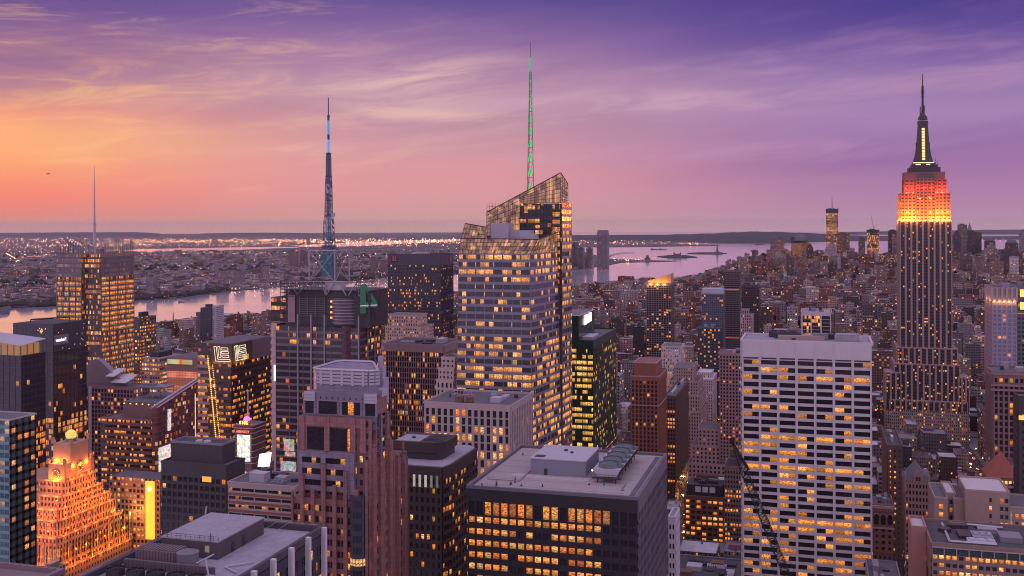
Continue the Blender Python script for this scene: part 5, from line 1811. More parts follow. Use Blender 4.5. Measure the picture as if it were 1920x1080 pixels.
# ---- dark glass pair at the far left ---------------------------------------------------------------
def build_dark_pair():
 # tower with the lit name sign
 Y = 640.0
 x1 = HX(100, Y, 640); x0 = HX(46, Y, 640); y1 = HY(161, x1)
 z1 = HZ(608, x1, Y); zb = 40
 b = Bld('glass_tower', 'dark glass tower with glowing white name sign under its flat top', 'office tower', (x0 + x1) / 2, (Y + y1) / 2)
 core = facade((0.035, 0.032, 0.045), 2.0, 4.1, .85, .6, .3)
 shell(b, x0 - 10, x1, Y, y1, 0, z1, core, ROOF_DARK)
 fr = MB(); wm = winmat(2.4, 1.2, 1.0, (0.025, 0.024, 0.036))
 zc = HZ(660, x1, Y)
 nf = round((zc - zb) / 4.1)
 lit = lambda r, c: [0, .0, .02, .03, .02, .04, .05, .03, .05, .1, .12, .2, .3, .6, .7, .35, .5, .3, .4, .3, .3][min(20, (nf - 1 - r))]
 grid_facade(b, front(x0 - 10, x1, Y, zb, z1), 7, nf, fr, wm, .25, .7, .22, .12, 'floor', lit, 71, top=z1 - zc)
 grid_facade(b, right(x1, Y, y1, zb, z1), 8, nf, fr, wm, .25, .7, .22, .12, 'floor', lit, 72, top=z1 - zc)
 b.add('facade_frame', fr, plain((0.05, 0.048, 0.066), .3, .15, .1))
 up = MB()
 for fc, n in ((front(x0 - 10, x1, Y, zc, z1), 12), (right(x1, Y, y1, zc, z1), 10)):
  for k in range(n + 1):
   fc.slab(up, min(.996, k / n), min(.996, k / n) + .004, 0, 1, .15, .4)
 b.add('mullion', up, plain((0.10, 0.10, 0.13), .4, .1, .2))
 mb = MB(); fa = right(x1, Y, y1, zc, z1)
 # sign box on the right face near the corner
 ys = HY(111, x1); zsn = HZ(637, x1, ys)
 w = HY(126, x1) - HY(95, x1)
 yA = Y + .3
 mb = MB(); mb.box(x1 + .2, x1 + .9, yA, HY(126, x1), zsn - 3.6, zsn + 3.6)
 sg = b.add('sign', mb, plain((0.17, 0.16, 0.21), .5, .05, .2))
 lettering('Proskauer', 3.4, glow((.95, .95, 1.0), 1.5), Vector((x1 + 1.0, (yA + HY(126, x1)) / 2 - .8, zsn)), ROT_RIGHT, True, .1, b, sg, width=(HY(126, x1) - yA) * .74)
 mb = MB(); mb.bar((HX(50, Y, 600), Y + 4, HZ(600, x0, Y)), (HX(106, Y, 596), Y + 14, HZ(594, x1, Y + 14)), .6); mb.bar((HX(50, Y, 600), Y + 4, HZ(600, x0, Y)), (HX(50, Y, 600), Y + 4, z1), .4); mb.bar((HX(106, Y, 596), Y + 14, HZ(594, x1, Y + 14)), (HX(106, Y, 596), Y + 14, z1), .4)
 b.add('window_crane', mb, METAL_DARK)
 sp = MB()
 for i in range(14):
  yy, z_ = R.uniform(Y + 1, y1 - 1), R.uniform(zc, z1 - 2)
  sp.box(x1 + .41, x1 + .5, yy, yy + .4, z_, z_ + .5)
 for i in range(10):
  xx, z_ = HX(R.gauss(78, 5), Y, 620), HZ(R.gauss(620, 3), x1, Y)
  sp.box(xx, xx + .6, Y - .5, Y - .41, z_, z_ + .7)
 o = b.add('lamp', sp, glow((1, .5, .2), 2.0)); o['kind'] = 'stuff'
 b.finish(); reg(x0 - 10, x1, Y, y1, 1000)
 # lower one in front with a butterfly roof
 Y = 560.0
 x1 = HX(40, Y, 680); x0 = HX(-60, Y, 680); y1 = HY(84, x1)
 z1 = HZ(668, x1, Y)
 b = Bld('glass_tower', 'dark glass tower with glowing glazed loft under a pale tilted roof', 'office tower', (x0 + x1) / 2, (Y + y1) / 2)
 core = facade((0.03, 0.03, 0.042), 2.0, 4.1, .85, .6, .3)
 shell(b, x0, x1, Y, y1, 0, z1, core, ROOF_DARK)
 fr = MB(); nf = round((z1 - zb) / 4.1)
 lit = lambda r, c: [.05, .12, 0, .02, .03, 0, .02, .04, .03, .05, .1, .5, .45, .75, .9, .8, .5, .4, .5, .4, .3][min(20, (nf - 1 - r))]
 grid_facade(b, front(x0, x1, Y, zb, z1), 9, nf, fr, wm, .25, .9, .22, .12, 'floor', lit, 73)
 grid_facade(b, right(x1, Y, y1, zb, z1), 6, nf, fr, wm, .25, .9, .22, .12, 'floor', lit, 74)
 b.add('facade_frame', fr, plain((0.04, 0.038, 0.055), .3, .15, .1))
 zl = HZ(648, x1, Y)
 mb = MB(); mb.box(x0, x1 - 2, Y + 1.5, y1 - 3, z1 + .12, zl); b.add('loft', mb, glow((1, .46, .15), .3))
 mb = MB()
 for k in range(9):
  xx = x0 + (x1 - 2 - x0) * k / 8; mb.box(xx - .25, xx + .25, Y + 1.0, Y + 1.48, z1 + .12, zl)
 for k in range(4):
  yy = Y + 1.5 + (y1 - 4.5 - Y) * k / 3; mb.box(x1 - 1.98, x1 - 1.5, yy - .25, yy + .25, z1 + .12, zl)
 b.add('post', mb, METAL_GREY)
 mb = MB()
 a = [(x0, Y - .5, zl + 5), (x1 + .5, Y - .5, zl), (x1 + .5, y1, zl + 2.5), (x0, y1, zl + 6)]
 mb.loft([(p[0], p[1], p[2] - .5) for p in a], a); b.add('tilted_roof', mb, METAL_PALE)
 b.finish(); reg(x0, x1, Y, y1, 1000)


build_dark_pair()

# ---- teal windowed tower cut by the left edge
WM_TEAL = winmat(60, 0, .9, (0.045, 0.085, 0.11))
def build_teal():
 Y = 430.0
 x1 = HX(18, Y, 800); x0 = HX(-70, Y, 800); y1 = HY(66, x1)
 z1 = HZ(789, x1, Y)
 b = Bld('office_tower', 'teal windowed dark tower cut by the left edge beside the floodlit clock tower', 'office tower', (x0 + x1) / 2, (Y + y1) / 2)
 shell(b, x0, x1, Y, y1, 0, z1, facade((0.025, 0.025, 0.03), 2.8, 4, .7, .5, .2), ROOF_TAR)
 fr = MB(); tl = MB()
 rr = random.Random(8)
 L = lambda r, c: 1.0 if rr.random() < .3 else 0
 zb = 60; nf = round((z1 - zb) / 4.0)
 fc = front(x0, x1, Y, zb, z1)
 grid_facade(b, fc, 10, nf, tl, WM_TEAL, .3, 1.6, .2, .3, None, .2, 81)
 grid_facade(b, right(x1, Y, y1, zb, z1), 4, nf, fr, WM_TEAL, 1.5, 1.5, .3, .3, None, L, 82)
 b.add('facade_frame', fr, CHARCOAL); b.add('spandrel', tl, plain((0.16, 0.28, 0.32), .3, .1, .2))
 frame_box(b, x0, x1, Y, y1, z1, METAL_PALE, .8, .5, .35)
 b.finish(); reg(x0, x1, Y, y1, 1080)


build_teal()

# ---- hotel with purple striped front and swooping roof screen
def build_stripe_hotel():
 Y, D = 700.0, 20.0
 b = tower('striped_hotel', 'hotel with purple and red striped front under a swooping grey roof screen', 'hotel', 148, 250, 726, Y, D, 900,
              facade((0.20, 0.15, 0.18), 2.2, 3.3, .5, .5, .2), plain((0.27, 0.20, 0.25), .6, .15, .2), winmat(40, 0, 1.3, (0.05, 0.02, 0.045)), 2.9, 3.3, .8, .9, .5, .3, None, .2, 1.5, seed=91, roofn=0)
 x0, x1, y0, y1, z1, zb = b.dim
 mb = MB()
 for p0, p1 in ((159, 163.5), (168, 173)):
  mb.box(HX(p0, Y, 760), HX(p1, Y, 760), Y - 1.2, Y - .55, zb, z1 + .5)
 b.add('white_stripe', mb, plain((0.55, 0.50, 0.58), .6, .05, .2))
 mb = MB(); pts = [(152, 722), (153, 706), (160, 698), (168, 680), (178, 677), (186, 679), (196, 688), (206, 698), (222, 710), (240, 722)]
 P = [(HX(px, Y + 3, py), HZ(py, -505, Y + 3)) for px, py in pts]
 zl = z1 + .1
 n = len(P)
 for i in range(n - 1):
  (xa, za), (xb, zb_) = P[i], P[i + 1]
  mb.face([(xa, Y + 3, zl), (xb, Y + 3, zl), (xb, Y + 3, zb_), (xa, Y + 3, za)])
  mb.face([(xb, Y + 9, zl), (xa, Y + 9, zl), (xa, Y + 9, za), (xb, Y + 9, zb_)])
  mb.face([(xa, Y + 3, za), (xb, Y + 3, zb_), (xb, Y + 9, zb_), (xa, Y + 9, za)])
 mb.face([(P[-1][0], Y + 3, zl), (P[-1][0], Y + 9, zl), (P[-1][0], Y + 9, P[-1][1]), (P[-1][0], Y + 3, P[-1][1])])
 mb.face([(P[0][0], Y + 9, zl), (P[0][0], Y + 3, zl), (P[0][0], Y + 3, P[0][1]), (P[0][0], Y + 9, P[0][1])])
 for k in range(7):
  z_ = zl + (P[4][1] - zl) * k / 8
  xs = [p[0] for p in P if p[1] > z_ + .4]
  if xs: mb.box(min(xs) + .5, max(xs) - .5, Y + 2.8, Y + 2.99, z_, z_ + .18)
 b.add('roof_screen', mb, plain((0.24, 0.21, 0.26), .5, .1, .2))
 for (p0, p1, pa, pb) in ((202, 218, 695, 708), (212, 240, 706, 719)):
  mb = MB(); xa, xb = HX(p0, Y + 2, pa), HX(p1, Y + 2, pb)
  za, zb_ = HZ(pa, -500, Y + 2), HZ(pb, -500, Y + 2)
  mb.loft([(xa, Y - 1, zb_ - .4), (xb, Y - 1, zb_ - .4), (xb + 4, Y + 9, za - .4), (xa + 4, Y + 9, za - .4)], [(xa, Y - 1, zb_), (xb, Y - 1, zb_), (xb + 4, Y + 9, za), (xa + 4, Y + 9, za)])
  b.add('roof_panel', mb, plain((0.55, 0.53, 0.6), .4, .05, .2))
 b.finish()


build_stripe_hotel()


# ---- brown banded tower with raked roof edge
def build_raked():
 Y = 640.0
 x1 = HX(283, Y, 770); x0 = HX(190, Y, 770); y1 = HY(366, x1)
 z1 = HZ(790, x1, Y); zb = 20
 b = Bld('office_tower', 'brown banded office tower with a raked roof edge beside the clock tower', 'office tower', (x0 + x1) / 2, (Y + y1) / 2)
 shell(b, x0, x1, Y, y1, 0, z1, facade((0.13, 0.075, 0.075), 2.4, 4, .85, .5, .3), ROOF_TAR)
 fr = MB(); wm = winmat(1.5, 1.5, 1.25, (0.03, 0.022, 0.026))
 nf = round((z1 - zb) / 4.0)
 lit = lambda r, c: [.6, .15, .35, .5, .55, .1, .6, .5, .3, .5, .4, .45, .4, .3, .3][(nf - 1 - r) % 15]
 grid_facade(b, front(x0, x1, Y, zb, z1), 5, nf, fr, wm, .0, 2.1, .3, .45, 'floor', lit, 101)
 grid_facade(b, right(x1, Y, y1, zb, z1), 5, nf, fr, wm, .0, 2.1, .3, .45, 'floor', lambda r, c: .45, 102, pri=1)
 b.add('facade_frame', fr, plain((0.17, 0.095, 0.10), .6, .15, .2))
 frame_box(b, x0, x1, Y, y1, z1, GRANITE, 1.0, .7, .5)
 # raked glass wing on the right
 zr0, zr1 = HZ(765, x1, Y + 1), HZ(712, x1, y1 - 1)
 mb = MB(); mb.loft([(x1 + .6, Y, zb), (x1 + 4, Y + 2, zb), (x1 + 4, y1 - 1, zb), (x1 + .6, y1, zb)], [(x1 + .6, Y, zr0), (x1 + 4, Y + 2, zr0), (x1 + 4, y1 - 1, zr1), (x1 + .6, y1, zr1)])
 w = b.add('glass_wing', mb, facade((0.16, 0.08, 0.09), 2.2, 3.4, .86, .7, .25, S=.8, glass=(.09, .045, .055)))
 mb = MB(); mb.bar((x1 + .4, Y, zr0 + .3), (x1 + .4, y1, zr1 + .3), .9); mb.bar((x1 + 4, Y + 2, zr0 + .3), (x1 + 4, y1, zr1 + .3), .5); b.add('coping', mb, METAL_PALE, w)
 # upper block with terrace and open frame
 ux0, ux1 = HX(232, Y + 8, 760), x1 - 1
 zu = HZ(757, x1, Y + 8)
 mb = MB(); mb.box(ux0, ux1, Y + 8, y1 - 4, z1 + .1, zu); b.add('upper_wall', mb, plain((0.20, 0.12, 0.13), .6, .15, .2))
 mb = MB(); mb.box(ux0 - .6, ux1 + .3, Y + 7.4, y1 - 3.6, zu, zu + .5); b.add('roof', mb, ROOF_TAR)
 for k in range(6):
  mb = MB(); xx = ux0 + 1 + (ux1 - ux0 - 2) * k / 5; mb.sphere((xx, Y + 7.2, zu - .8), .45, 6, 4); b.add('lamp', mb, glow((1, .45, .1), 4.0))
 mb = MB(); px0, px1 = HX(262, Y + 24, 740), HX(310, Y + 24, 740)
 za, zc = zu + .5, HZ(727, (px0 + px1) / 2, Y + 24)
 for x in (px0, (px0 + px1) / 2, px1):
  for y in (Y + 24, Y + 34):
   mb.bar((x, y, za), (x, y, zc), .3)
 for k in range(4):
  mb.bar((px0 + (px1 - px0) * k / 4, Y + 24, za), (px0 + (px1 - px0) * (k + 1) / 4, Y + 24, zc), .18)
 mb.box(px0 - .8, px1 + .8, Y + 23, Y + 35, zc, zc + 1.0)
 for k in range(5):
  mb.box(px0 + k * 2.3, px0 + k * 2.3 + 1.5, Y + 26, Y + 31, zc + 1.0, zc + 2.4)
 b.add('roof_frame', mb, METAL_GREY)
 mb = MB(); sx = x1 + 4.15; s0, s1 = HY(313, sx), HY(319, sx); mb.box(sx, sx + .3, s0, s1, HZ(808, sx, s0), HZ(768, sx, s0)); b.add('lit_sign', mb, advert((1, .75, .7), .9))
 mb = MB(); s0, s1 = HY(296, sx), HY(318, sx); mb.box(sx, sx + .4, s0, s1, HZ(885, sx, s0), HZ(840, sx, s0)); b.add('advert_screen', mb, advert((1, .6, .55), 1.1))
 b.finish(); reg(x0, x1 + 4, Y, y1, 905)


build_raked()

# ---- pale pink grid block with bright yellow vertical sign
def build_sign_block():
 Y = 597.0
 x1 = HX(301, Y, 900); x0 = HX(205, Y, 900); z1 = HZ(900, x1, Y)
 b = Bld('office_block', 'pinkish grid fronted block with a tall glowing yellow sign on its corner', 'office block', (x0 + x1) / 2, Y + 9)
 shell(b, x0, x1, Y, Y + 18, 0, z1, facade((0.24, .17, .17), 2.4, 3.6, .6, .6, .3), ROOF_TAR)
 fr = MB(); rr = random.Random(3)
 nf = round((z1 - 20) / 3.7)
 grid_facade(b, front(x0, x1, Y, 20, z1), 13, nf, fr, winmat(40, 0, 1.2, (.03, .02, .025)), 1.0, 1.5, .5, .45, None, lambda r, c: 1.0 if rr.random() < [.8, .75, .2, .8, .5, .1, .6, .55, .2][(nf - 1 - r) % 9] and c < 9 else 0, 5)
 b.add('facade_frame', fr, plain((0.30, 0.20, 0.20), .7, .15, .2))
 mb = MB(); mb.box(HX(275, Y, 900), HX(291, Y, 900), Y - 1.4, Y - .6, HZ(1012, x1, Y), HZ(903, x1, Y)); sg = b.add('sign', mb, glow((1, .62, .05), 1.15))
 mb = MB(); cx = HX(283, Y, 915); mb.cone((cx, Y - 1), .0, .0, 0, 0, 3) if False else mb.sphere((cx, Y - 1.5, HZ(916, cx, Y)), 1.5, 12, 8); b.add('lamp', mb, glow((1, .85, .5), 2.4), sg)
 b.light('sign_light', ((x0 + x1) / 2 + 3, Y - 7, HZ(960, x1, Y)), 5200, (1, .55, .08), 2.0)
 b.finish(); reg(x0, x1, Y, Y + 18, 1080)


build_sign_block()


# ---- salmon lit media facade
def build_salmon():
 Y = 720.0
 x0, x1 = HX(313, Y, 680), HX(371, Y, 680); z1 = HZ(672, x1, Y); zb = 20
 b = Bld('media_building', 'salmon lit media facade with a green and orange ticker along its top', 'media building', (x0 + x1) / 2, Y + 15)
 shell(b, x0, x1, Y, Y + 30, 0, z1, plain((0.28, .16, .15), .7, .1, .2), ROOF_TAR)
 m_, T = newmat('media_panel')
 uv = T.sep(T.n('ShaderNodeUVMap').outputs[0])
 row = T.white(T.comb(T.m('FLOOR', T.m('DIVIDE', uv[1], 6.0)), 2.0, 1.0))
 nz = T.noise(T.comb(T.m('MULTIPLY', uv[0], .12), T.m('MULTIPLY', uv[1], .1), 0), 1, 3, .6)
 fx = T.m('GREATER_THAN', T.m('FRACT', T.m('DIVIDE', uv[0], 1.4)), .12); fy = T.m('GREATER_THAN', T.m('FRACT', T.m('DIVIDE', uv[1], 2.0)), .1)
 e = T.m('MULTIPLY', T.m('MULTIPLY', fx, fy), T.m('ADD', .22, T.m('MULTIPLY', T.m('MULTIPLY', nz, row), .9)))
 finish(T, Base_Color=(.2, .1, .09), Emission_Color=T.mix(nz, (1, .12, .06, 1), (1, .42, .22, 1)), Emission_Strength=e)
 p = MB()
 for k in range(8):
  h = (z1 - 10 - zb) / 8; p.box(x0 + .5, x1 - .2, Y - .5, Y - .02, zb + k * h, zb + k * h + h - .8)
 b.add('media_panel', p, m_)
 tk = MB(); tk.box(x0 + 1, x1 - 5, Y - .8, Y - .1, HZ(684, x1, Y), HZ(675.5, x1, Y))
 m2, T = newmat('ticker')
 uv = T.sep(T.n('ShaderNodeUVMap').outputs[0])
 cc = T.ramp(T.m('DIVIDE', uv[0], 16.0), [(0, (.55, .62, .35)), (.4, (.75, .8, .4)), (.62, (.95, .7, .3)), (.74, (1, .12, .03)), (.86, (1, .3, .08)), (1, (.6, .5, .2))])
 finish(T, Base_Color=(.02, .02, .02), Emission_Color=cc, Emission_Strength=T.m('ADD', .45, T.m('MULTIPLY', T.noise(T.comb(T.m('MULTIPLY', uv[0], .6), uv[1], 0), 1, 2, .5), .5)))
 b.add('ticker', tk, m2)
 reg(x0, x1, Y, Y + 30, 800)


build_salmon()


# ---- dark banded tower with neon sign box
def build_neon():
 Y = 600.0
 x1 = HX(434, Y, 700); x0 = HX(371, Y, 700); y1 = HY(506, x1)
 z1 = HZ(645, x1, Y); zs = HZ(683, x1, Y); zb = 20
 b = Bld('neon_sign_tower', 'dark banded tower with two white neon letter signs at its top corner', 'office tower', (x0 + x1) / 2, (Y + y1) / 2)
 shell(b, x0, x1, Y, y1, 0, z1, facade((0.07, 0.05, 0.055), 2.2, 3.9, .85, .5, .35), ROOF_TAR)
 fr = MB(); con = MB(); wm = winmat(1.7, .85, 1.2, (0.03, 0.022, 0.026))
 nf = round((zs - zb) / 3.95)
 xm = HX(406, Y, 760)
 lit = lambda r, c: [.2, .15, .25, .3, .55, .6, .35, .75, .6, .45, .75, .4, .65, .7, .6, .5, .7, .6, .7, .5, .6][(nf - 1 - r) % 21]
 grid_facade(b, front(x0, HX(391, Y, 760), Y, zb, HZ(668, x1, Y)), 3, nf, con, wm, .0, 2.0, .3, .5, 'floor', lit, 111)
 grid_facade(b, front(xm, x1, Y, zb, zs), 4, nf, fr, wm, .2, 1.9, .2, .3, 'floor', lit, 112)
 grid_facade(b, right(x1, Y, y1, zb, zs), 6, nf, fr, wm, .2, 1.9, .2, .3, 'floor', lambda r, c: lit(r, c) * .8, 113, pri=0)
 b.add('facade_frame', fr, plain((0.05, 0.035, 0.04), .5, .15, .2)); b.add('facade_frame', con, plain((0.24, 0.19, 0.20), .7, .15, .2))
 # bulb strings
 mb = MB()
 for (p0, q0, p1, q1) in ((391.5, 672, 407, 828), (400, 684, 414, 828), (367.5, 740, 368, 828)):
  for k in range(44):
   t = k / 43; px, py = p0 + (p1 - p0) * t, q0 + (q1 - q0) * t
   mb.sphere((HX(px, Y, py), Y - .9, HZ(py, x0 + 10, Y)), .5 if p0 < 400 and p0 > 380 else .33, 6, 4)
 o = b.add('light_bulb', mb, glow((1, .46, .09), 2.0)); o['kind'] = 'stuff'
 # sign box
 sb = MB(); sb.box(HX(396, Y, 660), x1 + .8, Y - .8, Y - .02, zs, z1); sb.box(x1 + .02, x1 + .8, Y - .02, HY(470, x1), zs, z1)
 bx = b.add('sign_box', sb, plain((0.085, 0.05, 0.035), .6, .2, .2))
 up = MB(); up.box(x1 + .02, x1 + .6, HY(471, x1), y1, zs, z1)
 f_ = right(x1 + .6, HY(471, x1), y1, zs, z1)
 for k in range(9): f_.slab(up, 0, 1, k / 9, k / 9 + .03, 0, .15)
 b.add('metal_panel', up, plain((0.19, 0.15, 0.18), .5, .1, .2))
 NEON = glow((1, .82, .62), 1.9)

 def neon(fc, u0, u1, v0, v1, extra):
  """letter outline tubes: an upright with three arms, drawn as a double line"""
  t = MB(); W_, H_ = u1 - u0, v1 - v0
  def seg(pts, close=True):
   q = [fc.P(u0 + W_ * (a + .12 * (1 - c)), v0 + H_ * c, .5) for a, c in pts]
   for i in range(len(q) if close else len(q) - 1):
    t.bar(q[i], q[(i + 1) % len(q)], .115)
  if extra:
   seg([(0, 1), (.16, 1), (.16, .14), (1, .14), (1, 0), (0, 0)])
   seg([(.26, 1), (.40, 1), (.40, .26), (.26, .26)])
   for yy in (.78, .53, .28):
    seg([(.48, yy + .15), (.95, yy + .15), (.95, yy), (.48, yy)])
  else:
   seg([(0, 1), (.30, 1), (.30, .16), (1, .16), (1, 0), (0, 0)])
   seg([(.12, .95), (.2, .95), (.2, .08), (.12, .08)])
   for yy in (.80, .55, .30):
    seg([(.40, yy + .15), (.98, yy + .15), (.98, yy), (.40, yy)])
  b.add('neon_letter', t, NEON, bx)
 ff = front(HX(396, Y, 660), x1 + .8, Y - .8, zs, z1); fr2 = right(x1 + .8, Y - .8, HY(470, x1), zs, z1)
 neon(ff, .18, .86, .14, .86, True); neon(fr2, .10, .64, .14, .88, False)
 glo = MB()
 for k in range(5):
  glo.box(x1 + .82, x1 + .9, HY(452, x1) + k * 1.6, HY(452, x1) + k * 1.6 + 1.0, zs + 1.2, zs + 4.6)
 b.add('lit_window', glo, glow((1, .42, .08), .8), bx)
 for k in range(4):
  b.light('sign_light', (x0 + 13 + k * 3.5, Y - 2.2, zs + .8), 160, (1, .5, .15), .3)
 b.light('sign_light', (x1 + 2.4, Y + 6, zs + .8), 260, (1, .5, .15), .3); b.light('sign_light', (x1 + 2.4, Y + 14, zs + .8), 260, (1, .5, .15), .3)
 b.finish(); reg(x0, x1, Y, y1, 850)


build_neon()


# ---- thin sign tower with ball pole
def build_ball_tower():
 Y = 540.0
 x0, x1 = HX(440, Y, 830), HX(472, Y, 830); z1 = HZ(800, x1, Y)
 b = Bld('sign_tower', 'narrow billboard tower with glowing screens, red wordmark and pink ball on a pole', 'sign tower', (x0 + x1) / 2, Y + 8)
 mb = MB(); mb.box(x0, x1, Y, Y + 16, 0, z1); b.add('wall', mb, plain((.12, .07, .08), .6, .2, .2))
 mb = MB(); mb.box(x0 - 1, x1 + 1, Y + .5, Y + 15.5, z1, z1 + .4); b.add('roof', mb, ROOF_TAR)
 f_ = front(x0, x1, Y, 0, z1)
 Z = lambda py: HZ(py, x1, Y)
 fm = MB()
 for py in (804, 812, 822, 834, 846, 858, 869):
  fm.bar((x0 - 1.6, Y - .3, Z(py)), (x1 + 1.6, Y - .3, Z(py)), .2)
  fm.bar((x1 + 1.6, Y - .3, Z(py)), (x1 + 1.6, Y + 14, Z(py)), .2)
 b.add('sign_frame', fm, plain((.45, .3, .33), .5, .1, .2))
 mb = MB(); mb.box(HX(446, Y, 830), HX(470, Y, 830), Y - .9, Y - .5, Z(866), Z(816)); b.add('advert_screen', mb, advert((.8, .72, .5), 1.5))
 mb = MB(); mb.box(HX(447, Y, 800), HX(469, Y, 800), Y - .7, Y - .2, Z(814), Z(806)); sg = b.add('sign', mb, plain((.25, .05, .05), .5, .1, .2))
 lettering('TOSHIBA', 2.0, glow((1, .2, .12), 1.3), Vector(((x0 + x1) / 2 + .2, Y - .8, Z(810))), ROT_FRONT, True, .06, b, sg, width=(x1 - x0) * .8)
 mb = MB(); mb.box(HX(449, Y, 798), HX(467, Y, 798), Y + .6, Y + 1.0, z1 + .4, z1 + 3.2); sg = b.add('sign', mb, plain((.3, .12, .03), .5, .1, .2))
 lettering('2013', 2.6, glow((1, .62, .16), 2.6), Vector(((x0 + x1) / 2, Y + .5, z1 + 1.8)), ROT_FRONT, True, .06, b, sg, width=(x1 - x0) * .52)
 px, py_ = HX(465, Y + 6, 780), Y + 6
 mb = MB(); mb.bar((px, py_, z1), (px, py_, HZ(733, px, py_)), .35, 8); mb.box(px - .8, px + .8, py_ - .8, py_ + .8, HZ(734, px, py_), HZ(732, px, py_)); b.add('pole', mb, plain((.4, .3, .36), .5, .1, .2))
 mb = MB(); mb.sphere((px, py_ - 1.2, HZ(785, px, py_)), 1.9, 14, 10); b.add('ball', mb, glow((1, .12, .42), 2.2))
 b.light('sign_light', (px, py_ - 5, HZ(786, px, py_)), 4000, (1, .15, .45), 1.0)
 for (p0, p1, t, bt, c, s) in ((445, 453, 880, 902, (1, .5, .55), 1.6), (455, 462, 880, 902, (1, .35, .4), 1.2)):
  mb = MB(); mb.box(HX(p0, Y - 6, 890), HX(p1, Y - 6, 890), Y - 6.6, Y - 6, HZ(bt, x1, Y), HZ(t, x1, Y)); b.add('advert_screen', mb, advert(c, s))
 b.finish(); reg(x0, x1, Y, Y + 16, 880)
 # bright tilted billboard on its own frame
 Yb = 500.0
 q = Bld('billboard', 'blazing white tilted billboard above the cream banded block', 'billboard', HX(492, Yb, 870), Yb)
 zt, zb_ = HZ(850, HX(492, Yb), Yb), HZ(876, HX(492, Yb), Yb)
 x0, x1 = HX(483, Yb, 860), HX(503, Yb, 860)
 mb = MB(); mb.loft([(x0, Yb, zb_), (x1 - 1.2, Yb + 3, zb_), (x1 - 1.2, Yb + 3.6, zb_), (x0, Yb + .6, zb_)], [(x0 + 1.2, Yb, zt - .6), (x1, Yb + 3, zt), (x1, Yb + 3.6, zt), (x0 + 1.2, Yb + .6, zt - .6)])
 q.add('screen', mb, advert((1, .9, .85), 3.2))
 mb = MB(); mb.box(x0 + .2, x1 - 1, Yb + 3.7, Yb + 8, 0, zb_ + 2); q.add('base', mb, plain((.16, .1, .11), .6, .2, .2))
 q.light('screen_light', ((x0 + x1) / 2, Yb - 5, (zt + zb_) / 2), 22000, (1, .5, .48), 3.0)
 FOOT.append((x0 - 2, x1 + 2, Yb - 2, Yb + 10))


build_ball_tower()


# ---- mid row towers from the kit ---------------------------------------------------------------------
W40 = lambda S=1.1, g=(.02, .02, .028): winmat(40, 0, S, g)
b = tower('office_tower', 'near black slab tower far behind the mast tower with red numerals at its top corners', 'office tower', 727, 826, 478, 1250, 48, 640,
          facade((0.03, 0.028, 0.04), 1.6, 3.9, .6, .5, .18), plain((0.055, 0.05, 0.075), .4, .1, .1), winmat(1.6, .8, 1.5, (0.02, 0.018, 0.03)), 2.1, 3.9, .35, 1.6, .4, .1, 'floor', .12, 13, ROOF_DARK, seed=121, floorvar=.9)
x0, x1, y0, y1, z1, zb = b.dim
for xx, wd_, nm in ((HX(739.5, 1250, 485), 6.4, 0),):
 mb = MB(); mb.box(xx - 4.2, xx + 4.2, y0 - .9, y0 - .45, z1 - 9, z1 - 1.5); sg = b.add('sign', mb, plain((.03, .01, .015), .5, .1, .2))
 lettering('32', 8.0, glow((.9, .1, .16), .28), Vector((xx, y0 - .95, z1 - 5.2)), ROT_FRONT, False, .1, b, sg, width=6.6)
mb = MB(); mb.box(x1 + .45, x1 + .8, y1 - 12, y1 - 9, z1 - 10, z1 - 2); b.add('sign', mb, glow((.8, .1, .14), .2))
b.finish()

b = tower('office_tower', 'dark red tower of close vertical fins between the granite tower and the crystal tower', 'office tower', 720, 832, 648, 690, 42, 860,
          facade((0.09, 0.05, 0.06), 1.5, 3.7, .6, .5, .3), plain((0.33, 0.235, 0.27), .6, .12, .1), winmat(1.5, .75, 1.3, (0.025, 0.015, 0.02)), 1.75, 3.75, .5, .9, .7, .05, 'floor', .2, 4.5, ROOF_DARK, seed=131, floorvar=.85)
b.finish()

b = tower('office_tower', 'cream stone office block with tall slot windows and tank topped roof before the crystal tower', 'office tower', 796, 957, 760, 508, 42, 880,
          facade((0.34, 0.28, 0.29), 3.0, 3.8, .4, .6, .2), plain((0.40, 0.33, 0.34), .75, .12, .1), W40(1.25), 3.3, 4.4, 1.45, .8, .55, .2, None, lambda r, c: (1.0 if R.random() < .5 else 0) if r < 6 else (1.0 if R.random() < .15 else .02), 2.2, ROOF_TAR, seed=141, roofn=0,
          sidelit=lambda r, c: 1.0 if R.random() < .1 else 0)
x0, x1, y0, y1, z1, zb = b.dim
tank(b, x0 + 17, y0 + 7, z1 + .1, 2.4, 2.8, legs=.5); tank(b, x0 + 22.5, y0 + 7, z1 + .1, 2.1, 2.6, legs=.5)
roof_kit(b, x0 + 2, x0 + 15, y0 + 12, y1 - 4, z1 + .12, 4, 5, hmax=2.2); roof_kit(b, x0 + 26, x1 - 2, y0 + 6, y1 - 4, z1 + .12, 9, 4, [METAL_PALE, plain((.25, .34, .42), .5, .1, .2)], 4.0)
mb = MB()
for k in range(8):
 mb.bar((x0 + 8 + k * 1.6, y0 + 20, z1), (x0 + 8 + k * 1.6, y0 + 20, z1 + 4), .12)
mb.bar((x0 + 8, y0 + 20, z1 + 4), (x0 + 20, y0 + 20, z1 + 4), .14); mb.bar((x0 + 8, y0 + 20, z1 + 2), (x0 + 20, y0 + 20, z1 + 2), .14)
b.add('roof_frame', mb, METAL_PALE)
b.finish()


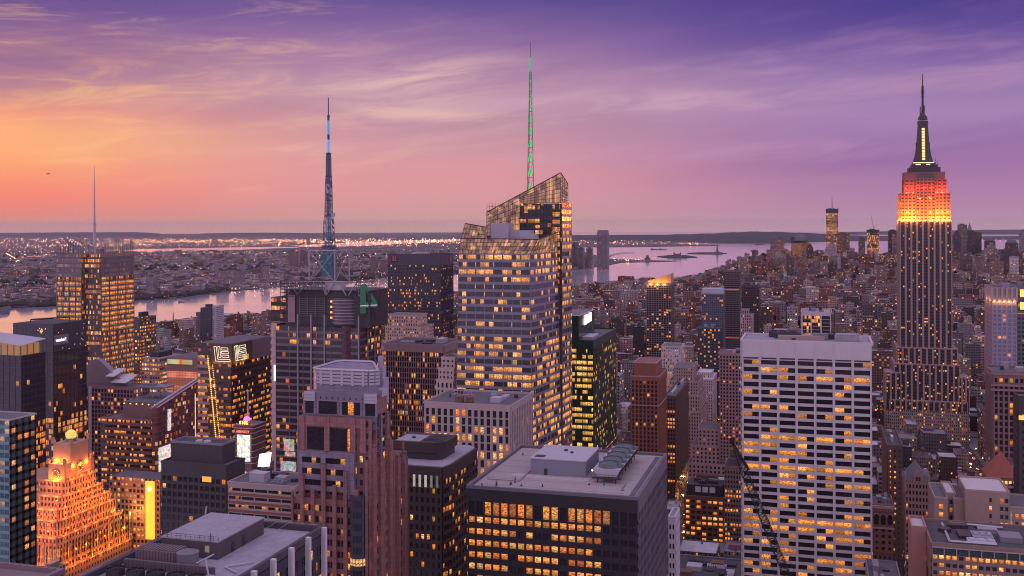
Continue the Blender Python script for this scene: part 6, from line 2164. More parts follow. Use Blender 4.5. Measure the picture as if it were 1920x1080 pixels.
def build_chamfer():
 Y = 404.0
 xa, xb = HX(736, Y, 870), HX(829, Y, 870); c = 6.0
 xr = HX(846, Y + c, 870); y1 = HY(897, xr)
 b = Bld('office_tower', 'dark brown chamfered tower with pale roof and boxed penthouse', 'office tower', (xa + xr) / 2, (Y + y1) / 2)
 z1 = HZ(877, xb, Y); zb = 70
 poly = [(xa, Y), (xb, Y), (xr, Y + c), (xr, y1 - 4), (xr - 4, y1), (xa, y1)]
 mb = MB(); mb.prism(poly, 0, z1); b.add('wall', mb, facade((0.06, 0.042, 0.045), 2.4, 3.8, .5, .5, .2))
 ins = [(xa + .6, Y + .6), (xb - .3, Y + .6), (xr - .6, Y + c + .3), (xr - .6, y1 - 4.3), (xr - 4.3, y1 - .6), (xa + .6, y1 - .6)]
 mb = MB(); mb.prism(ins, z1, z1 + .3); b.add('roof', mb, ROOF_PALE)
 fr = MB(); wm = W40(1.15, (.018, .014, .018)); rr = random.Random(5)
 nf = round((z1 - 5 - zb) / 3.85)
 L = lambda p: (lambda r, c_: 1.0 if rr.random() < p else 0.0)
 grid_facade(b, Face((xa, Y), (xb, Y), zb, z1), 9, nf, fr, wm, 1.2, 1.7, .35, .33, None, lambda r, c_: 1.0 if rr.random() < [.0, .25, .1, .15, .3, .05, .35, .25, .2, .25, .1, .3][(nf - 1 - r) % 12] else 0, 151, top=5.0)
 grid_facade(b, Face((xb, Y), (xr, Y + c), zb, z1), 3, nf, fr, winmat(1.2, .6, 1.2, (.018, .014, .018)), .15, 1.7, .3, .3, 'floor', lambda r, c_: rr.choice([.1, .3, .9, .1]), 152, top=5.0)
 grid_facade(b, Face((xr, Y + c), (xr, y1 - 4), zb, z1), 9, nf, fr, wm, 1.0, 1.7, .35, .33, None, L(.2), 153, top=5.0, pri=1)
 b.add('facade_frame', fr, BROWNDARK)
 sl = MB()
 for k, s in enumerate((.75, .7, .85, .3, .2)):
  p_, uv = Face((xa, Y), (xb, Y), zb, z1).pane(.42 + k * .115, .47 + k * .115, 1 - 8.4 / (z1 - zb), 1 - 3.4 / (z1 - zb), .42)
  sl = MB(); sl.face(p_, uv); b.add('tall_window', sl, glow((.9, .75, .72), s * .6))
 hx0, hx1 = HX(737, Y + 10, 850), HX(826, Y + 10, 850); hz0, hz = z1 + .3, HZ(829, (hx0 + hx1) / 2, Y + 10)
 hy1 = Y + 28
 hz_m = hz0 + (hz - hz0) * .42
 mb = MB(); mb.prism([(hx0, Y + 11), (hx1 - 2, Y + 11), (hx1, Y + 13), (hx1, hy1), (hx0, hy1)], hz0, hz_m); b.add('penthouse_base', mb, METAL_DARK)
 mb = MB(); mb.prism([(hx0, Y + 10), (hx1 - 3, Y + 10), (hx1 + 1, Y + 14), (hx1 + 1, hy1 + 1), (hx0, hy1 + 1)], hz_m, hz); ph = b.add('penthouse', mb, BROWNDARK)
 mb = MB(); mb.box(hx0 + 1, hx1 - 10, Y + 11, hy1 - 4, hz, hz + .25); b.add('roof', mb, ROOF_PALE, ph)
 mb = MB(); mb.box(hx1 - 9, hx1 - 1, Y + 14, hy1 - 1, hz, hz + .2)
 for k in range(4): mb.bar((hx1 - 9, Y + 14 + k * 3.4, hz + .5), (hx1 - 1, Y + 14 + k * 3.4, hz + .9), .18)
 mb.cone(((hx0 + hx1) / 2 - 4, Y + 17), .8, .8, hz, hz + .9, 10)
 b.add('roof_unit', mb, METAL_DARK, ph)
 b.finish(); reg(xa, xr, Y, y1, 1080)


build_chamfer()


# green glass tower
b = tower('glass_tower', 'dark green glass tower with yellow lit floors and a glowing rooftop sign', 'office tower', 1030, 1112, 640, 690, 84, 850,
          facade((0.02, 0.045, 0.04), 2.0, 3.9, .85, .6, .5), plain((0.02, 0.05, 0.042), .25, .1, .1), winmat(2.4, 1.2, 1.25, (0.015, 0.035, 0.032), tint=(1, .62, .12)), 4.0, 3.95, .3, 1.5, .2, .15, None, lambda r, c: R.choice([.9, .8, .95, .7, .3]), 5.0, ROOF_TAR, seed=161,
          sidelit=lambda r, c: R.choice([.05, .1, .2, .3, .1]), roofn=3)
x0, x1, y0, y1, z1, zb = b.dim
hx = HX(1085, y0 + 6, 600); hz = HZ(592, hx, y0 + 6); hy1 = HY(1114, hx)
mb = MB(); mb.box(x0 + 2, hx, y0 + 6, hy1, z1, hz); ph = b.add('penthouse', mb, plain((0.018, 0.05, 0.042), .25, .1, .1))
mb = MB(); mb.bar((hx, y0 + 6, hz), (hx, hy1, hz), .4); mb.bar((x0 + 2, y0 + 6, hz), (hx, y0 + 6, hz), .3); b.add('coping', mb, METAL_PALE, ph)
ys, ye = HY(1094, hx), HY(1107, hx); zc = HZ(600, hx, ys)
mb = MB(); L_ = ye - ys
f_ = right(hx, ys, ye, zc - 3.5, zc + 3.5)
for (u0, u1, v0, v1) in ((0, .35, 0, .62), (.35, .7, .08, .72), (.7, 1, .12, 1), (.1, .5, .62, .95)):
 f_.slab(mb, u0, u1, v0, v1, .2, .7)
b.add('rooftop_sign', mb, glow((1, .88, .88), 2.0), ph)
mb = MB(); mb.bar((hx + .5, ys, zc - 4), (hx + 3, ys + 6, z1 + .1), .12); mb.bar((hx + .5, ye, zc - 4), (hx + 3, ye - 2, z1 + .1), .12); b.add('cable', mb, METAL_GREY, ph)
b.finish()

# red brick tower with stone trimmed crown
b = tower('brick_tower', 'slim red brick tower with white string courses and a boxed crown', 'apartment tower', 1183, 1234, 706, 850, 46, 860,
          facade((0.23, 0.10, 0.085), 2.2, 3.4, .4, .5, .08), BRICK_RED, W40(1.1), 3.2, 3.5, 1.3, 1.0, .45, .1, None, .07, 3.5, ROOF_TAR, seed=171, roofn=0)
x0, x1, y0, y1, z1, zb = b.dim
mb = MB(); mb.box(x0 + 2, x1 - 2, y0 + 2.5, y1 - 10, z1, HZ(683, x1, y0)); cr = b.add('crown', mb, BRICK_RED)
mb = MB(); parapet(mb, x0 + 1.7, x1 - 1.7, y0 + 2.2, y1 - 9.7, HZ(683, x1, y0) - .05, .9, .6); b.add('coping', mb, LIMESTONE, cr)
mb = MB()
for z_ in (z1 - .2, HZ(762, x1, y0)):
 mb.box(x0 - .7, x1 + .7, y0 - .7, y0 - .46, z_, z_ + .8); mb.box(x1 + .46, x1 + .7, y0 - .45, y1, z_, z_ + .8)
b.add('string_course', mb, LIMESTONE); b.finish()

b = tower('office_tower', 'dark brown tower by the avenue with three rows of bright paired windows', 'office tower', 1246, 1266, 744, 945, 100, 895,
          facade((0.10, 0.06, 0.06), 2.4, 3.5, .5, .55, .15), plain((0.115, 0.068, 0.065), .8, .2, .2), W40(1.5), 2.4, 3.5, .9, 1.5, .3, .25, None, lambda r, c: 1.0 if (r % 9) in (0, 5, 6, 7) and R.random() < .9 else (.3 if R.random() < .1 else 0), 2, ROOF_TAR, seed=181,
          sidelit=lambda r, c: 1.0 if R.random() < .04 else 0)
b.finish()


def stepped(name, label, cat, Y, steps, wall, seed, visb, group=None, lit=.1, nbw=2.6, roofm=ROOF_TAR):
 """setback tower: list of (left px, right px, top px, setback, depth)"""
 xs = [HX((a + c) / 2, Y, t) for a, c, t, _, _ in steps]
 b = Bld(name, label, cat, xs[-1], Y + 12, group)
 M = plain(wall, .85, .2, .1); core = facade(wall, nbw, 3.6, .42, .5, lit)
 prev = 0.0; fr = MB(); lo = 1e9; hi = -1e9; ymax = Y
 for i, (a, c, t, sb, dp) in enumerate(steps):
  x0, x1 = HX(a, Y + sb, t), HX(c, Y + sb, t); z = HZ(t, (x0 + x1) / 2, Y + sb)
  lo, hi = min(lo, x0), max(hi, x1); ymax = max(ymax, Y + sb + dp)
  mb = MB(); mb.box(x0, x1, Y + sb, Y + sb + dp, 0 if i == 0 else max(0, prev - 3), z); b.add('tier', mb, core)
  mb = MB(); mb.box(x0 + .4, x1 - .4, Y + sb + .4, Y + sb + dp - .4, z, z + .1); b.add('roof', mb, roofm)
  zlow = max(prev if i else 0, HZ(visb + 10, (x0 + x1) / 2, Y))
  if z - zlow > 4:
   f_ = front(x0, x1, Y + sb, zlow, z); nb = max(2, round((x1 - x0) / nbw)); nf = max(1, round((z - zlow - 1) / 3.6))
   grid_facade(b, f_, nb, nf, fr, W40(1.1), nbw * .55, 1.6, .3, .22, None, (lambda r, c: 1.0 if R.random() < lit else 0), seed + i, top=1.0)
  parapet(fr, x0 - .33, x1 + .33, Y + sb - .33, Y + sb + dp + .3, z - .02, 1.0, .5)
  prev = z
 b.add('facade_frame', fr, M)
 reg(lo, hi, Y, ymax, visb)
 b.finish()
 return b


stepped('setback_tower', 'limestone setback tower right of the red brick tower, its top shoulder carved', 'office tower', 1080, [(1247, 1315, 772, 0, 60), (1250, 1313, 742, 2, 56), (1255, 1309, 716, 5, 50), (1263, 1299, 689, 9, 36)], (.33, .245, .24), 191, 850, lit=.04)
stepped('setback_tower', 'tan limestone tower with pale roof left of the white slab, shoulders stepping up', 'office tower', 900, [(1290, 1368, 872, 0, 30), (1297, 1365, 838, 1, 28), (1309, 1363, 806, 2, 24)], (.36, .26, .27), 201, 905, lit=.03, nbw=3.4)
stepped('setback_tower', 'cream stone tower with crown of tall slots in front of the black slab tower', 'office tower', 1010, [(716, 793, 640, 0, 40), (722, 790, 614, 2, 36), (726, 783, 592, 5, 28)], (.42, .33, .31), 211, 648, lit=.3)
stepped('setback_tower', 'slim white setback block wedged between the finned tower and the crystal tower', 'office tower', 600, [(818, 850, 715, 0, 24), (822, 851, 693, 1, 22), (828, 853, 672, 2, 18)], (.50, .42, .41), 221, 735, lit=.03)
stepped('setback_tower', 'white boxed laboratory block with lit upper floors above the limestone tower', 'office block', 1230, [(1239, 1277, 672, 0, 40), (1240, 1277, 650, 1, 34)], (.46, .44, .48), 231, 700, lit=.55)
stepped('warehouse', 'low white roofed block with rooftop tanks beyond the limestone tower', 'warehouse', 1300, [(1300, 1336, 712, 0, 60), (1308, 1334, 699, 14, 30)], (.50, .47, .52), 232, 745, roofm=plain((.5, .5, .55), .9, .1, .2))

b = tower('apartment_tower', 'pinkish balconied apartment tower half hidden behind the white slab', 'apartment tower', 1349, 1396, 664, 900, 26, 850,
          facade((.27, .17, .18), 2.4, 3.0, .5, .5, .15), plain((.30, .19, .20), .8, .15, .2), W40(1.0), 2.6, 3.0, 1.1, 1.2, .9, .5, None, lambda r, c: 1.0 if R.random() < .13 else 0, 1.5, ROOF_TAR, seed=241); b.finish()
b = tower('apartment_tower', 'dark apartment tower with an orange glowing slanted cap near the river', 'apartment tower', 1212, 1258, 533, 1500, 34, 690,
          facade((.08, .065, .075), 3.0, 3.1, .5, .5, .2), plain((.16, .13, .145), .6, .15, .2), winmat(3, 0, 1.2, (.02, .022, .03)), 3.4, 3.1, .9, .9, .3, .7, None, lambda r, c: 1.0 if R.random() < .12 else 0, 2, ROOF_DARK, seed=251, roofn=0)
x0, x1, y0, y1, z1, zb = b.dim
mb = MB(); za, zc = z1 + 4.5, HZ(513, x1, y0)
mb.loft([(x0 + 2, y0 + 2, z1), (x1, y0 + 2, z1), (x1, y1 - 4, z1), (x0 + 2, y1 - 4, z1)], [(x0 + 2, y0 + 2, za), (x1, y0 + 2, zc), (x1, y1 - 4, zc), (x0 + 2, y1 - 4, za)])
b.add('cap', mb, plain((.55, .32, .16), .6, .1, .1))
for k in range(3): b.light('floodlight', (x0 + 6 + k * 10, y0 - 3, z1 + .4), 5000, (1, .4, .08), .5)
b.finish()
b = tower('apartment_tower', 'blue grey glass apartment tower with a pale flat cap', 'apartment tower', 1316, 1356, 552, 1450, 30, 640,
          facade((.13, .14, .2), 2.2, 3.1, .7, .6, .1), plain((.15, .16, .22), .4, .15, .2), winmat(3, 1.5, 1.1, (.05, .06, .09)), 2.6, 3.1, .4, .7, .2, .3, None, lambda r, c: 1.0 if R.random() < .1 else 0, 1, ROOF_PALE, seed=261, roofn=0)
x0, x1, y0, y1, z1, zb = b.dim
mb = MB(); mb.box(x0 + .5, x1 - .5, y0 + 1, y1 - 1, z1, HZ(542, x1, y0)); b.add('cap', mb, plain((.42, .42, .5), .5, .05, .2)); b.finish()
b = tower('apartment_tower', 'teal dark glass apartment slab in front of the blue grey tower', 'apartment tower', 1308, 1350, 616, 1380, 26, 695,
          facade((.05, .07, .09), 2.4, 3.1, .7, .6, .12), plain((.06, .085, .11), .4, .15, .2), winmat(3, 1.5, 1.1, (.03, .04, .055)), 2.6, 3.1, .4, .8, .2, .3, None, lambda r, c: 1.0 if R.random() < .14 else 0, 1, ROOF_DARK, seed=271); b.finish()
b = tower('office_tower', 'dark ribbed concrete tower with a red beacon frame on top', 'office tower', 1357, 1386, 508, 1600, 28, 640,
          facade((.09, .075, .09), 1.6, 3.2, .5, .5, .05), plain((.13, .11, .13), .7, .15, .2), W40(1.2), 2.0, 3.2, .35, 1.5, .2, .6, 'floor', .05, 2, ROOF_DARK, seed=281)
x0, x1, y0, y1, z1, zb = b.dim
mb = MB(); mb.sphere(((x0 + x1) / 2 + 2, y0 + 6, z1 + 4), 1.3, 8, 6); b.add('beacon', mb, glow((1, .1, .08), 2.2)); b.finish()
b = tower('office_tower', 'black tower with white framed stair windows right of the ribbed tower', 'office tower', 1391, 1422, 535, 1500, 28, 635,
          facade((.05, .04, .05), 2.0, 3.4, .5, .5, .06), plain((.065, .05, .06), .6, .15, .2), W40(1.2), 2.4, 3.4, .8, 1.4, .3, .25, None, lambda r, c: 1.0 if R.random() < .06 else 0, 3, ROOF_DARK, seed=291); b.finish()
stepped('setback_tower', 'small pinkish stepped tower before the black tower with stair windows', 'apartment tower', 1400, [(1388, 1412, 590, 0, 18), (1391, 1404, 581, 2, 12)], (.33, .26, .29), 301, 640, lit=.1)
b = tower('office_tower', 'white framed dark glass block standing behind the roof of the white slab', 'office tower', 1503, 1558, 586, 1150, 40, 640,
          facade((.05, .045, .06), 2.4, 3.6, .8, .6, .2), plain((.5, .46, .52), .6, .1, .2), winmat(2, 1, 1.2, (.03, .028, .035)), 13, 3.6, 1.5, .4, .9, .1, None, lambda r, c: R.choice([.1, .1, .7]) if c < 2 else 0, 3.5, ROOF_PALE, seed=311, nbf=3); b.finish()

# ---- red and grey block at the square's edge, banded block, fore roofs
b = tower('office_tower', 'charcoal concrete tower with an open boxed top before the square', 'office tower', 303, 425, 872, 440, 16, 1000,
          facade((.05, .045, .05), 2.6, 3.7, .6, .55, .08), plain((.058, .052, .06), .7, .2, .2), W40(1.1, (.02, .018, .024)), 2.9, 3.75, .9, 1.5, .3, .28, None, lambda r, c: 1.0 if R.random() < .06 else 0, 6, ROOF_TAR, seed=321, roofn=0)
x0, x1, y0, y1, z1, zb = b.dim
mb = MB(); xa, xb = HX(321, 444, 850), HX(417, 444, 850); zt = HZ(836, xb, 444)
mb.box(xa, xb, 444, 455.5, z1 + .12, zt); tp = b.add('top_box', mb, plain((.058, .052, .06), .7, .2, .2))
mb = MB(); parapet(mb, xa - .2, xb + .2, 443.8, 455.7, zt, 1.0, .6); b.add('coping', mb, METAL_GREY, tp)
mb = MB()
for k in range(2): mb.cone((xa + 12 + k * 4.5, 450), 1.9, 1.7, zt, zt + .8, 16)
b.add('roof_fan', mb, METAL_PALE, tp)
mb = MB(); mb.box(HX(380, 440, 900), HX(397, 440, 900), 439.55, 439.62, HZ(906, x1, 440), HZ(896, x1, 440)); b.add('lit_window', mb, glow((1, .42, .05), 1.0)); b.finish()

b = tower('office_block', 'red and cream banded block beside the granite tower with plant on its roof', 'office block', 428, 553, 912, 400, 22, 1000,
          facade((.28, .14, .12), 2.4, 3.9, .7, .5, .2), plain((.36, .30, .30), .75, .15, .2), winmat(1.6, .8, 1.0, (.02, .02, .022)), 6, 3.9, .5, 2.3, .2, .35, None, lambda r, c: R.choice([0, .05, .4]), 1.4, ROOF_TAR, seed=331, roofn=8)
x0, x1, y0, y1, z1, zb = b.dim
rb = MB(); f_ = front(x0, x1, y0, zb, z1); nf = round((z1 - 1.4 - zb) / 3.9)
for r in range(nf):
 v = (r * (z1 - 1.4 - zb) / nf) / f_.H; f_.slab(rb, 0, 1, v + .4 / f_.H, v + 1.5 / f_.H, .36, .42)
b.add('brick_band', rb, BRICK_RED); b.finish()


def build_fore_roof():
 """big flat roof near the viewer with screens, tank, fans; white fins on its right side"""
 xr = HX(604, 252, 990); xl = HX(386, 252, 965); y1 = 252.0; y0 = 196.0
 z1 = HZ(988, xr, y1)
 b = Bld('office_tower', 'near tower seen from above, equipment crowded roof and tall white fins down one side', 'office tower', (xl + xr) / 2, (y0 + y1) / 2)
 mb = MB(); mb.box(xl, xr, y0, y1, 0, z1 - 1.5); b.add('wall', mb, facade((.05, .045, .055), 2.2, 3.9, .8, .6, .25))
 mb = MB(); mb.box(xl + .8, xr - .8, y0 + .8, y1 - .8, z1 - 1.5, z1 - 1.3); b.add('roof', mb, ROOF_PALE)
 mb = MB(); parapet(mb, xl - .3, xr + .3, y0 - .3, y1 + .3, z1 - 1.6, 1.8, 1.0); b.add('parapet', mb, plain((.06, .055, .07), .5, .2, .3))
 fc = right(xr, y0, y1, 90, z1 - 2); fr = MB()
 grid_facade(b, fc, 20, round((fc.H) / 3.9), fr, winmat(2, 1, 1.0, (.025, .025, .035)), .2, 1.3, .2, .15, None, .2, 341, top=2.5)
 b.add('facade_frame', fr, METAL_DARK)
 for k in range(7):
  yy = y1 - .6 - k * 9.0
  mb = MB(); mb.box(xr + .25, xr + 1.5, yy - .55, yy + .55, 60, z1 + .1); b.add('fin', mb, plain((.55, .52, .58), .6, .08, .3))
 zr = z1 - 1.3
 # raised deck
 dx0, dx1 = xl + 5.5, xr - 14; dy0, dy1 = 224.0, 246.0
 mb = MB(); mb.box(dx0, dx1, dy0, dy1, zr, zr + 4.2); dk = b.add('penthouse', mb, plain((.09, .075, .085), .7, .2, .3))
 mb = MB(); mb.box(dx0 - .2, dx1 + .2, dy0 - .2, dy1 + .2, zr + 4.2, zr + 4.5); b.add('roof', mb, ROOF_PALE, dk)
 mb = MB()
 for k in range(13):
  x = dx0 + (dx1 - dx0) * k / 12; mb.bar((x, dy0 + .2, zr + 4.5), (x, dy0 + .2, zr + 5.5), .05)
 mb.bar((dx0, dy0 + .2, zr + 5.5), (dx1, dy0 + .2, zr + 5.5), .05); mb.bar((dx0, dy0 + .2, zr + 5.0), (dx1, dy0 + .2, zr + 5.0), .04)
 for x in (dx0 + 1.5, dx1 - 2): mb.bar((x, dy0, zr + 4.5), (x, dy0, zr + 6.4), .12)
 b.add('railing', mb, METAL_DARK, dk)
 mb = MB(); mb.box(dx1 + .02, dx1 + .1, dy0 + 6, dy0 + 7.4, zr, zr + 2.4); mb.box(dx1 + .02, dx1 + .1, dy0 + 11, dy0 + 12.6, zr, zr + 2.8); b.add('door', mb, METAL_DARK, dk)
 mb = MB(); mb.box(dx1 - 3.6, dx1 - 2.4, dy0 - .1, dy0 - .02, zr + 1.6, zr + 3.2); b.add('window', mb, glow((.9, .6, .4), .25), dk)
 # louvred screen wall and round tank
 mb = MB(); sx0, sx1 = xl + 3.5, xl + 14.5
 mb.box(sx0, sx1, 216.5, 221.5, zr, zr + 3.4)
 f_ = front(sx0, sx1, 216.5, zr, zr + 3.4)
 for k in range(13): f_.slab(mb, k / 13, k / 13 + .03, 0, 1, 0, .25)
 for k in range(12): mb.box(sx0 + .3 + k * .9, sx0 + .8 + k * .9, 216.8, 221.2, zr + 3.4, zr + 3.7)
 b.add('louvre_screen', mb, plain((.17, .125, .135), .7, .2, .4))
 mb = MB(); c = (xl + 17.2, 217.5); mb.cone(c, 2.6, 2.6, zr, zr + 3.6, 24); mb.cone(c, 2.7, .0, zr + 3.6, zr + 4.5, 24); b.add('water_tank', mb, plain((.16, .15, .18), .6, .2, .4))
 for k in range(5):
  mb = MB(); c = (xl + 4.5 + k * 5.4, 207.5); mb.cone(c, 2.2, 2.05, zr, zr + 1.9, 22, cap=False); mb.cone(c, 2.0, 2.0, zr + 1.3, zr + 1.4, 16)
  for q in range(6): mb.bar((c[0], c[1], zr + 1.55), (c[0] + 1.9 * cos(q * pi / 3), c[1] + 1.9 * sin(q * pi / 3), zr + 1.5), .12)
  mb.bar((c[0] - 2.2, c[1], zr + 1.95), (c[0] + 2.2, c[1], zr + 1.95), .08); mb.bar((c[0], c[1] - 2.2, zr + 1.95), (c[0], c[1] + 2.2, zr + 1.95), .08)
  b.add('fan', mb, METAL_DARK)
 mb = MB(); mb.box(xl + 2, xr - 3, 203.5, 211.5, zr, zr + .25); b.add('fan_deck', mb, plain((.22, .2, .24), .7, .3, .5))
 mb = MB(); mb.box(xl + 3, xr - 8, 212.6, 213.3, zr, zr + 2.2)
 f_ = front(xl + 3, xr - 8, 212.6, zr, zr + 2.2)
 for k in range(24): f_.slab(mb, k / 24, k / 24 + .012, 0, 1, 0, .12)
 b.add('screen_wall', mb, plain((.11, .09, .105), .7, .25, .4))
 mb = MB()
 for k in range(7):
  y = y1 - 3 - k * 2.6; mb.bar((xl + .8, y, z1 + .2), (xl + 4.6, y + 1, z1 + .5), .1)
 mb.bar((xl + .4, y0 + 4, z1 + .8), (xl + .4, y1, z1 + .8), .12); mb.bar((xl + 1.5, y1 - 2, z1 + 3.5), (xl + 4.5, y1 - 8, z1 - .5), .22); mb.bar((xl + 2, y1 - .5, z1 + .6), (xr - 1, y1 - .5, z1 + .6), .1)
 for k in range(6):
  x = xl + 6 + k * 3.6; mb.bar((x, y1 - 4, zr + .6), (x + 2, y1 - .8, z1 + .6), .08)
 b.add('roof_rail', mb, METAL_GREY)
 mb = MB(); c = (xr - 7, 209); mb.box(c[0] - 1, c[0] + 1, c[1] - 1, c[1] + 1, zr, zr + 1.6); mb.bar((c[0], c[1], zr + 1.6), (c[0] - 1.5, c[1] + 1, zr + 5), .25); mb.bar((c[0] - 3.2, c[1], zr + 4.2), (c[0] + .2, c[1] + 2, zr + 6), .2); b.add('window_crane', mb, plain((.3, .34, .4), .5, .1, .3))
 mb = MB()
 for k in range(4): mb.bar((xr - 4.5 + k * .5, 199, zr + .5), (xr - 4.5 + k * .5, 214, zr + .5), .14)
 mb.bar((xr - 4, 216, zr + .4), (xr - 9, 219, zr + .4), .2); mb.bar((xr - 9, 219, zr + .4), (xr - 4, 224, zr + .4), .2)
 b.add('pipe', mb, METAL_PALE)
 b.finish(); reg(xl, xr, y0, y1, 1080)


build_fore_roof()


def build_corner_roof():
 y0, y1 = 150.0, 204.0
 xr = HX(119, y1, 1073); z1 = HZ(1066, xr, y1)
 b = Bld('low_tower', 'brown coped roof corner peeking in at the lower left edge', 'building', xr - 10, 180)
 mb = MB(); mb.box(xr - 60, xr, y0, y1, 0, z1 - 1.2); b.add('wall', mb, facade((.12, .09, .1), 2.4, 3.8, .6, .5, .2))
 mb = MB(); mb.box(xr - 59, xr - 1, y0 + 1, y1 - 1, z1 - 1.2, z1 - 1.05); b.add('roof', mb, plain((.2, .15, .16), .9, .3, .3))
 mb = MB(); parapet(mb, xr - 60.2, xr + .2, y0 - .2, y1 + .2, z1 - 1.3, 1.3, 1.1)
 for k in range(30): mb.box(xr - 60 + k * 2, xr - 60 + k * 2 + .25, y1 - 1.0, y1 + .25, z1, z1 + .12)
 b.add('parapet', mb, plain((.2, .15, .16), .8, .2, .3)); reg(xr - 60, xr, y0, y1, 1080)


build_corner_roof()


# ---------------------------------------------------------------- right hand side
def build_studios():
 """dark red brick studio block with big bright windows at the avenue corner, and its slim neighbour"""
 Y = 800.0
 x0, x1 = HX(1284, Y, 960), HX(1357, Y, 960); z1 = HZ(931, x0, Y); D = 30.0
 b = Bld('studio_block', 'dark brick studio block with big amber windows on the avenue corner', 'studio building', (x0 + x1) / 2, Y + 15)
 shell(b, x0, x1, Y, Y + D, 0, z1, facade((.13, .07, .06), 2.6, 4, .6, .6, .3), ROOF_TAR)
 fr = MB(); rr = random.Random(2); wm = W40(1.5, (.03, .018, .016))
 nf = 11
 grid_facade(b, front(x0, x1, Y, 4, z1), 7, nf, fr, wm, 1.3, 1.9, .5, .35, None, lambda r, c: 1.0 if (r in (10, 7, 6, 5, 4, 0) and rr.random() < .75) or (c in (0, 6) and rr.random() < .7) else (.9 if rr.random() < .2 else 0), 1, top=2.0)
 # bright side on the avenue
 fl = left(x0, Y, Y + D, 4, z1)
 grid_facade(b, fl, 6, nf, fr, wm, .8, 1.7, .4, .3, None, .6, 3, top=2.0, pri=1)
 b.add('facade_frame', fr, plain((.16, .085, .07), .8, .2, .2))
 frame_box(b, x0, x1, Y, Y + D, z1, plain((.16, .085, .07), .8, .2, .2), 1.2, .6, .6)
 mb = MB(); za = HZ(907, x0, Y + 6); mb.box(x0 + 1, x1 - 1, Y + 5, Y + D - 4, z1, za); p = b.add('attic', mb, METAL_DARK)
 for k in range(3):
  mb = MB(); xa = x0 + 7.5 + k * 5.4; mb.box(xa, xa + 4.2, Y + 4.6, Y + 4.98, z1 + 3.0, za - 1.2); b.add('skylight', mb, plain((.55, .6, .68), .2, .05, .2), p)
 roof_kit(b, x0 + 2, x1 - 2, Y + 8, Y + D - 5, za, 7, 6, [METAL_DARK, METAL_GREY], 3.0)
 b.finish(); reg(x0, x1, Y, Y + D, 1032)
 b = tower('loft_tower', 'slim brick loft tower with a roof tank beside the studio block', 'loft building', 1358, 1390, 877, Y + 1, 28, 1032,
              facade((.14, .09, .085), 2.2, 3.6, .5, .5, .2), plain((.22, .155, .15), .8, .2, .2), W40(1.4), 2.2, 3.6, .9, 1.6, .3, .25, None, lambda r, c: 1.0 if r in (3, 6, 9, 12, 13) and R.random() < .8 else (.9 if R.random() < .1 else 0), 2.5, ROOF_TAR, seed=401, roofn=0)
 x0, x1, y0, y1, z1, zb = b.dim
 mb = MB(); mb.box(x0 + 2, x1 - 1.5, y0 + 4, y0 + 16, z1, z1 + 6); b.add('bulkhead', mb, plain((.12, .10, .11), .8, .2, .2))
 tank(b, (x0 + x1) / 2, y0 + 10, z1 + 6, 3.2, 4.5, legs=1.5); b.finish()
 # low roof in front
 Y = 592.0
 x0, x1 = HX(1253, Y, 1060), -40.5; z1 = 57.0
 b = Bld('low_block', 'low block with dark roof, ducts and pale fan bank before the studio block', 'building', (x0 + x1) / 2, Y + 24)
 shell(b, x0, x1, Y, Y + 46, 0, z1, facade((.12, .1, .11), 2.6, 3.8, .6, .5, .3), ROOF_DARK)
 frame_box(b, x0, x1, Y, Y + 46, z1, METAL_GREY, 1.0, .8, .02)
 roof_kit(b, x0 + 3, x1 - 3, Y + 6, Y + 42, z1 + .12, 17, 11, [METAL_DARK, METAL_GREY, METAL_PALE, WOOD], 2.6)
 mb = MB()
 for k in range(9): mb.box(x0 + 19 + k * 1.3, x0 + 19.8 + k * 1.3, Y + 26, Y + 31, z1 + .12, z1 + 1.8)
 b.add('fan_bank', mb, METAL_PALE); reg(x0, x1, Y, Y + 46, 1080)
 b = tower('sliver_tower', 'narrow white sliver block beside the gravel roofed office block', 'building', 1253, 1266, 974, 420, 14, 1080,
              facade((.42, .4, .46), 1.4, 3.5, .35, .5, .05), plain((.46, .44, .5), .7, .1, .2), W40(), 1.2, 3.6, .6, 1.9, .12, .1, None, .05, 2, ROOF_PALE, seed=411, roofn=0); b.finish()


build_studios()


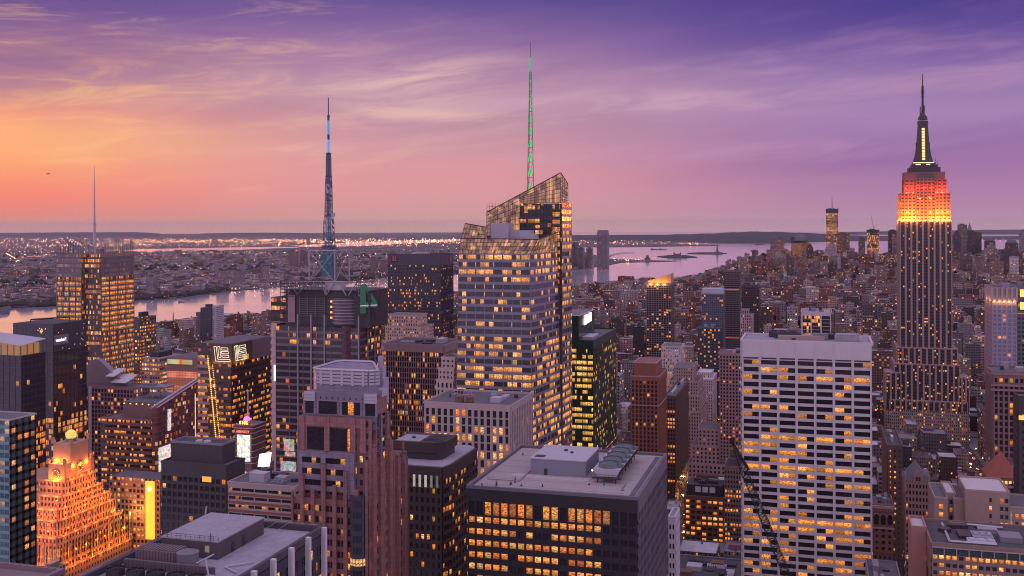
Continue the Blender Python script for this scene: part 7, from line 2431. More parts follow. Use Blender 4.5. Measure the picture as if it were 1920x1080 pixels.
def build_crane():
 """crawler crane with a long lattice boom leaning across the white slab"""
 Y = 500.0
 BLACK_STEEL = plain((.010, .009, .012), .7, .2, .3)
 b = Bld('tower_crane', 'tall dark lattice boom crane leaning in front of the white slab', 'crane', HX(1500, Y), Y)
 P = lambda px, py: (HX(px, Y, py), Y, HZ(py, HX(px, Y, py), Y))
 top, low = P(1372, 826), P(1478, 1086)
 d_ = (Vector(low) - Vector(top))
 base = Vector(low) + d_ * .32
 mb = MB(); t, q = Vector(top), base
 dd = (q - t).normalized(); side = dd.cross(Vector((0, 1, 0))).normalized(); up = Vector((0, 1, 0))
 n = 46
 hw = lambda s: .35 + 1.15 * min(1, s * 6, (1 - s) * 6 + .3)
 for i in range(n):
  s0, s1 = i / n, (i + 1) / n
  A, B_ = t.lerp(q, s0), t.lerp(q, s1)
  for a in (-1, 1):
   for c in (-1, 1):
    o0 = side * a * hw(s0) + up * c * hw(s0); o1 = side * a * hw(s1) + up * c * hw(s1)
    mb.bar(A + o0, B_ + o1, .17)
    o2 = side * -a * hw(s1) + up * c * hw(s1)
    mb.bar(A + o0, B_ + o2, .09)
  for c in (-1, 1): mb.bar(B_ + side * hw(s1) + up * c * hw(s1), B_ - side * hw(s1) + up * c * hw(s1), .09)
 b.add('boom', mb, BLACK_STEEL)
 mb = MB(); mb.box(t.x - 1.0, t.x + 1.2, Y - .8, Y + .8, t.z - 1.5, t.z + 1.4)
 k = t.lerp(q, .17); mb.bar(t + Vector((-.6, 0, 1)), k + side * 2.4, .5); mb.bar(k + side * 2.2, t.lerp(q, .08), .3); mb.bar(t, t + Vector((-1.0, 0, 1.6)), .3)
 b.add('boom_head', mb, BLACK_STEEL)
 mb = MB(); mb.sphere((t.x - 1.0, Y - .4, t.z + 1.6), .45, 8, 6); b.add('beacon', mb, glow((1, .06, .05), 3.5))
 mb = MB()
 for e in (-1.4, -.5, .6):
  mb.bar(t.lerp(q, .06) + Vector((e, 0, 0)), base + side * -11 + Vector((e * 3, 0, 6)), .07)
  mb.bar(t.lerp(q, .12) + side * 2 + Vector((e, 0, 0)), base + side * 5 + Vector((e * 2, 0, -4)), .07)
 b.add('cable', mb, BLACK_STEEL)
 mb = MB(); mb.box(base.x - 2.5, base.x + 6, Y - 2.5, Y + 2.5, base.z - 4, base.z + 1); b.add('cab', mb, plain((.35, .12, .05), .5, .2, .3))
 mb = MB()
 for sx in (-1, 1):
  for sy in (-1, 1): mb.bar((base.x + sx * 1.4, Y + sy * 1.4, 0), (base.x + sx * 1.4, Y + sy * 1.4, base.z - 4), .25)
 for k in range(14):
  z_ = (base.z - 4) * k / 14; z2 = (base.z - 4) * (k + 1) / 14
  mb.bar((base.x - 1.4, Y - 1.4, z_), (base.x + 1.4, Y - 1.4, z2), .12); mb.bar((base.x + 1.4, Y + 1.4, z_), (base.x - 1.4, Y + 1.4, z2), .12)
 b.add('mast', mb, BLACK_STEEL)


build_crane()

# tall pair at the right edge
b = tower('hotel_tower', 'blue windowed slab hotel with floodlit fluted top at the right edge', 'hotel', 1860, 1906, 541, 850, 34, 700,
          facade((.27, .22, .27), 2.4, 3.3, .5, .5, .05), plain((.30, .245, .29), .7, .12, .1), winmat(3, 0, .8, (.11, .13, .22), rough=.25), 3.1, 3.3, 1.0, 1.0, .35, .2, None, lambda r, c: 1.0 if R.random() < .12 else 0, 9.5, ROOF_DARK, seed=421, roofn=2,
          sidelit=0.0)
x0, x1, y0, y1, z1, zb = b.dim
mb = MB()
for k in range(6):
 x = x0 + (x1 - x0) * k / 5; mb.box(x - .55, x + .55, y0 - 1.6, y0 - .36, z1 - 9.5, z1 + .4)
b.add('flute', mb, plain((.42, .33, .3), .8, .1, .1))
for k in range(5): b.light('floodlight', (x0 + (x1 - x0) * (k + .5) / 5, y0 - 1.3, z1 - 10), 420, (1, .45, .12), .3)
b.light('floodlight', (x0 - 2, y0 + 8, z1 - 10), 900, (1, .42, .1), .4); b.light('floodlight', (x0 - 2, y0 + 24, z1 - 10), 900, (1, .42, .1), .4)
b.finish()
b = tower('office_tower', 'teal topped block with yellow lit crown pressed against the right edge', 'office tower', 1907, 1950, 538, 905, 30, 700,
          facade((.10, .12, .13), 2.4, 3.5, .5, .5, .1), plain((.10, .15, .155), .6, .2, .2), W40(1.1), 3, 3.5, 1, 1.4, .3, .25, None, .08, 3, ROOF_DARK, seed=431)
x0, x1, y0, y1, z1, zb = b.dim
for k in range(2):
 mb = MB(); mb.box(x0 + 2, x0 + 6, y0 - .8, y0 - .4, z1 - 8 - k * 10, z1 - 2 - k * 10); b.add('lit_window', mb, glow((1, .62, .12), 1.3))
mb = MB(); mb.box(x0, x1, y0 - .7, y0 - .4, z1 - 21.6, z1 - 20.8); b.add('light_band', mb, glow((.9, .05, .1), 1.0)); b.finish()
b = tower('office_tower', 'brown stone tower of tall dark bays with colonnaded top right of the deco giant', 'office tower', 1862, 1950, 700, 652, 24, 850,
          facade((.16, .10, .10), 2.4, 3.6, .5, .5, .12), plain((.21, .135, .135), .8, .2, .2), W40(1.2, (.018, .014, .017)), 2.6, 3.7, 1.0, 1.1, .8, .2, None, lambda r, c: 1.0 if R.random() < .13 else 0, 3.0, ROOF_TAR, seed=441, sidelit=.1)
x0, x1, y0, y1, z1, zb = b.dim
mb = MB()
for z_ in (z1 - 1, HZ(723, x0, y0), HZ(732, x0, y0)): mb.box(x0 - 1.2, x1, y0 - 1.6, y0 - .82, z_, z_ + 1.2)
b.add('cornice', mb, plain((.26, .17, .17), .8, .2, .2)); b.finish()
b = tower('office_tower', 'plain dark brown tower at the right edge with one lit window', 'office tower', 1910, 1975, 748, 560, 14, 930,
          facade((.045, .035, .035), 2.4, 3.6, .3, .4, .02), plain((.05, .038, .038), .7, .2, .2), W40(), 3.5, 3.8, 2.2, 2.4, .2, .15, None, lambda r, c: 1.0 if R.random() < .02 else 0, 8, ROOF_TAR, seed=451)
mb = MB(); x = HX(1915, 560, 783); mb.box(x - 1.2, x + 1.8, 559.3, 559.7, HZ(787, x, 560), HZ(779, x, 560)); b.add('lit_window', mb, glow((1, .5, .08), 1.3)); b.finish()


def pyramid(b, x0, x1, y0, y1, z0, z1, mat, name='roof', ridge=0.0):
 mb = MB(); cx, cy = (x0 + x1) / 2, (y0 + y1) / 2
 e = .8
 a = [(x0 - e, y0 - e, z0), (x1 + e, y0 - e, z0), (x1 + e, y1 + e, z0), (x0 - e, y1 + e, z0)]
 r = (y1 - y0) * ridge / 2 + .05
 p, q = (cx, cy - r, z1), (cx, cy + r, z1)
 mb.face([a[0], a[1], p]); mb.face([a[1], a[2], q, p]); mb.face([a[2], a[3], q]); mb.face([a[3], a[0], p, q])
 return b.add(name, mb, mat)


b = tower('pyramid_tower', 'brown brick tower with red tiled pyramid roof at the right', 'tower', 1852, 1912, 897, 600, 17, 1010,
          facade((.21, .14, .12), 2.4, 3.6, .4, .5, .15), plain((.23, .15, .13), .85, .2, .2), W40(1.3), 2.5, 3.7, 1.1, 1.7, .4, .3, None, lambda r, c: 1.0 if R.random() < .22 else 0, 1.5, ROOF_TAR, seed=461, roofn=0, par=.3)
x0, x1, y0, y1, z1, zb = b.dim
pyramid(b, x0, x1, y0, y1, z1 + .4, HZ(846, (x0 + x1) / 2, 608), plain((.30, .09, .065), .85, .25, .5))
mb = MB()
for z_ in (HZ(912, x0, 600), HZ(930, x0, 600)): mb.box(x0 - .9, x1 + .5, y0 - 1.0, y0 - .45, z_, z_ + .9)
b.add('string_course', mb, LIMESTONE)
for k in range(6):
 mb = MB(); xa = x0 + 2.2 + k * 2.0; mb.box(xa, xa + 1.2, y0 - .62, y0 - .5, HZ(904, x0, 600), HZ(899.5, x0, 600)); b.add('lit_window', mb, glow((1, .52, .12), 1.4))
b.finish()

b = tower('gabled_tower', 'tan stone tower with steep slate roof and pointed gable right of the white slab', 'tower', 1697, 1741, 903, 600, 15, 1020,
          facade((.27, .2, .18), 2.2, 3.5, .45, .5, .15), plain((.30, .215, .19), .85, .2, .2), W40(1.3), 1.75, 3.55, .75, 1.5, .35, .25, None, lambda r, c: 1.0 if (r == 4 and R.random() < .9) or R.random() < .07 else 0, 1.5, ROOF_TAR, seed=471, roofn=0, par=.3)
x0, x1, y0, y1, z1, zb = b.dim
pyramid(b, x0, x1, y0, y1, z1 + .4, HZ(866, (x0 + x1) / 2, 606), plain((.13, .13, .17), .8, .3, .5), ridge=.45)
mb = MB(); cx = (x0 + x1) / 2 + .6; zg = HZ(881, cx, 600)
mb.face([(cx - 2.3, y0 - .8, z1), (cx + 2.3, y0 - .8, z1), (cx + 2.3, y0 - .8, zg - 3), (cx, y0 - .8, zg), (cx - 2.3, y0 - .8, zg - 3)])
mb.face([(cx - 2.3, y0 - .8, zg - 3), (cx, y0 - .8, zg), (cx, y0 + 6, zg), (cx - 2.3, y0 + 4, zg - 3)]); mb.face([(cx, y0 - .8, zg), (cx + 2.3, y0 - .8, zg - 3), (cx + 2.3, y0 + 4, zg - 3), (cx, y0 + 6, zg)])
mb.face([(cx - 2.3, y0 + 4, z1), (cx - 2.3, y0 - .8, z1), (cx - 2.3, y0 - .8, zg - 3), (cx - 2.3, y0 + 4, zg - 3)]); mb.face([(cx + 2.3, y0 - .8, z1), (cx + 2.3, y0 + 4, z1), (cx + 2.3, y0 + 4, zg - 3), (cx + 2.3, y0 - .8, zg - 3)])
g = b.add('gable', mb, plain((.33, .19, .16), .85, .2, .2))
mb = MB(); mb.box(cx - 1.2, cx - .2, y0 - .9, y0 - .82, z1 + .5, z1 + 2.6); mb.box(cx + .2, cx + 1.2, y0 - .9, y0 - .82, z1 + .5, z1 + 2.6); b.add('gable_window', mb, W40(), g)
for s in (x0, x1):
 mb = MB(); mb.cone((s, y0), .8, .8, z1 - 6, z1 + 3, 8); mb.cone((s, y0), .95, 0, z1 + 3, z1 + 6, 8); b.add('turret', mb, plain((.30, .215, .19), .85, .2, .2))
b.finish()

b = tower('ornate_tower', 'ornate terracotta tower with arched top storey and cornice beside the white slab', 'tower', 1637, 1675, 950, 600, 22, 1025,
          facade((.22, .13, .12), 2.4, 3.6, .45, .5, .15), plain((.24, .13, .115), .85, .2, .2), W40(1.2), 3.4, 3.7, 1.6, 1.7, .3, .25, None, lambda r, c: 1.0 if R.random() < .1 else 0, 12, ROOF_TAR, seed=481, roofn=4)
x0, x1, y0, y1, z1, zb = b.dim
mb = MB(); mb.box(x0 - .9, x1 + .9, y0 - 1.6, y0 - .4, z1 - .8, z1 + .6); mb.box(x0 - .5, x1 + .5, y0 - 1.0, y0 - .4, z1 - 12, z1 - 11.2)
n = 12
for k in range(n): mb.box(x0 + (x1 - x0) * (k + .2) / n, x0 + (x1 - x0) * (k + .7) / n, y0 - 1.1, y0 - .4, z1 - 2.2, z1 - .8)
b.add('cornice', mb, plain((.40, .31, .29), .85, .15, .2))
for k in range(3):
 mb = MB(); xa = x0 + (x1 - x0) * (k + .5) / 3; r = 1.25; zc = z1 - 5.2
 pts = [(xa - r, y0 - .5, zc - 4.5), (xa + r, y0 - .5, zc - 4.5)] + [(xa + r * cos(a * pi / 8), y0 - .5, zc + r * sin(a * pi / 8)) for a in range(9)]
 mb.face(pts); b.add('arched_window', mb, W40())
 mb = MB()
 for a in range(8): mb.bar((xa + r * 1.12 * cos(a * pi / 8), y0 - .52, zc + r * 1.12 * sin(a * pi / 8)), (xa + r * 1.12 * cos((a + 1) * pi / 8), y0 - .52, zc + r * 1.12 * sin((a + 1) * pi / 8)), .22)
 b.add('arch', mb, plain((.40, .31, .29), .85, .15, .2))
b.finish()

b = tower('brick_slab', 'dark brown slab with a column of small bright windows behind the gabled tower', 'apartment building', 1664, 1692, 838, 700, 60, 960,
          facade((.11, .075, .07), 2.6, 3.4, .3, .4, .1), plain((.125, .08, .075), .85, .2, .2), W40(1.7), 3.2, 3.4, 1.9, 2.1, .2, .15, None, lambda r, c: 1.0 if c < 2 and R.random() < .75 else 0, 2, ROOF_DARK, seed=491, sidelit=.05); b.finish()


def build_tan_group():
 Y = 520.0
 SILL = plain((.34, .26, .24), .85, .2, .2)
 T_ = (.29, .21, .185); TM = plain(T_, .88, .22, .25); core = facade(T_, 3, 3.8, .35, .45, .12)
 b = Bld('brick_block', 'big tan brick block of stepped masses with pale roof and warm windows', 'loft building', HX(1830, Y), Y + 15)
 fr = MB()
 lo, hi = 1e9, -1e9
 for i, (a, c, t, dy, litp) in enumerate(((1752, 1777, 934, 2, .3), (1774, 1792, 926, 6, .3), (1788, 1812, 936, 3, 0), (1810, 1893, 920, 0, .42), (1890, 1960, 952, 1, .7))):
  x0, x1 = HX(a, Y + dy, t), HX(c, Y + dy, t); z = HZ(t, x0, Y + dy)
  lo, hi = min(lo, x0), max(hi, x1)
  mb = MB(); mb.box(x0, x1, Y + dy + i * .01, Y + 30 - i, 0, z); b.add('mass', mb, TM)
  mb = MB(); mb.box(x0 + .5, x1 - .5, Y + dy + .6, Y + 29 - i, z, z + .1); b.add('roof', mb, plain((.5, .46, .48), .9, .15, .3) if i in (1, 3) else ROOF_TAR)
  fr = MB(); parapet(fr, x0 - .05, x1 + .05, Y + dy - .05, Y + 30.05 - i, z - .02, .8, .4); b.add('coping', fr, SILL)
  f_ = front(x0, x1, Y + dy, 60, z)
  cols = [(.35, .65)] if i < 2 else [] if i == 2 else [(.555, .605), (.79, .86), (.90, .97)] if i == 3 else [(k / 6 + .03, (k + 1) / 6 - .05) for k in range(6)]
  if i == 3: cols[0] = (.545, .60)
  for r in range(9):
   for (u0, u1) in cols:
    v1 = 1 - (2.6 + r * 3.7) / f_.H; v0 = v1 - 2.0 / f_.H
    if v0 < 0: continue
    p, uv = f_.pane(u0, u1, v0, v1, .04)
    b.wins.append(dict(p=p, uv=uv, wr=R.random(), lit=1.0 if R.random() < litp else 0, m=W40(1.4), pri=0))
    q = MB(); f_.slab(q, u0 - .004, u1 + .004, v0 - .4 / f_.H, v0, 0, .22); b.add('sill', q, SILL)
 mb = MB(); xx = HX(1895, Y, 980); mb.bar((xx, Y - .4, HZ(1035, xx, Y)), (xx, Y - .4, HZ(958, xx, Y)), .3); b.add('flue_pipe', mb, METAL_PALE)
 mb = MB(); mb.box(HX(1810, Y - 6, 1000), HX(1868, Y - 6, 1000), Y - 6, Y - .1, 60, HZ(988, 60, Y - 6)); b.add('setback', mb, plain((.2, .15, .15), .88, .22, .25))
 for k in range(3):
  mb = MB(); xa = HX(1818 + k * 18, Y - 7, 1005); mb.sphere((xa, Y - 7, HZ(1003, xa, Y - 7)), .35, 8, 6); b.add('lamp', mb, glow((.9, .9, 1), 3))
 b.finish(); reg(lo, hi, Y - 7, Y + 30, 1040)
 b = tower('office_block', 'low brown block with glazed attic and yellow window rows in the lower right corner', 'office block', 1747, 1960, 1030, 436, 34, 1080,
              facade((.2, .14, .12), 3, 3.8, .4, .5, .3), plain((.22, .155, .135), .85, .2, .25), W40(1.7), 2.35, 3.6, .75, 1.5, .35, .3, None, lambda r, c: .97 if c % 5 != 4 and r % 3 != 1 and R.random() < .93 else (.9 if R.random() < .5 else 0), 3.6, ROOF_DARK, seed=511, roofn=9)
 x0, x1, y0, y1, z1, zb = b.dim
 fa = front(x0, x1, y0, z1 - 3.5, z1 - .5); at_ = MB(); gl = winmat(4, 2, .8, (.03, .05, .055))
 for k in range(9):
  p, uv = fa.pane(k / 9 + .006, (k + 1) / 9 - .006, .06, .9, .42)
  q = MB(); q.face(p, uv, 0, R.random(), .15); b.add('attic_window', q, gl)
  fa.slab(at_, k / 9 - .004 if k else 0, k / 9 + .004, 0, 1, .38, .7)
 fa.slab(at_, 0, 1, .92, 1.05, .38, .8)
 b.add('attic_frame', at_, LIMESTONE)
 mb = MB()
 for (xa, ya, xb, yb) in ((x0 + 7, y0 + 4, x0 + 7, y1 - 4), (x0 + 7, y0 + 4, x0 + 24, y0 + 4), (x0 + 10, y1 - 3, x0 + 30, y1 - 5)): mb.bar((xa, ya, z1 + .9), (xb, yb, z1 + .9), .5)
 b.add('duct', mb, METAL_PALE); b.finish()
 b = tower('stair_block', 'salmon brick blank block with small window left of the tan brick block', 'building', 1709, 1737, 992, 452, 16, 1080,
              plain((.34, .18, .15), .88, .2, .25), plain((.34, .18, .15), .88, .2, .25), W40(), 5, 12, 4, 10, .12, .1, None, 0, 2, plain((.45, .43, .48), .9, .1, .3), seed=521, roofn=0, side=False); b.finish()
 b = tower('stair_block', 'narrow amber lit block between the salmon block and the tan brick block', 'building', 1737, 1752, 1012, 470, 12, 1080,
              plain((.36, .2, .13), .88, .2, .25), plain((.36, .2, .13), .88, .2, .25), W40(1.6), 2, 3.4, .5, 1.4, .22, .2, None, .9, 1, ROOF_PALE, seed=531, roofn=0, side=False); b.finish()
 b = Bld('low_block', 'low grey roof with ducts and dark housings at the foot of the white slab', 'building', 32, 505)
 xa, xb = HX(1637, 470, 1060), HX(1706, 470, 1060)
 shell(b, xa, xb, 470, 545, 0, 92, facade((.2, .16, .17), 3, 3.8, .4, .5, .2), ROOF_TAR)
 frame_box(b, xa, xb, 470, 545, 92, METAL_GREY, 1, .6); roof_kit(b, xa + 1, xb - 1, 473, 542, 92.1, 23, 12, hmax=3.5); reg(xa, xb, 470, 545, 1080)


build_tan_group()


# ---------------------------------------------------------------- far away: downtown, the far shore, islands
def far_tower(name, label, cat, pl, pr, top, D, wall, lit=.2, cw=4.5, fh=4.2, S=1.3, group=None, dep=45.0, crown=None, tops=None, ww=.6, wh=.5):
 """tower at a distance D (metres along the view) between two pixel columns"""
 pm = (pl + pr) / 2
 l = (unroll(pm, top)[0] - PX0) / F
 cx, cy, z0 = at(l, D)
 w = (pr - pl) / F * D * .97
 cx, cy = cx, cy + dep / 2
 z1 = HZ(top, cx, cy - dep / 2)
 b = Bld(name, label, cat, cx, cy, group, z0)
 m = facade(wall, cw, fh, ww, wh, lit, S)
 x0, x1, y0, y1 = cx - w / 2, cx + w / 2, cy - dep / 2, cy + dep / 2
 mb = MB(); mb.box(x0, x1, y0, y1, z0 - 3, z1, a=R.random()); b.add('wall', mb, m)
 b.dim = (x0, x1, y0, y1, z1, z0)
 FOOT.append((x0 - 8, x1 + 8, y0 - 8, y1 + 8))
 mb = MB()
 if crown == 'pyramid':
  b2 = pyramid(b, x0, x1, y0, y1, z1, z1 + w * .6, plain((.12, .2, .19), .7, .1, .1))
 elif crown == 'step':
  mb.box(x0 + w * .18, x1 - w * .18, y0 + 8, y1 - 8, z1, z1 + w * .35); mb.box(x0 + w * .34, x1 - w * .34, y0 + 14, y1 - 14, z1 + w * .35, z1 + w * .6); b.add('crown', mb, m)
 elif crown == 'spire':
  mb.cone((cx, cy), w * .42, .5, z1, z1 + w * 1.1, 4, ph=pi / 4); b.add('spire', mb, plain((.14, .2, .2), .7, .1, .1))
 elif crown == 'dome':
  for k in range(5):
   a, c = k / 5, (k + 1) / 5; mb.cone((cx, cy), w * .48 * cos(a * pi / 2), max(.3, w * .48 * cos(c * pi / 2)), z1 + w * .4 * sin(a * pi / 2), z1 + w * .4 * sin(c * pi / 2), 14)
  b.add('dome', mb, plain((.09, .11, .115), .7, .1, .1))
 else:
  mb.box(x0 + w * .2, x1 - w * .3, y0 + 8, y1 - 10, z1, z1 + 5); b.add('bulkhead', mb, METAL_DARK)
 return b


def downtown():
 dk = (.06, .05, .065); md = (.13, .10, .12); tn = (.22, .17, .17); pl_ = (.33, .30, .34)
 b = far_tower('skyscraper', 'tallest downtown tower, unfinished, work lights in its floors and a mast on top', 'skyscraper', 1549, 1571.5, 392, 6250, (.07, .06, .06), .75, 4.0, 8.0, 1.6, dep=60, ww=.55, wh=.75)
 x0, x1, y0, y1, z1, z0 = b.dim
 mb = MB(); mb.box(x0 - 1, x1 + 1, y0 - 1, y1 + 1, z1 - 24, z1 + 1); b.add('dark_top', mb, METAL_DARK)
 mb = MB(); cx = (x0 + x1) / 2; mb.cone((cx, y0 + 30), 3, .8, z1, HZ(367, cx, y0), 8); mb.cone((cx, y0 + 30), 9, 9, z1 + 1, z1 + 6, 12)
 for k in range(7): mb.bar((x0 + (x1 - x0) * k / 6, y0, z1), (x0 + (x1 - x0) * k / 6, y0, z1 + 12), .8)
 b.add('mast', mb, METAL_DARK)
 mb = MB(); mb.sphere((cx, y0 + 20, z1 + 4), 4, 8, 6); b.add('lamp', mb, glow((1, .55, .4), 2.5))
 mb = MB(); mb.box(cx - 12, cx + 10, y0 - 2, y0 - .6, z0, z0 + (z1 - z0) * .55); b.add('facade_strip', mb, plain((.17, .13, .15), .5, .1, .02))
 b = far_tower('skyscraper', 'unfinished downtown tower with bright floors and a red crane on its roof', 'skyscraper', 1626, 1648, 431, 6050, (.08, .07, .06), .7, 4, 8, 1.6, dep=45, ww=.5, wh=.8)
 x0, x1, y0, y1, z1, z0 = b.dim
 mb = MB(); mb.box(x0 - 1, x1 + 1, y0 - 1, y1 + 1, z1 - 16, z1 + 1); b.add('dark_top', mb, METAL_DARK)
 mb = MB(); c = (x0 + (x1 - x0) * .55, y0 + 12); mb.bar((*c, z1), (*c, z1 + 16), 1.6); mb.bar((*c, z1 + 14), (HX(1633, c[1]), c[1], HZ(404, c[0], c[1])), 1.2); mb.bar((*c, z1 + 14), (c[0] + 9, c[1], z1 + 18), 1.6); b.add('roof_crane', mb, plain((.45, .1, .08), .6, .1, .1))
 b = far_tower('skyscraper', 'rounded shouldered granite tower with orange lit front near the harbour', 'skyscraper', 1483, 1517, 452, 5900, (.30, .17, .10), .25, 4, 4, 1.2, dep=50, crown='dome')
 x0, x1, y0, y1, z1, z0 = b.dim
 mb = MB(); mb.box(x0, x0 + (x1 - x0) * .6, y0 - 12, y0 - 6, z0, z1 - 12); b.add('lit_front', mb, facade((.34, .19, .10), 3.2, 4.0, .75, .6, .95, S=.55))
 mb = MB(); mb.box(x0 - 2, x0 + (x1 - x0) * .55, y0 - 4, y1 - 20, z1 - 10, z1 + 22); b.add('dark_top', mb, METAL_DARK)
 rows = [('broad downtown block with faintly glowing granite front by the water', 1437, 1478, 468, 5500, md, .3, 'step'), ('slim brown apartment block at the water edge left of downtown', 1410, 1421, 470, 5200, md, .1, None), ('low brown apartment block at the water edge', 1403, 1420, 484, 5150, tn, .1, None),
   ('grey block behind the glowing granite block', 1426, 1437, 476, 5600, dk, .08, None), ('dark office block with lit bands right of the tallest downtown tower', 1569, 1593, 437, 5850, dk, .45, None), ('black block left of the tallest downtown tower', 1536, 1552, 482, 5700, dk, .05, None),
   ('dark block below the orange fronted tower', 1484, 1512, 501, 5300, dk, .1, None), ('dark tower with green cap right of the orange fronted tower', 1512, 1525, 464, 5700, dk, .1, 'step'), ('pale stone exchange with lantern roof amid downtown', 1540, 1575, 478, 5350, pl_, .1, 'step'),
   ('slim grey tower left of the crane topped tower', 1610, 1622, 446, 6100, md, .12, None), ('black tower just left of the deco giant', 1666, 1684, 432, 5800, (.03, .025, .03), .06, None), ('red brown block just left of the deco giant', 1674, 1686, 440, 5600, md, .15, None),
   ('dark block with lit bands below the crane topped tower', 1650, 1684, 476, 5000, dk, .35, None), ('round shouldered brown block amid downtown', 1588, 1612, 496, 5000, md, .1, 'dome'), ('grey setback block under the tallest downtown tower', 1552, 1570, 494, 4800, dk, .1, None),
   ('brown tower with rounded crown right of the deco giant', 1797, 1813, 421, 5900, md, .1, None), ('dark tower with pointed green cap right of the deco giant', 1812, 1826, 432, 6000, dk, .06, 'spire'), ('dark slab right of the pointed tower', 1824, 1840, 436, 6000, dk, .08, None),
   ('brown block with lit shaft before the pointed tower', 1849, 1869, 466, 5000, tn, .2, 'step'), ('dark domed tower over the far strait', 1848, 1866, 452, 5900, dk, .08, 'dome'), ('dark rounded tower near the right edge', 1888, 1909, 456, 5500, dk, .06, 'dome'),
   ('grey setback block left of the brown lit block', 1788, 1802, 440, 5700, dk, .08, 'step'), ('pale slab before the pointed tower', 1826, 1845, 480, 4700, tn, .1, None), ('brown slab before the rounded crown tower', 1800, 1822, 474, 4800, md, .1, None),
   ('dark wide block near the right edge', 1880, 1916, 478, 4700, dk, .08, 'step'), ('slim grey tower cut by the right edge', 1913, 1930, 432, 5900, (.2, .2, .25), .05, None), ('brick block before the black tower', 1640, 1662, 498, 4400, tn, .12, None), ('grey block amid downtown low roofs', 1515, 1536, 508, 4500, md, .1, 'step'),
   ('dark block amid downtown low roofs', 1552, 1568, 494, 4550, dk, .12, None)]
 for i, (lb, a, c, t, D, w, l, cr) in enumerate(rows):
  far_tower('downtown_tower', lb, 'tower', a, c, t, D, w, l, crown=cr, dep=35 + (i * 7) % 25, group='downtown towers')
 # across the river
 b = far_tower('riverside_tower', 'tall rounded glass tower alone on the far river bank', 'skyscraper', 1118.5, 1139.5, 440, 5900, (.10, .09, .12), .12, 4, 4.2, 1.0, dep=50)
 x0, x1, y0, y1, z1, z0 = b.dim
 mb = MB(); mb.loft([(x0 + .5, y0 + 1, z1), (x1 - .5, y0 + 1, z1), (x1 - .5, y1, z1), (x0 + .5, y1, z1)], [(x0 + 4, y0 + 5, z1 + 26), (x1 - 4, y0 + 5, z1 + 26), (x1 - 4, y1 - 4, z1 + 26), (x0 + 4, y1 - 4, z1 + 26)]); b.add('crown', mb, facade((.16, .15, .2), 4, 4, .6, .6, .02))
 w_ = [('dark teal twin slab on the far bank, taller', 1060, 1071, 455, (.07, .08, .11)), ('dark teal twin slab on the far bank, right one', 1072, 1083, 455, (.06, .08, .1)), ('grey slab on the far bank beside the twin slabs', 1084, 1094, 465, (.13, .12, .15)), ('brown slab left of the tall rounded glass tower', 1099, 1110, 465, (.13, .10, .12)),
          ('low glowing block at the foot of the rounded glass tower', 1090, 1112, 484, (.2, .15, .16)), ('low wide block on the far bank behind the crystal tower', 1062, 1086, 490, (.2, .16, .18))]
 for i, (lb, a, c, t, w) in enumerate(w_):
  far_tower('riverside_tower', lb, 'tower', a, c, t, 5950 + i * 60, w, .1, dep=35, group='towers on the far bank')
 w_ = [('pale slab tower on the wooded far shore near the screen tower', 273, 288, 519, 3900), ('wide pale apartment slab on the far shore, middle', 404, 424, 508, 4350), ('squat pale apartment slab on the far shore', 437, 455, 508, 4500), ('blue grey tower on the far shore left of the mast tower', 489, 501, 499, 4600),
          ('brown slab behind the mast tower truss, left', 540, 556, 470, 6200), ('brown slab pair behind the mast tower truss', 562, 576, 472, 6300), ('dark slab right of the mast tower truss', 692, 706, 484, 5600), ('grey slab beside the black slab tower', 711, 725, 490, 5500)]
 for i, (lb, a, c, t, D) in enumerate(w_):
  far_tower('apartment_tower', lb, 'apartment tower', a, c, t, D, [(.24, .2, .23), (.2, .15, .16)][i > 3], .06, dep=25, group='towers on the far shore')
 # near shore, left middle
 b = far_tower('apartment_tower', 'lone dark and white slab tower standing by the river piers', 'apartment tower', 374, 398, 577, 1720, (.055, .055, .075), .04, 3, 3.1, 1.2, dep=24)
 x0, x1, y0, y1, z1, z0 = b.dim
 mb = MB(); mb.box(x1 + .02, x1 + 8.5, y0 + 3, y1, z0, z1 + 3.5); b.add('white_wing', mb, facade((.42, .40, .46), 3.2, 3.1, .4, .4, .06))
 mb = MB(); mb.box(x0 - 10, x0 - .02, y0 + 2, y1, z0, z1 - 8); b.add('low_wing', mb, facade((.13, .11, .14), 3.2, 3.1, .5, .5, .08))
 far_tower('office_block', 'banded amber lit block just right of the screen tower', 'office block', 247, 263, 595, 1150, (.12, .09, .08), .6, 3, 3.8, 1.2, dep=30)
 b = far_tower('terrace_block', 'pale block with scalloped parapet and amber floors below the river', 'office block', 262, 302, 672, 1010, (.30, .22, .21), .75, 3, 4.2, 1.1, dep=40, ww=.7)
 for nm, lb, cols, t, bt, D in (('pier_shed', 'long pale pier shed reaching into the river right of the slab tower', (425, 500), 592, 600, 2350), ('pier_shed', 'second pier shed nearer the slab tower', (412, 470), 601, 608, 2230)):
  p0, p1 = ground(cols[0], bt), ground(cols[1], bt - 4)
  q = Bld(nm, lb, 'pier shed', p0[0], p0[1], 'sheds on the river piers')
  mb = MB(); mb.box(p0[0] - 60, p0[0] + 10, p0[1] - 10, p0[1] + 30, 0, 13); q.add('wall', mb, facade((.15, .16, .17), 5, 6, .5, .4, .1))
  mb = MB(); mb.loft([(p0[0] - 61, p0[1] - 11, 13), (p0[0] + 11, p0[1] - 11, 13), (p0[0] + 11, p0[1] + 31, 13), (p0[0] - 61, p0[1] + 31, 13)], [(p0[0] - 60, p0[1] + 8, 17), (p0[0] + 10, p0[1] + 8, 17), (p0[0] + 10, p0[1] + 12, 17), (p0[0] - 60, p0[1] + 12, 17)]); q.add('roof', mb, plain((.3, .36, .36), .8, .2, .1))
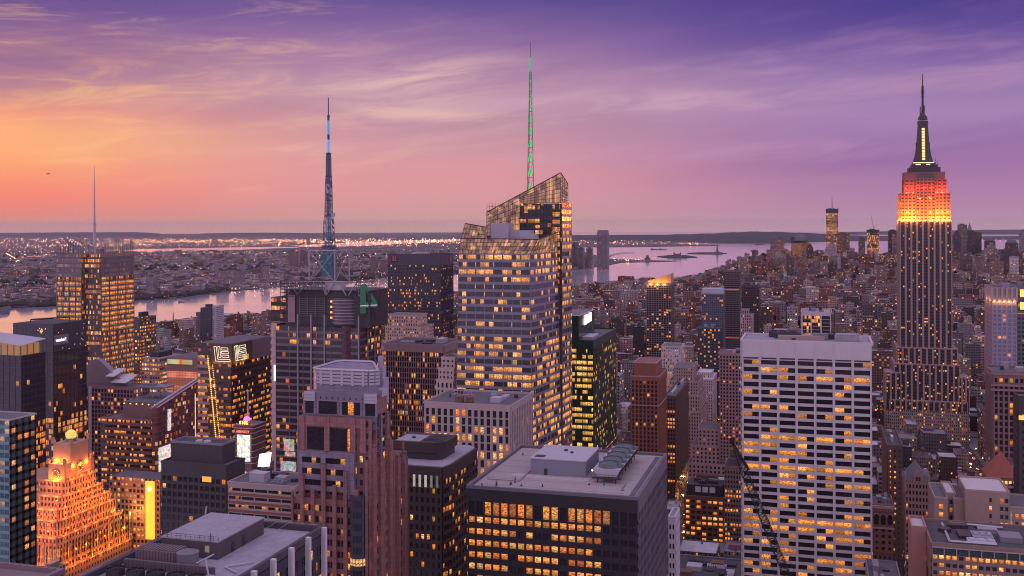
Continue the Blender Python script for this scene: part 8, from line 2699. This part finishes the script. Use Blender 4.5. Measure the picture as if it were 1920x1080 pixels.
 # striped mast tower by the piers
 g = ground(325, 612); q = Bld('mast', 'red lattice mast by the river left of the slab tower', 'mast', g[0], g[1])
 mb = MB(); mb.cone((g[0], g[1]), 3.5, .6, 0, HZ(584, g[0], g[1]), 4); mb.box(g[0] - 6, g[0] + 6, g[1] - 6, g[1] + 6, 0, 14); q.add('lattice', mb, plain((.3, .1, .1), .7, .1, .1))
 # statue and island buildings
 g = ground(1345, 475.4); q = Bld('statue', 'robed statue with raised torch on a tall pedestal, alone on its island', 'statue', g[0], g[1], z=g[2])
 z0 = g[2]
 mb = MB()
 for (r0, r1, a, c) in ((48, 46, 0, 12), (26, 22, 12, 20), (13, 9, 20, 47)): mb.cone((g[0], g[1]), r0, r1, z0 + a, z0 + c, 4 if a else 11, ph=pi / 4)
 q.add('pedestal', mb, plain((.16, .13, .14), .8, .1, .05))
 mb = MB(); c = (g[0], g[1])
 for (r0, r1, a, e) in ((7.5, 6.2, 47, 60), (6.2, 5.2, 60, 72), (5.2, 3.0, 72, 78), (2.6, 2.4, 78, 84), (3.6, 3.2, 83, 85)): mb.cone(c, r0, r1, z0 + a, z0 + e, 10)
 mb.bar((c[0] - 4, c[1], z0 + 75), (c[0] - 6.5, c[1], z0 + 92), 1.4, 8); mb.cone((c[0] - 6.5, c[1]), 2.0, 1.0, z0 + 91, z0 + 96, 8); mb.box(c[0] + 2.5, c[0] + 6, c[1] - 4, c[1] - 2.5, z0 + 62, z0 + 72)
 q.add('figure', mb, plain((.10, .16, .15), .8, .1, .05))
 rr = random.Random(77)
 for lb, c0, c1, yb, n in (('museum hall with towers on the low island before the statue', 1240, 1300, 482, 5), ('terminal hall with clock turret on the pier across the river', 1206, 1222, 488, 3)):
  g = ground((c0 + c1) / 2, yb); q = Bld('hall', lb, 'hall', g[0], g[1], z=g[2]); w_ = depth(g[0], g[1]) / F
  mb = MB(); W_ = (c1 - c0) * w_ * .3
  mb.box(g[0] - W_, g[0] + W_, g[1] - 20, g[1] + 20, g[2], g[2] + 16); mb.box(g[0] - W_ * .35, g[0] + W_ * .35, g[1] - 25, g[1] + 25, g[2], g[2] + 26)
  q.add('wall', mb, facade((.16, .11, .11), 6, 7, .5, .5, .12))
  mb = MB()
  for k in range(4): mb.cone((g[0] + (k % 2 * 2 - 1) * W_ * .33, g[1] + (k // 2 * 2 - 1) * 22), 4, 1, g[2] + 26, g[2] + 40, 8)
  q.add('turret', mb, plain((.14, .15, .15), .8, .1, .05))
 # aircraft speck in the glow
 l = (unroll(90, 326)[0] - PX0) / F; x, y, _ = at(l, 3000); z = HZ(326, x, y)
 q = Bld('airship', 'tiny dark aircraft low in the orange glow at the left', 'aircraft', x, y, z=z)
 mb = MB(); mb.sphere((x, y, z), 2.0, 10, 8)
 for i, v_ in enumerate(mb.v): mb.v[i] = (x + (v_[0] - x) * 3.2, v_[1], z + (v_[2] - z) * .7)
 mb.box(x + 4.5, x + 6.3, y - .3, y + .3, z - .2, z + 1.8); mb.box(x - 1.5, x + 1.2, y - 7, y + 7, z - .25, z + .1); q.add('fuselage', mb, METAL_DARK)


downtown()


# ---------------------------------------------------------------- the lesser city between the towers
def attrmat(key, rough, var, sc):
 m_, T = newmat(key)
 c = T.n('ShaderNodeAttribute', attribute_name='col').outputs['Color']
 pos = T.n('ShaderNodeNewGeometry').outputs['Position']
 k = T.m('ADD', 1 - var, T.m('MULTIPLY', T.noise(pos, sc, 4, .65), 2 * var))
 finish(T, Base_Color=T.mix(1.0, c, T.comb(k, k, k), 'MULTIPLY'), Roughness=rough)
 return m_


FW = [facade((.2, .2, .2), 2.7, 3.5, .42, .5, .09, 1.5, attr=True), facade((.2, .2, .2), 2.1, 3.3, .5, .5, .10, 1.5, attr=True), facade((.2, .2, .2), 3.6, 3.8, .66, .5, .12, 1.3, attr=True),
      facade((.2, .2, .2), 5.5, 6.0, .5, .5, .1, 2.0, attr=True)]
FR = attrmat('roof_felt', .9, .5, .22)
FT = attrmat('tank_wood', .9, .2, .5)


class CM(MB):
 """mesh with a colour per face"""
 def __init__(s):
  super().__init__(); s.c = []; s.cur = (.2, .2, .2)

 def face(s, *a, **k):
  super().face(*a, **k); s.c.append(s.cur)

 def build(s, *a, **k):
  o = super().build(*a, **k)
  at_ = o.data.attributes.new('col', 'FLOAT_COLOR', 'FACE')
  at_.data.foreach_set('color', [q for c in s.c for q in (*c, 1.0)])
  return o


AVES = [-1739, -1511, -1231, -951, -671, -391, -111, 160, 300, 440, 580, 720, 860, 1000, 1280, 1560]
WALLS = [('red brick', (.20, .085, .07)), ('brown brick', (.15, .09, .08)), ('tan', (.30, .22, .19)), ('pale stone', (.38, .32, .31)), ('grey', (.18, .165, .19)), ('pinkish', (.30, .19, .18)), ('white', (.46, .43, .46)), ('dark', (.065, .055, .065))]
RW = [4, 4, 4, 3, 4, 3, 2, 2]
rf = random.Random(99)
LOTS = []


def ave_x(x):
 return any(abs(x - a) < 14 for a in AVES)


def place_lots():
 for ai in range(len(AVES) - 1):
  xa, xb = AVES[ai] + 14, AVES[ai + 1] - 14
  for st in range(5, 84):
   sh_ = rf.uniform(-45, 45) if st > 26 else 0
   for row in (0, 1):
    ya = st * 80 + 9 + row * 31; far_ = ya > 2600
    x = xa + sh_ - (30 if sh_ else 0); xb = AVES[ai + 1] - 14 + sh_
    while x < xb - 6:
     w = rf.uniform(9, 26) if not far_ else rf.uniform(14, 40)
     if rf.random() < .12: w *= 1.8
     w = min(w, xb - x); dp = rf.uniform(22, 30.5)
     x0, x1 = x, x + w - rf.choice([0.05, .05, .4]); x += w
     y0 = ya + (0 if row == 0 else 30.8 - dp); y1 = y0 + dp
     d_ = depth(x0, y0)
     if d_ < 100: continue
     xm = (x0 + x1) / 2
     pl, pr = project(x0, y0, 20)[0], project(x1, y0, 20)[0]
     if pr < -40 or pl > 1965: continue
     pb = project(xm, y0, drop(xm, y0))
     lim = interp(mh_far, pb[0])
     if pb[1] < lim + 1.0: continue
     west = xm < -951
     u = rf.random()
     if y0 < 1400: h = 16 + 34 * u + (60 * u ** 6 if not west else 10 * u ** 6)
     elif y0 < 2600: h = 12 + 24 * u + 42 * u ** 8
     elif y0 < 4800: h = 9 + 15 * u + 34 * u ** 12
     else: h = 12 + 30 * u + 70 * u ** 6
     if 600 < y0 < 1400 and 5 < xm < 150: h = min(h * .7, 40)
     if pb[1] < lim + 14: h = min(h, 11 + 8 * u)
     if pb[0] < 1000: h = min(h, HZ(lim + 1 - 5 * (u > .9), xm, y0))
     zg = drop(xm, y0)
     if any(x0 < f[1] and x1 > f[0] and y0 < f[3] and y1 > f[2] for f in FOOT): continue
     for (hl, hr, vis, hy, hx0, hx1, hy1) in HEROES:
      if pr > hl and pl < hr and (hy > y0 - 3 or (y0 < hy1 and (x0 > hx1 - 3 if hx1 < 0 else x1 < hx0 + 3))):
       h = min(h, HZ(vis + 3, xm, y0))
     if h < 6: continue
     pt = project(xm, y0, zg + h)
     if pt[1] > 1084 or pt[1] < 440: continue
     LOTS.append(dict(x0=x0, x1=x1, y0=y0, y1=y1, z=zg, h=h, px=(pl + pr) / 2, py=pt[1], a=(pr - pl) * min(60, (pb[1] - pt[1]) + (project(xm, y1, zg + h)[1] - pt[1]) * -1), u=rf.random()))


place_lots()


def lot_mesh(L, wm, rm, tm=None, um=None):
 """walls into wm, roof into rm, tank into tm, bulkhead into um"""
 rr = random.Random(int(L['u'] * 1e9))
 k = rr.choices(range(len(WALLS)), RW)[0]; L['wall'] = WALLS[k][0]
 f = rr.uniform(.5, 1.1); c = tuple(min(.6, q * f) for q in WALLS[k][1]); L['big'] = k
 x0, x1, y0, y1, z, h = (L[q] for q in ('x0', 'x1', 'y0', 'y1', 'z', 'h'))
 mi = rr.choice([0, 1, 0, 2]) if y0 < 2300 else 3
 L['mi'] = mi
 wm.cur = c
 rid = rr.random()
 roofc = rr.choice([(.10, .095, .11), (.16, .15, .17), (.36, .35, .40), (.26, .25, .29), (.07, .065, .075), (.30, .28, .32), (.45, .44, .50)])
 L['roof'] = 'pale' if roofc[0] > .28 else 'dark'
 t = .4
 for poly in ([(x0, y0), (x1, y0), (x1, y1), (x0, y1)],):
  n = 4
  for i in range(n):
   p, q = poly[i], poly[(i + 1) % n]; W_ = abs(p[0] - q[0]) + abs(p[1] - q[1])
   nb = max(1, round(W_ / [2.7, 2.1, 3.6, 5.5][mi])) * [2.7, 2.1, 3.6, 5.5][mi]
   wm.face([(p[0], p[1], z - 1), (q[0], q[1], z - 1), (q[0], q[1], z + h), (p[0], p[1], z + h)], [(0, -h), (nb, -h), (nb, -.3), (0, -.3)], mi if um is None else 0, rid + i * .137)
 # parapet top ring and sunken roof
 o = [(x0, y0), (x1, y0), (x1, y1), (x0, y1)]; i_ = [(x0 + t, y0 + t), (x1 - t, y0 + t), (x1 - t, y1 - t), (x0 + t, y1 - t)]
 rm.cur = tuple(min(.5, q * 1.25) for q in c)
 for j in range(4):
  p, q = (j), (j + 1) % 4
  rm.face([(*o[p], z + h), (*o[q], z + h), (*i_[q], z + h), (*i_[p], z + h)], None, 4 if um is None else 0)
  rm.face([(*i_[p], z + h), (*i_[q], z + h), (*i_[q], z + h - .9), (*i_[p], z + h - .9)], None, 4 if um is None else 0)
 rm.cur = roofc
 rm.face([(*p, z + h - .9) for p in i_], None, 4 if um is None else 0)
 W_, D_ = x1 - x0, y1 - y0; zr = z + h - .9
 L['tank'] = False; L['bulk'] = False
 um_ = um or rm
 if rr.random() < .75:
  L['bulk'] = True
  bw, bd, bh = W_ * rr.uniform(.2, .45), D_ * rr.uniform(.15, .35), rr.uniform(2.5, 5.5)
  bx, by = x0 + rr.uniform(.6, max(.7, W_ - bw - .6)), y0 + rr.uniform(3, D_ - bd - 1)
  um_.cur = tuple(min(.5, q * rr.uniform(.7, 1.3)) for q in c)
  um_.box(bx, bx + bw, by, by + bd, zr, zr + bh, 4 if um is None else 0)
 for j in range(rr.randrange(0, 4)):
  s = rr.uniform(.6, 1.6); ux, uy = rr.uniform(x0 + 1, x1 - 2.2), rr.uniform(y0 + 1, y1 - 3)
  if um is not None: um_ = CM(); L.setdefault('units', []).append(um_)
  um_.cur = rr.choice([(.3, .3, .34), (.12, .12, .14), (.42, .42, .46)])
  um_.box(ux, ux + s, uy, uy + s * 1.6, zr, zr + s, 4 if um is None else 0)
 if rr.random() < .3 and L['y0'] < 3000 and W_ > 7:
  L['tank'] = True
  tm_ = tm or rm; tm_.cur = (.13, .08, .06)
  c_ = (rr.uniform(x0 + 2.5, x1 - 2.5), rr.uniform(y0 + 3, y1 - 4)); r = rr.uniform(1.5, 2.2)
  mi_ = 5 if tm is None else 0
  tm_.cone(c_, r, r, zr + 3, zr + 6.5, 8, mi_); tm_.cone(c_, r * 1.1, 0, zr + 6.5, zr + 8, 8, mi_)
  for q in (-1, 1): tm_.bar((c_[0] + q * r * .6, c_[1] - r * .6, zr), (c_[0] + q * r * .6, c_[1] - r * .6, zr + 3), .14, 4, mi_); tm_.bar((c_[0] + q * r * .6, c_[1] + r * .6, zr), (c_[0] + q * r * .6, c_[1] + r * .6, zr + 3), .14, 4, mi_)


LOTS.sort(key=lambda q: -q['a'])
near_, rest_ = LOTS[:290], LOTS[290:]
LM = [(170, 690, 'rod screened tower'), (300, 640, 'lone river slab', ), (385, 610, 'dark and white river slab'), (430, 670, 'neon sign tower'), (470, 640, 'pier sheds'), (620, 620, 'blue mast tower'), (715, 600, 'black slab tower'), (780, 700, 'finned red tower'),
      (1110, 600, 'green glass tower'), (1215, 780, 'slim red brick tower'), (1236, 580, 'orange capped tower'), (1280, 750, 'limestone setback tower'), (1335, 600, 'blue grey tower'), (1372, 560, 'ribbed beacon tower'), (1408, 590, 'black stair window tower'),
      (1372, 760, 'pinkish balconied tower'), (1320, 960, 'amber windowed studios'), (1530, 610, 'white framed block'), (1510, 560, 'white slab roof'), (1660, 620, 'deco giant, left side'), (1660, 800, 'white slab, right side'), (1735, 780, 'deco giant base'), (1680, 900, 'bright windowed brown slab'),
      (1720, 930, 'slate gabled tower'), (1800, 860, 'red pyramid roof'), (1830, 960, 'tan brick block'), (1830, 620, 'blue windowed hotel'), (1490, 520, 'orange fronted downtown tower'), (1840, 520, 'pointed downtown tower')]
groups = {}
for L in near_:
 b = Bld('city_building', None, 'building', (L['x0'] + L['x1']) / 2, (L['y0'] + L['y1']) / 2, 'lesser buildings between the towers', L['z'])
 wm, rm, tm, um = CM(), CM(), CM(), CM()
 lot_mesh(L, wm, rm, tm, um)
 b.add('wall', wm, FW[L['mi']]); b.add('roof', rm, FR)
 if um.f: b.add('bulkhead', um, FR)
 for q_ in L.get('units', []): b.add('roof_unit', q_, FR)
 if tm.f: b.add('water_tank', tm, FT)
 m = min(LM, key=lambda q: (q[0] - L['px']) ** 2 + (q[1] - L['py']) ** 2)
 size = ('narrow' if L['x1'] - L['x0'] < 13 else 'wide' if L['x1'] - L['x0'] > 26 else '') + (' low' if L['h'] < 24 else ' tall' if L['h'] > 55 else '')
 feat = 'with roof tank' if L['tank'] else 'with roof hut' if L['bulk'] else 'with bare roof'
 dx_, dy_ = L['px'] - m[0], L['py'] - m[1]
 rel = ('right of the ' if dx_ > 0 else 'left of the ') if abs(dx_) > abs(dy_) else ('below the ' if dy_ > 0 else 'above the ')
 lb = ' '.join(('%s %s block %s, %s roof edge, %s%s' % (size, L['wall'], feat, L['roof'], rel, m[2])).split()).replace(', pale roof edge', '').replace(', dark roof edge', '')
 groups.setdefault(lb, []).append((dx_ * dx_ + dy_ * dy_, b))
ORD = ['nearest', 'second', 'third', 'fourth', 'fifth', 'sixth', 'seventh', 'eighth', 'ninth', 'tenth']
for lb, lst in groups.items():
 lst.sort(key=lambda q: q[0])
 for i, (_, b) in enumerate(lst):
  b.root['label'] = lb if len(lst) == 1 else lb.replace(', ', ' ') + ', ' + (ORD[i] + ' closest' if i else 'closest') if i < 10 else lb
mb = CM()
for L in rest_:
 lot_mesh(L, mb, mb)
o = mb.build('city_buildings', FW + [FR, FT]); o['kind'] = 'stuff'; o['label'] = 'thousands of small city blocks with lit windows filling the ground between towers'; o['category'] = 'buildings'

# pavements: raised blocks between the streets
mb = MB()
for ai in range(len(AVES) - 1):
 for st in range(3, 40):
  x0, x1, y0, y1 = AVES[ai] + 10, AVES[ai + 1] - 10, st * 80 + 5, st * 80 + 75
  p = project((x0 + x1) / 2, y0, 0)
  if depth(x0, y0) > 50 and -300 < p[0] < 2200 and p[1] > interp(mh_far, p[0]) + 3: mb.box(x0, x1, y0, y1, -.5, drop(x0, y0) + .2)
o = mb.build('pavement', plain((.16, .15, .155), .9, .3, .1)); o['kind'] = 'structure'
mb = MB()
for ax in (-111, 160):
 for k in range(-3, 4, 2):
  for s in range(60):
   y = 500 + s * 14; mb.face([(ax + k * 1.7 - .1, y, .15), (ax + k * 1.7 + .1, y, .15), (ax + k * 1.7 + .1, y + 6, .15), (ax + k * 1.7 - .1, y + 6, .15)])
o = mb.build('road_markings', plain((.6, .58, .55), .8, .1, .1)); o['kind'] = 'structure'


# ---------------------------------------------------------------- lamps, traffic, far lights
def octa(mb, c, r):
 P = [(c[0] + r, c[1], c[2]), (c[0], c[1] + r, c[2]), (c[0] - r, c[1], c[2]), (c[0], c[1] - r, c[2])]
 t, d_ = (c[0], c[1], c[2] + r), (c[0], c[1], c[2] - r)
 a = rl.random()
 for i in range(4):
  mb.face([P[i], P[(i + 1) % 4], t], [(0, 0)] * 3, 0, a); mb.face([P[(i + 1) % 4], P[i], d_], [(0, 0)] * 3, 0, a)


rl = random.Random(5)
m_, T = newmat('lamp_light')
wr = T.n('ShaderNodeAttribute', attribute_name='wr').outputs['Fac']
cc = T.ramp(wr, [(0, (1, .26, .05)), (.45, (1, .40, .11)), (.8, (1, .55, .25)), (.93, (1, .8, .6)), (.96, (1, .12, .08)), (1, (.6, .85, 1))])
finish(T, Base_Color=(.02, .02, .02), Emission_Color=cc, Emission_Strength=T.m('ADD', 3.5, T.m('MULTIPLY', T.m('POWER', T.white(T.comb(wr, 1, 2)), 3.0), 20.0)))
LAMP = m_
mb = MB()
for a in AVES:                                                       # lamps down the avenues
 y = 500
 while y < 1700:
  for s in (-9, 9):
   p = project(a + s, y, 9)
   if -20 < p[0] < 1940 and p[1] < 1085 and p[1] > interp(mh_far, p[0]) + 2: octa(mb, (a + s, y, drop(a, y) + 9), .35 + y / 6500)
  y += 34 + y * .012
for L in rl.sample(LOTS, min(len(LOTS), 1700)):                       # roof and doorway lamps
 octa(mb, (rl.uniform(L['x0'], L['x1']), L['y0'] - .9, L['z'] + rl.uniform(.2, .98) * L['h']), .22 + L['y0'] / 5200 * rl.uniform(.4, 1))
o = mb.build('street_lights', LAMP); o['kind'] = 'stuff'; o['label'] = 'countless small warm lamps along the avenues and roofs'; o['category'] = 'lights'
mb = MB()


def dots(n, c0, c1, y0, y1, k, pw=1.0):
 for _ in range(n):
  c = rl.uniform(c0, c1); y = y0 + (y1 - y0) * rl.random() ** pw
  g = ground(c, y); r = depth(g[0], g[1]) / F * k * rl.uniform(.35, 1.0)
  octa(mb, (g[0], g[1], g[2] + 6 + r), r)


dots(1100, 0, 1000, 447, 463, .65); dots(520, 230, 1000, 450.5, 456, .75); dots(260, 0, 300, 455, 480, .6); dots(120, 250, 560, 473, 478, .55); dots(1200, 0, 860, 465, 545, .55, .8)
dots(110, 560, 860, 480, 505, .65); dots(30, 0, 860, 480, 550, .95); dots(80, 225, 330, 552, 561, .5); dots(60, 330, 520, 533, 553, .5); dots(60, 0, 105, 545, 572, .5); dots(240, 1055, 1330, 449.5, 460, .5)
dots(60, 1340, 1480, 445, 455.5, .5); dots(50, 1120, 1230, 485, 491, .55); dots(40, 1062, 1112, 490, 503, .55); dots(40, 1180, 1500, 438, 447, .35); dots(30, 1140, 1240, 529, 535, .8); dots(60, 1790, 1920, 445, 452, .4)
for k in range(40):
 q = k / 39; g = ground(12 + 24 * q, 477 + 15 * q); octa(mb, (g[0], g[1], g[2] + 10), depth(g[0], g[1]) / F * .6)
o = mb.build('far_lights', LAMP); o['kind'] = 'stuff'; o['label'] = 'amber street lights sprinkled over the far shore towns'; o['category'] = 'lights'
# far shore houses and woods
mb = CM()
for _ in range(5200):
 c = rl.uniform(-60, 1060); near = interp(nj_near, c)
 y = 470 + (near - 3 - 470) * rl.random() ** .8
 g = ground(c, y)
 rnd = math.sin(g[0] * .004) + math.sin(g[1] * .003 + g[0] * .0016)
 if rnd < -.35 and y < near - 8: continue
 k = depth(g[0], g[1]) / 4000
 w, d_, h = rl.uniform(12, 50) * k ** .5, rl.uniform(12, 40) * k ** .5, rl.uniform(6, 15) + (26 * rl.random() if rl.random() < .06 else 0)
 mb.cur = rl.choice([(.12, .1, .12), (.2, .17, .19), (.3, .27, .31), (.16, .1, .1), (.24, .2, .2)])
 mb.box(g[0] - w / 2, g[0] + w / 2, g[1] - d_ / 2, g[1] + d_ / 2, g[2], g[2] + h, 0, 1, rl.random())
o = mb.build('far_houses', [FW[3], FR]); o['kind'] = 'stuff'; o['label'] = 'low houses and sheds of the towns across the river'; o['category'] = 'buildings'
mb = CM()
TREE = attrmat('bare_trees', .95, .3, .05)
for _ in range(3000):
 c = rl.uniform(-60, 1060); near = interp(nj_near, c)
 y = rl.choice([near - 1 - 14 * rl.random() ** 1.5 if 225 < c < 430 else near - 20 * rl.random(), 472 + (near - 476) * rl.random()])
 g = ground(c, y); rnd = math.sin(g[0] * .004) + math.sin(g[1] * .003 + g[0] * .0016)
 if rnd > -.15 and not (225 < c < 430 and y > near - 16): continue
 r = rl.uniform(7, 16); mb.cur = rl.choice([(.03, .025, .028), (.045, .035, .035), (.035, .033, .03)])
 n = 5; ph = rl.random() * 6
 mb.cone((g[0], g[1]), r, r * 1.1, g[2], g[2] + r * .5, n, cap=False, ph=ph); mb.cone((g[0], g[1]), r * 1.1, r * .3, g[2] + r * .5, g[2] + r * rl.uniform(.9, 1.3), n, ph=ph)
o = mb.build('far_trees', TREE); o['kind'] = 'stuff'; o['label'] = 'dark bare woods along the far river bank'; o['category'] = 'woods'
# piers of the far bank and boats
for i, (c0, c1, y0, y1) in enumerate(((-5, 18, 579, 583), (0, 14, 586.5, 588.5), (1062, 1082, 504.5, 507), (1136, 1156, 489, 491))):
 g, h = ground(c0, y1), ground(c1, y0); q = Bld('pier', ['long pier reaching from the far bank at the left edge', 'short pier nearer at the left edge', 'pier below the twin slabs across the river', 'pier beside the rounded glass tower'][i], 'pier', g[0], g[1], 'piers of the far bank', g[2])
 mb = MB(); mb.bar((g[0], g[1], g[2] + 1), (h[0], h[1], h[2] + 1), 9, 4); mb.bar((g[0], g[1], g[2] + 6), (h[0], h[1], h[2] + 6), 2.5, 4); q.add('deck', mb, plain((.1, .09, .1), .9, .2, .02))
for i, (px, py, L_) in enumerate(((1228, 467.6, 90), (1243, 467.4, 80), (1414, 470, 70), (1425, 458.5, 120), (340, 566, 24))):
 g = ground(px, py); q = Bld('barge', ['anchored barge in the bay, left of a pair', 'anchored barge in the bay, right of a pair', 'ship near the downtown shore', 'long ship below the far hills', 'small ferry on the wide river'][i], 'ship', g[0], g[1], 'ships on the water', g[2])
 z = g[2]; w = L_ * .08 + 2
 mb = MB(); mb.loft([(g[0] - L_ / 2 + 4, g[1] - w, z - 2), (g[0] + L_ / 2 - 6, g[1] - w, z - 2), (g[0] + L_ / 2 - 6, g[1] + w, z - 2), (g[0] - L_ / 2 + 4, g[1] + w, z - 2)], [(g[0] - L_ / 2, g[1] - w, z + L_ * .06), (g[0] + L_ / 2, g[1] - w * .3, z + L_ * .06), (g[0] + L_ / 2, g[1] + w * .3, z + L_ * .06), (g[0] - L_ / 2, g[1] + w, z + L_ * .06)]); q.add('hull', mb, METAL_DARK)
 mb = MB(); mb.box(g[0] - L_ * .42, g[0] - L_ * .26, g[1] - w * .7, g[1] + w * .7, z + L_ * .06, z + L_ * .16); q.add('cabin', mb, METAL_GREY)


# street lamps with real light and the traffic on the two avenues
def lamp_post(x, y):
 b = Bld('street_lamp', 'tall street lamp with amber light beside the busy avenue', 'street lamp', x, y, 'street lamps of the two avenues')
 s = 1 if x < -111 or (0 < x < 160) else -1
 mb = MB(); mb.cone((x, y), .16, .1, 0, 9, 6); mb.bar((x, y, 9), (x + s * 2.2, y, 9.4), .08); b.add('pole', mb, METAL_DARK)
 mb = MB(); mb.sphere((x + s * 2.2, y, 9.1), .8, 8, 6); b.add('lamp_head', mb, glow((1, .42, .1), 9))
 b.light('bulb', (x + s * 2.4, y, 8.0), 4200, (1, .42, .10), .6)


for k in range(9):
 lamp_post(-120.5 if k % 2 else -101.5, 850 + k * 38)
for k in range(5):
 lamp_post(150.5 if k % 2 else 169.5, 900 + k * 60)
CARS = None
for i in range(54):
 six = i < 36
 x = (-111 if six else 160) + rl.choice([-5.1, -1.7, 1.7, 5.1]); y = (830 + (i % 36) * 11.5 + rl.uniform(-3, 3)) if six else 820 + (i - 36) * 26
 away = x > (-111 if six else 160)
 if CARS is None:
  root = bpy.data.objects.new('car', None); COL.objects.link(root)
  mb = MB(); pr_ = [(-2.3, .35), (2.3, .35), (2.35, .85), (1.2, 1.0), (.6, 1.5), (-1.2, 1.5), (-2.0, 1.0), (-2.3, .95)]
  for sgn in (-1, 1): mb.face([(sgn * .9, p[0], p[1]) for p in (pr_ if sgn < 0 else pr_[::-1])])
  for p, q in zip(pr_, pr_[1:] + pr_[:1]): mb.face([(-.9, p[0], p[1]), (.9, p[0], p[1]), (.9, q[0], q[1]), (-.9, q[0], q[1])])
  parts = [mb.build('body', plain((.35, .24, .04), .4, .2, .2), root)]
  for wx in (-.85, .85):
   for wy in (-1.4, 1.4):
    mb = MB(); mb.bar((wx - .1, wy, .33), (wx + .1, wy, .33), .33, 10); parts.append(mb.build('wheel', METAL_DARK, root))
  for sx in (-.6, .6):
   mb = MB(); mb.sphere((sx, 2.38, .75), .5, 6, 4); parts.append(mb.build('headlight', glow((1, .72, .4), 9), root))
   mb = MB(); mb.sphere((sx, -2.38, .85), .4, 6, 4); parts.append(mb.build('tail_lamp', glow((1, .06, .03), 6), root))
  CARS = (root, parts); r_ = root
 else:
  r_ = CARS[0].copy(); COL.objects.link(r_)
  for p in CARS[1]:
   c = p.copy(); COL.objects.link(c); c.parent = r_
 r_.location = (x, y, .01); r_.rotation_euler = (0, 0, 0 if away else pi)
 tag(r_, 'car with lamps lit in the traffic of the %s' % ('avenue beside the studio block' if six else 'avenue right of the deco giant'), 'car', 'cars in the traffic of the two avenues')

# haze: one closed box of thin air round everything
mb = MB(); mb.box(-96000, 96000, -96000, 96000, -575, 480, bottom=True)
m_ = bpy.data.materials.new('haze'); m_.use_nodes = True; T = NT(m_.node_tree)
pv = T.n('ShaderNodeVolumePrincipled'); pv.inputs['Density'].default_value = 0.75e-5; pv.inputs['Color'].default_value = (.95, .86, .98, 1); pv.inputs['Anisotropy'].default_value = 0.1
T.put(T.n('ShaderNodeOutputMaterial').inputs['Volume'], pv.outputs[0])
o = mb.build('haze', m_); o['kind'] = 'stuff'
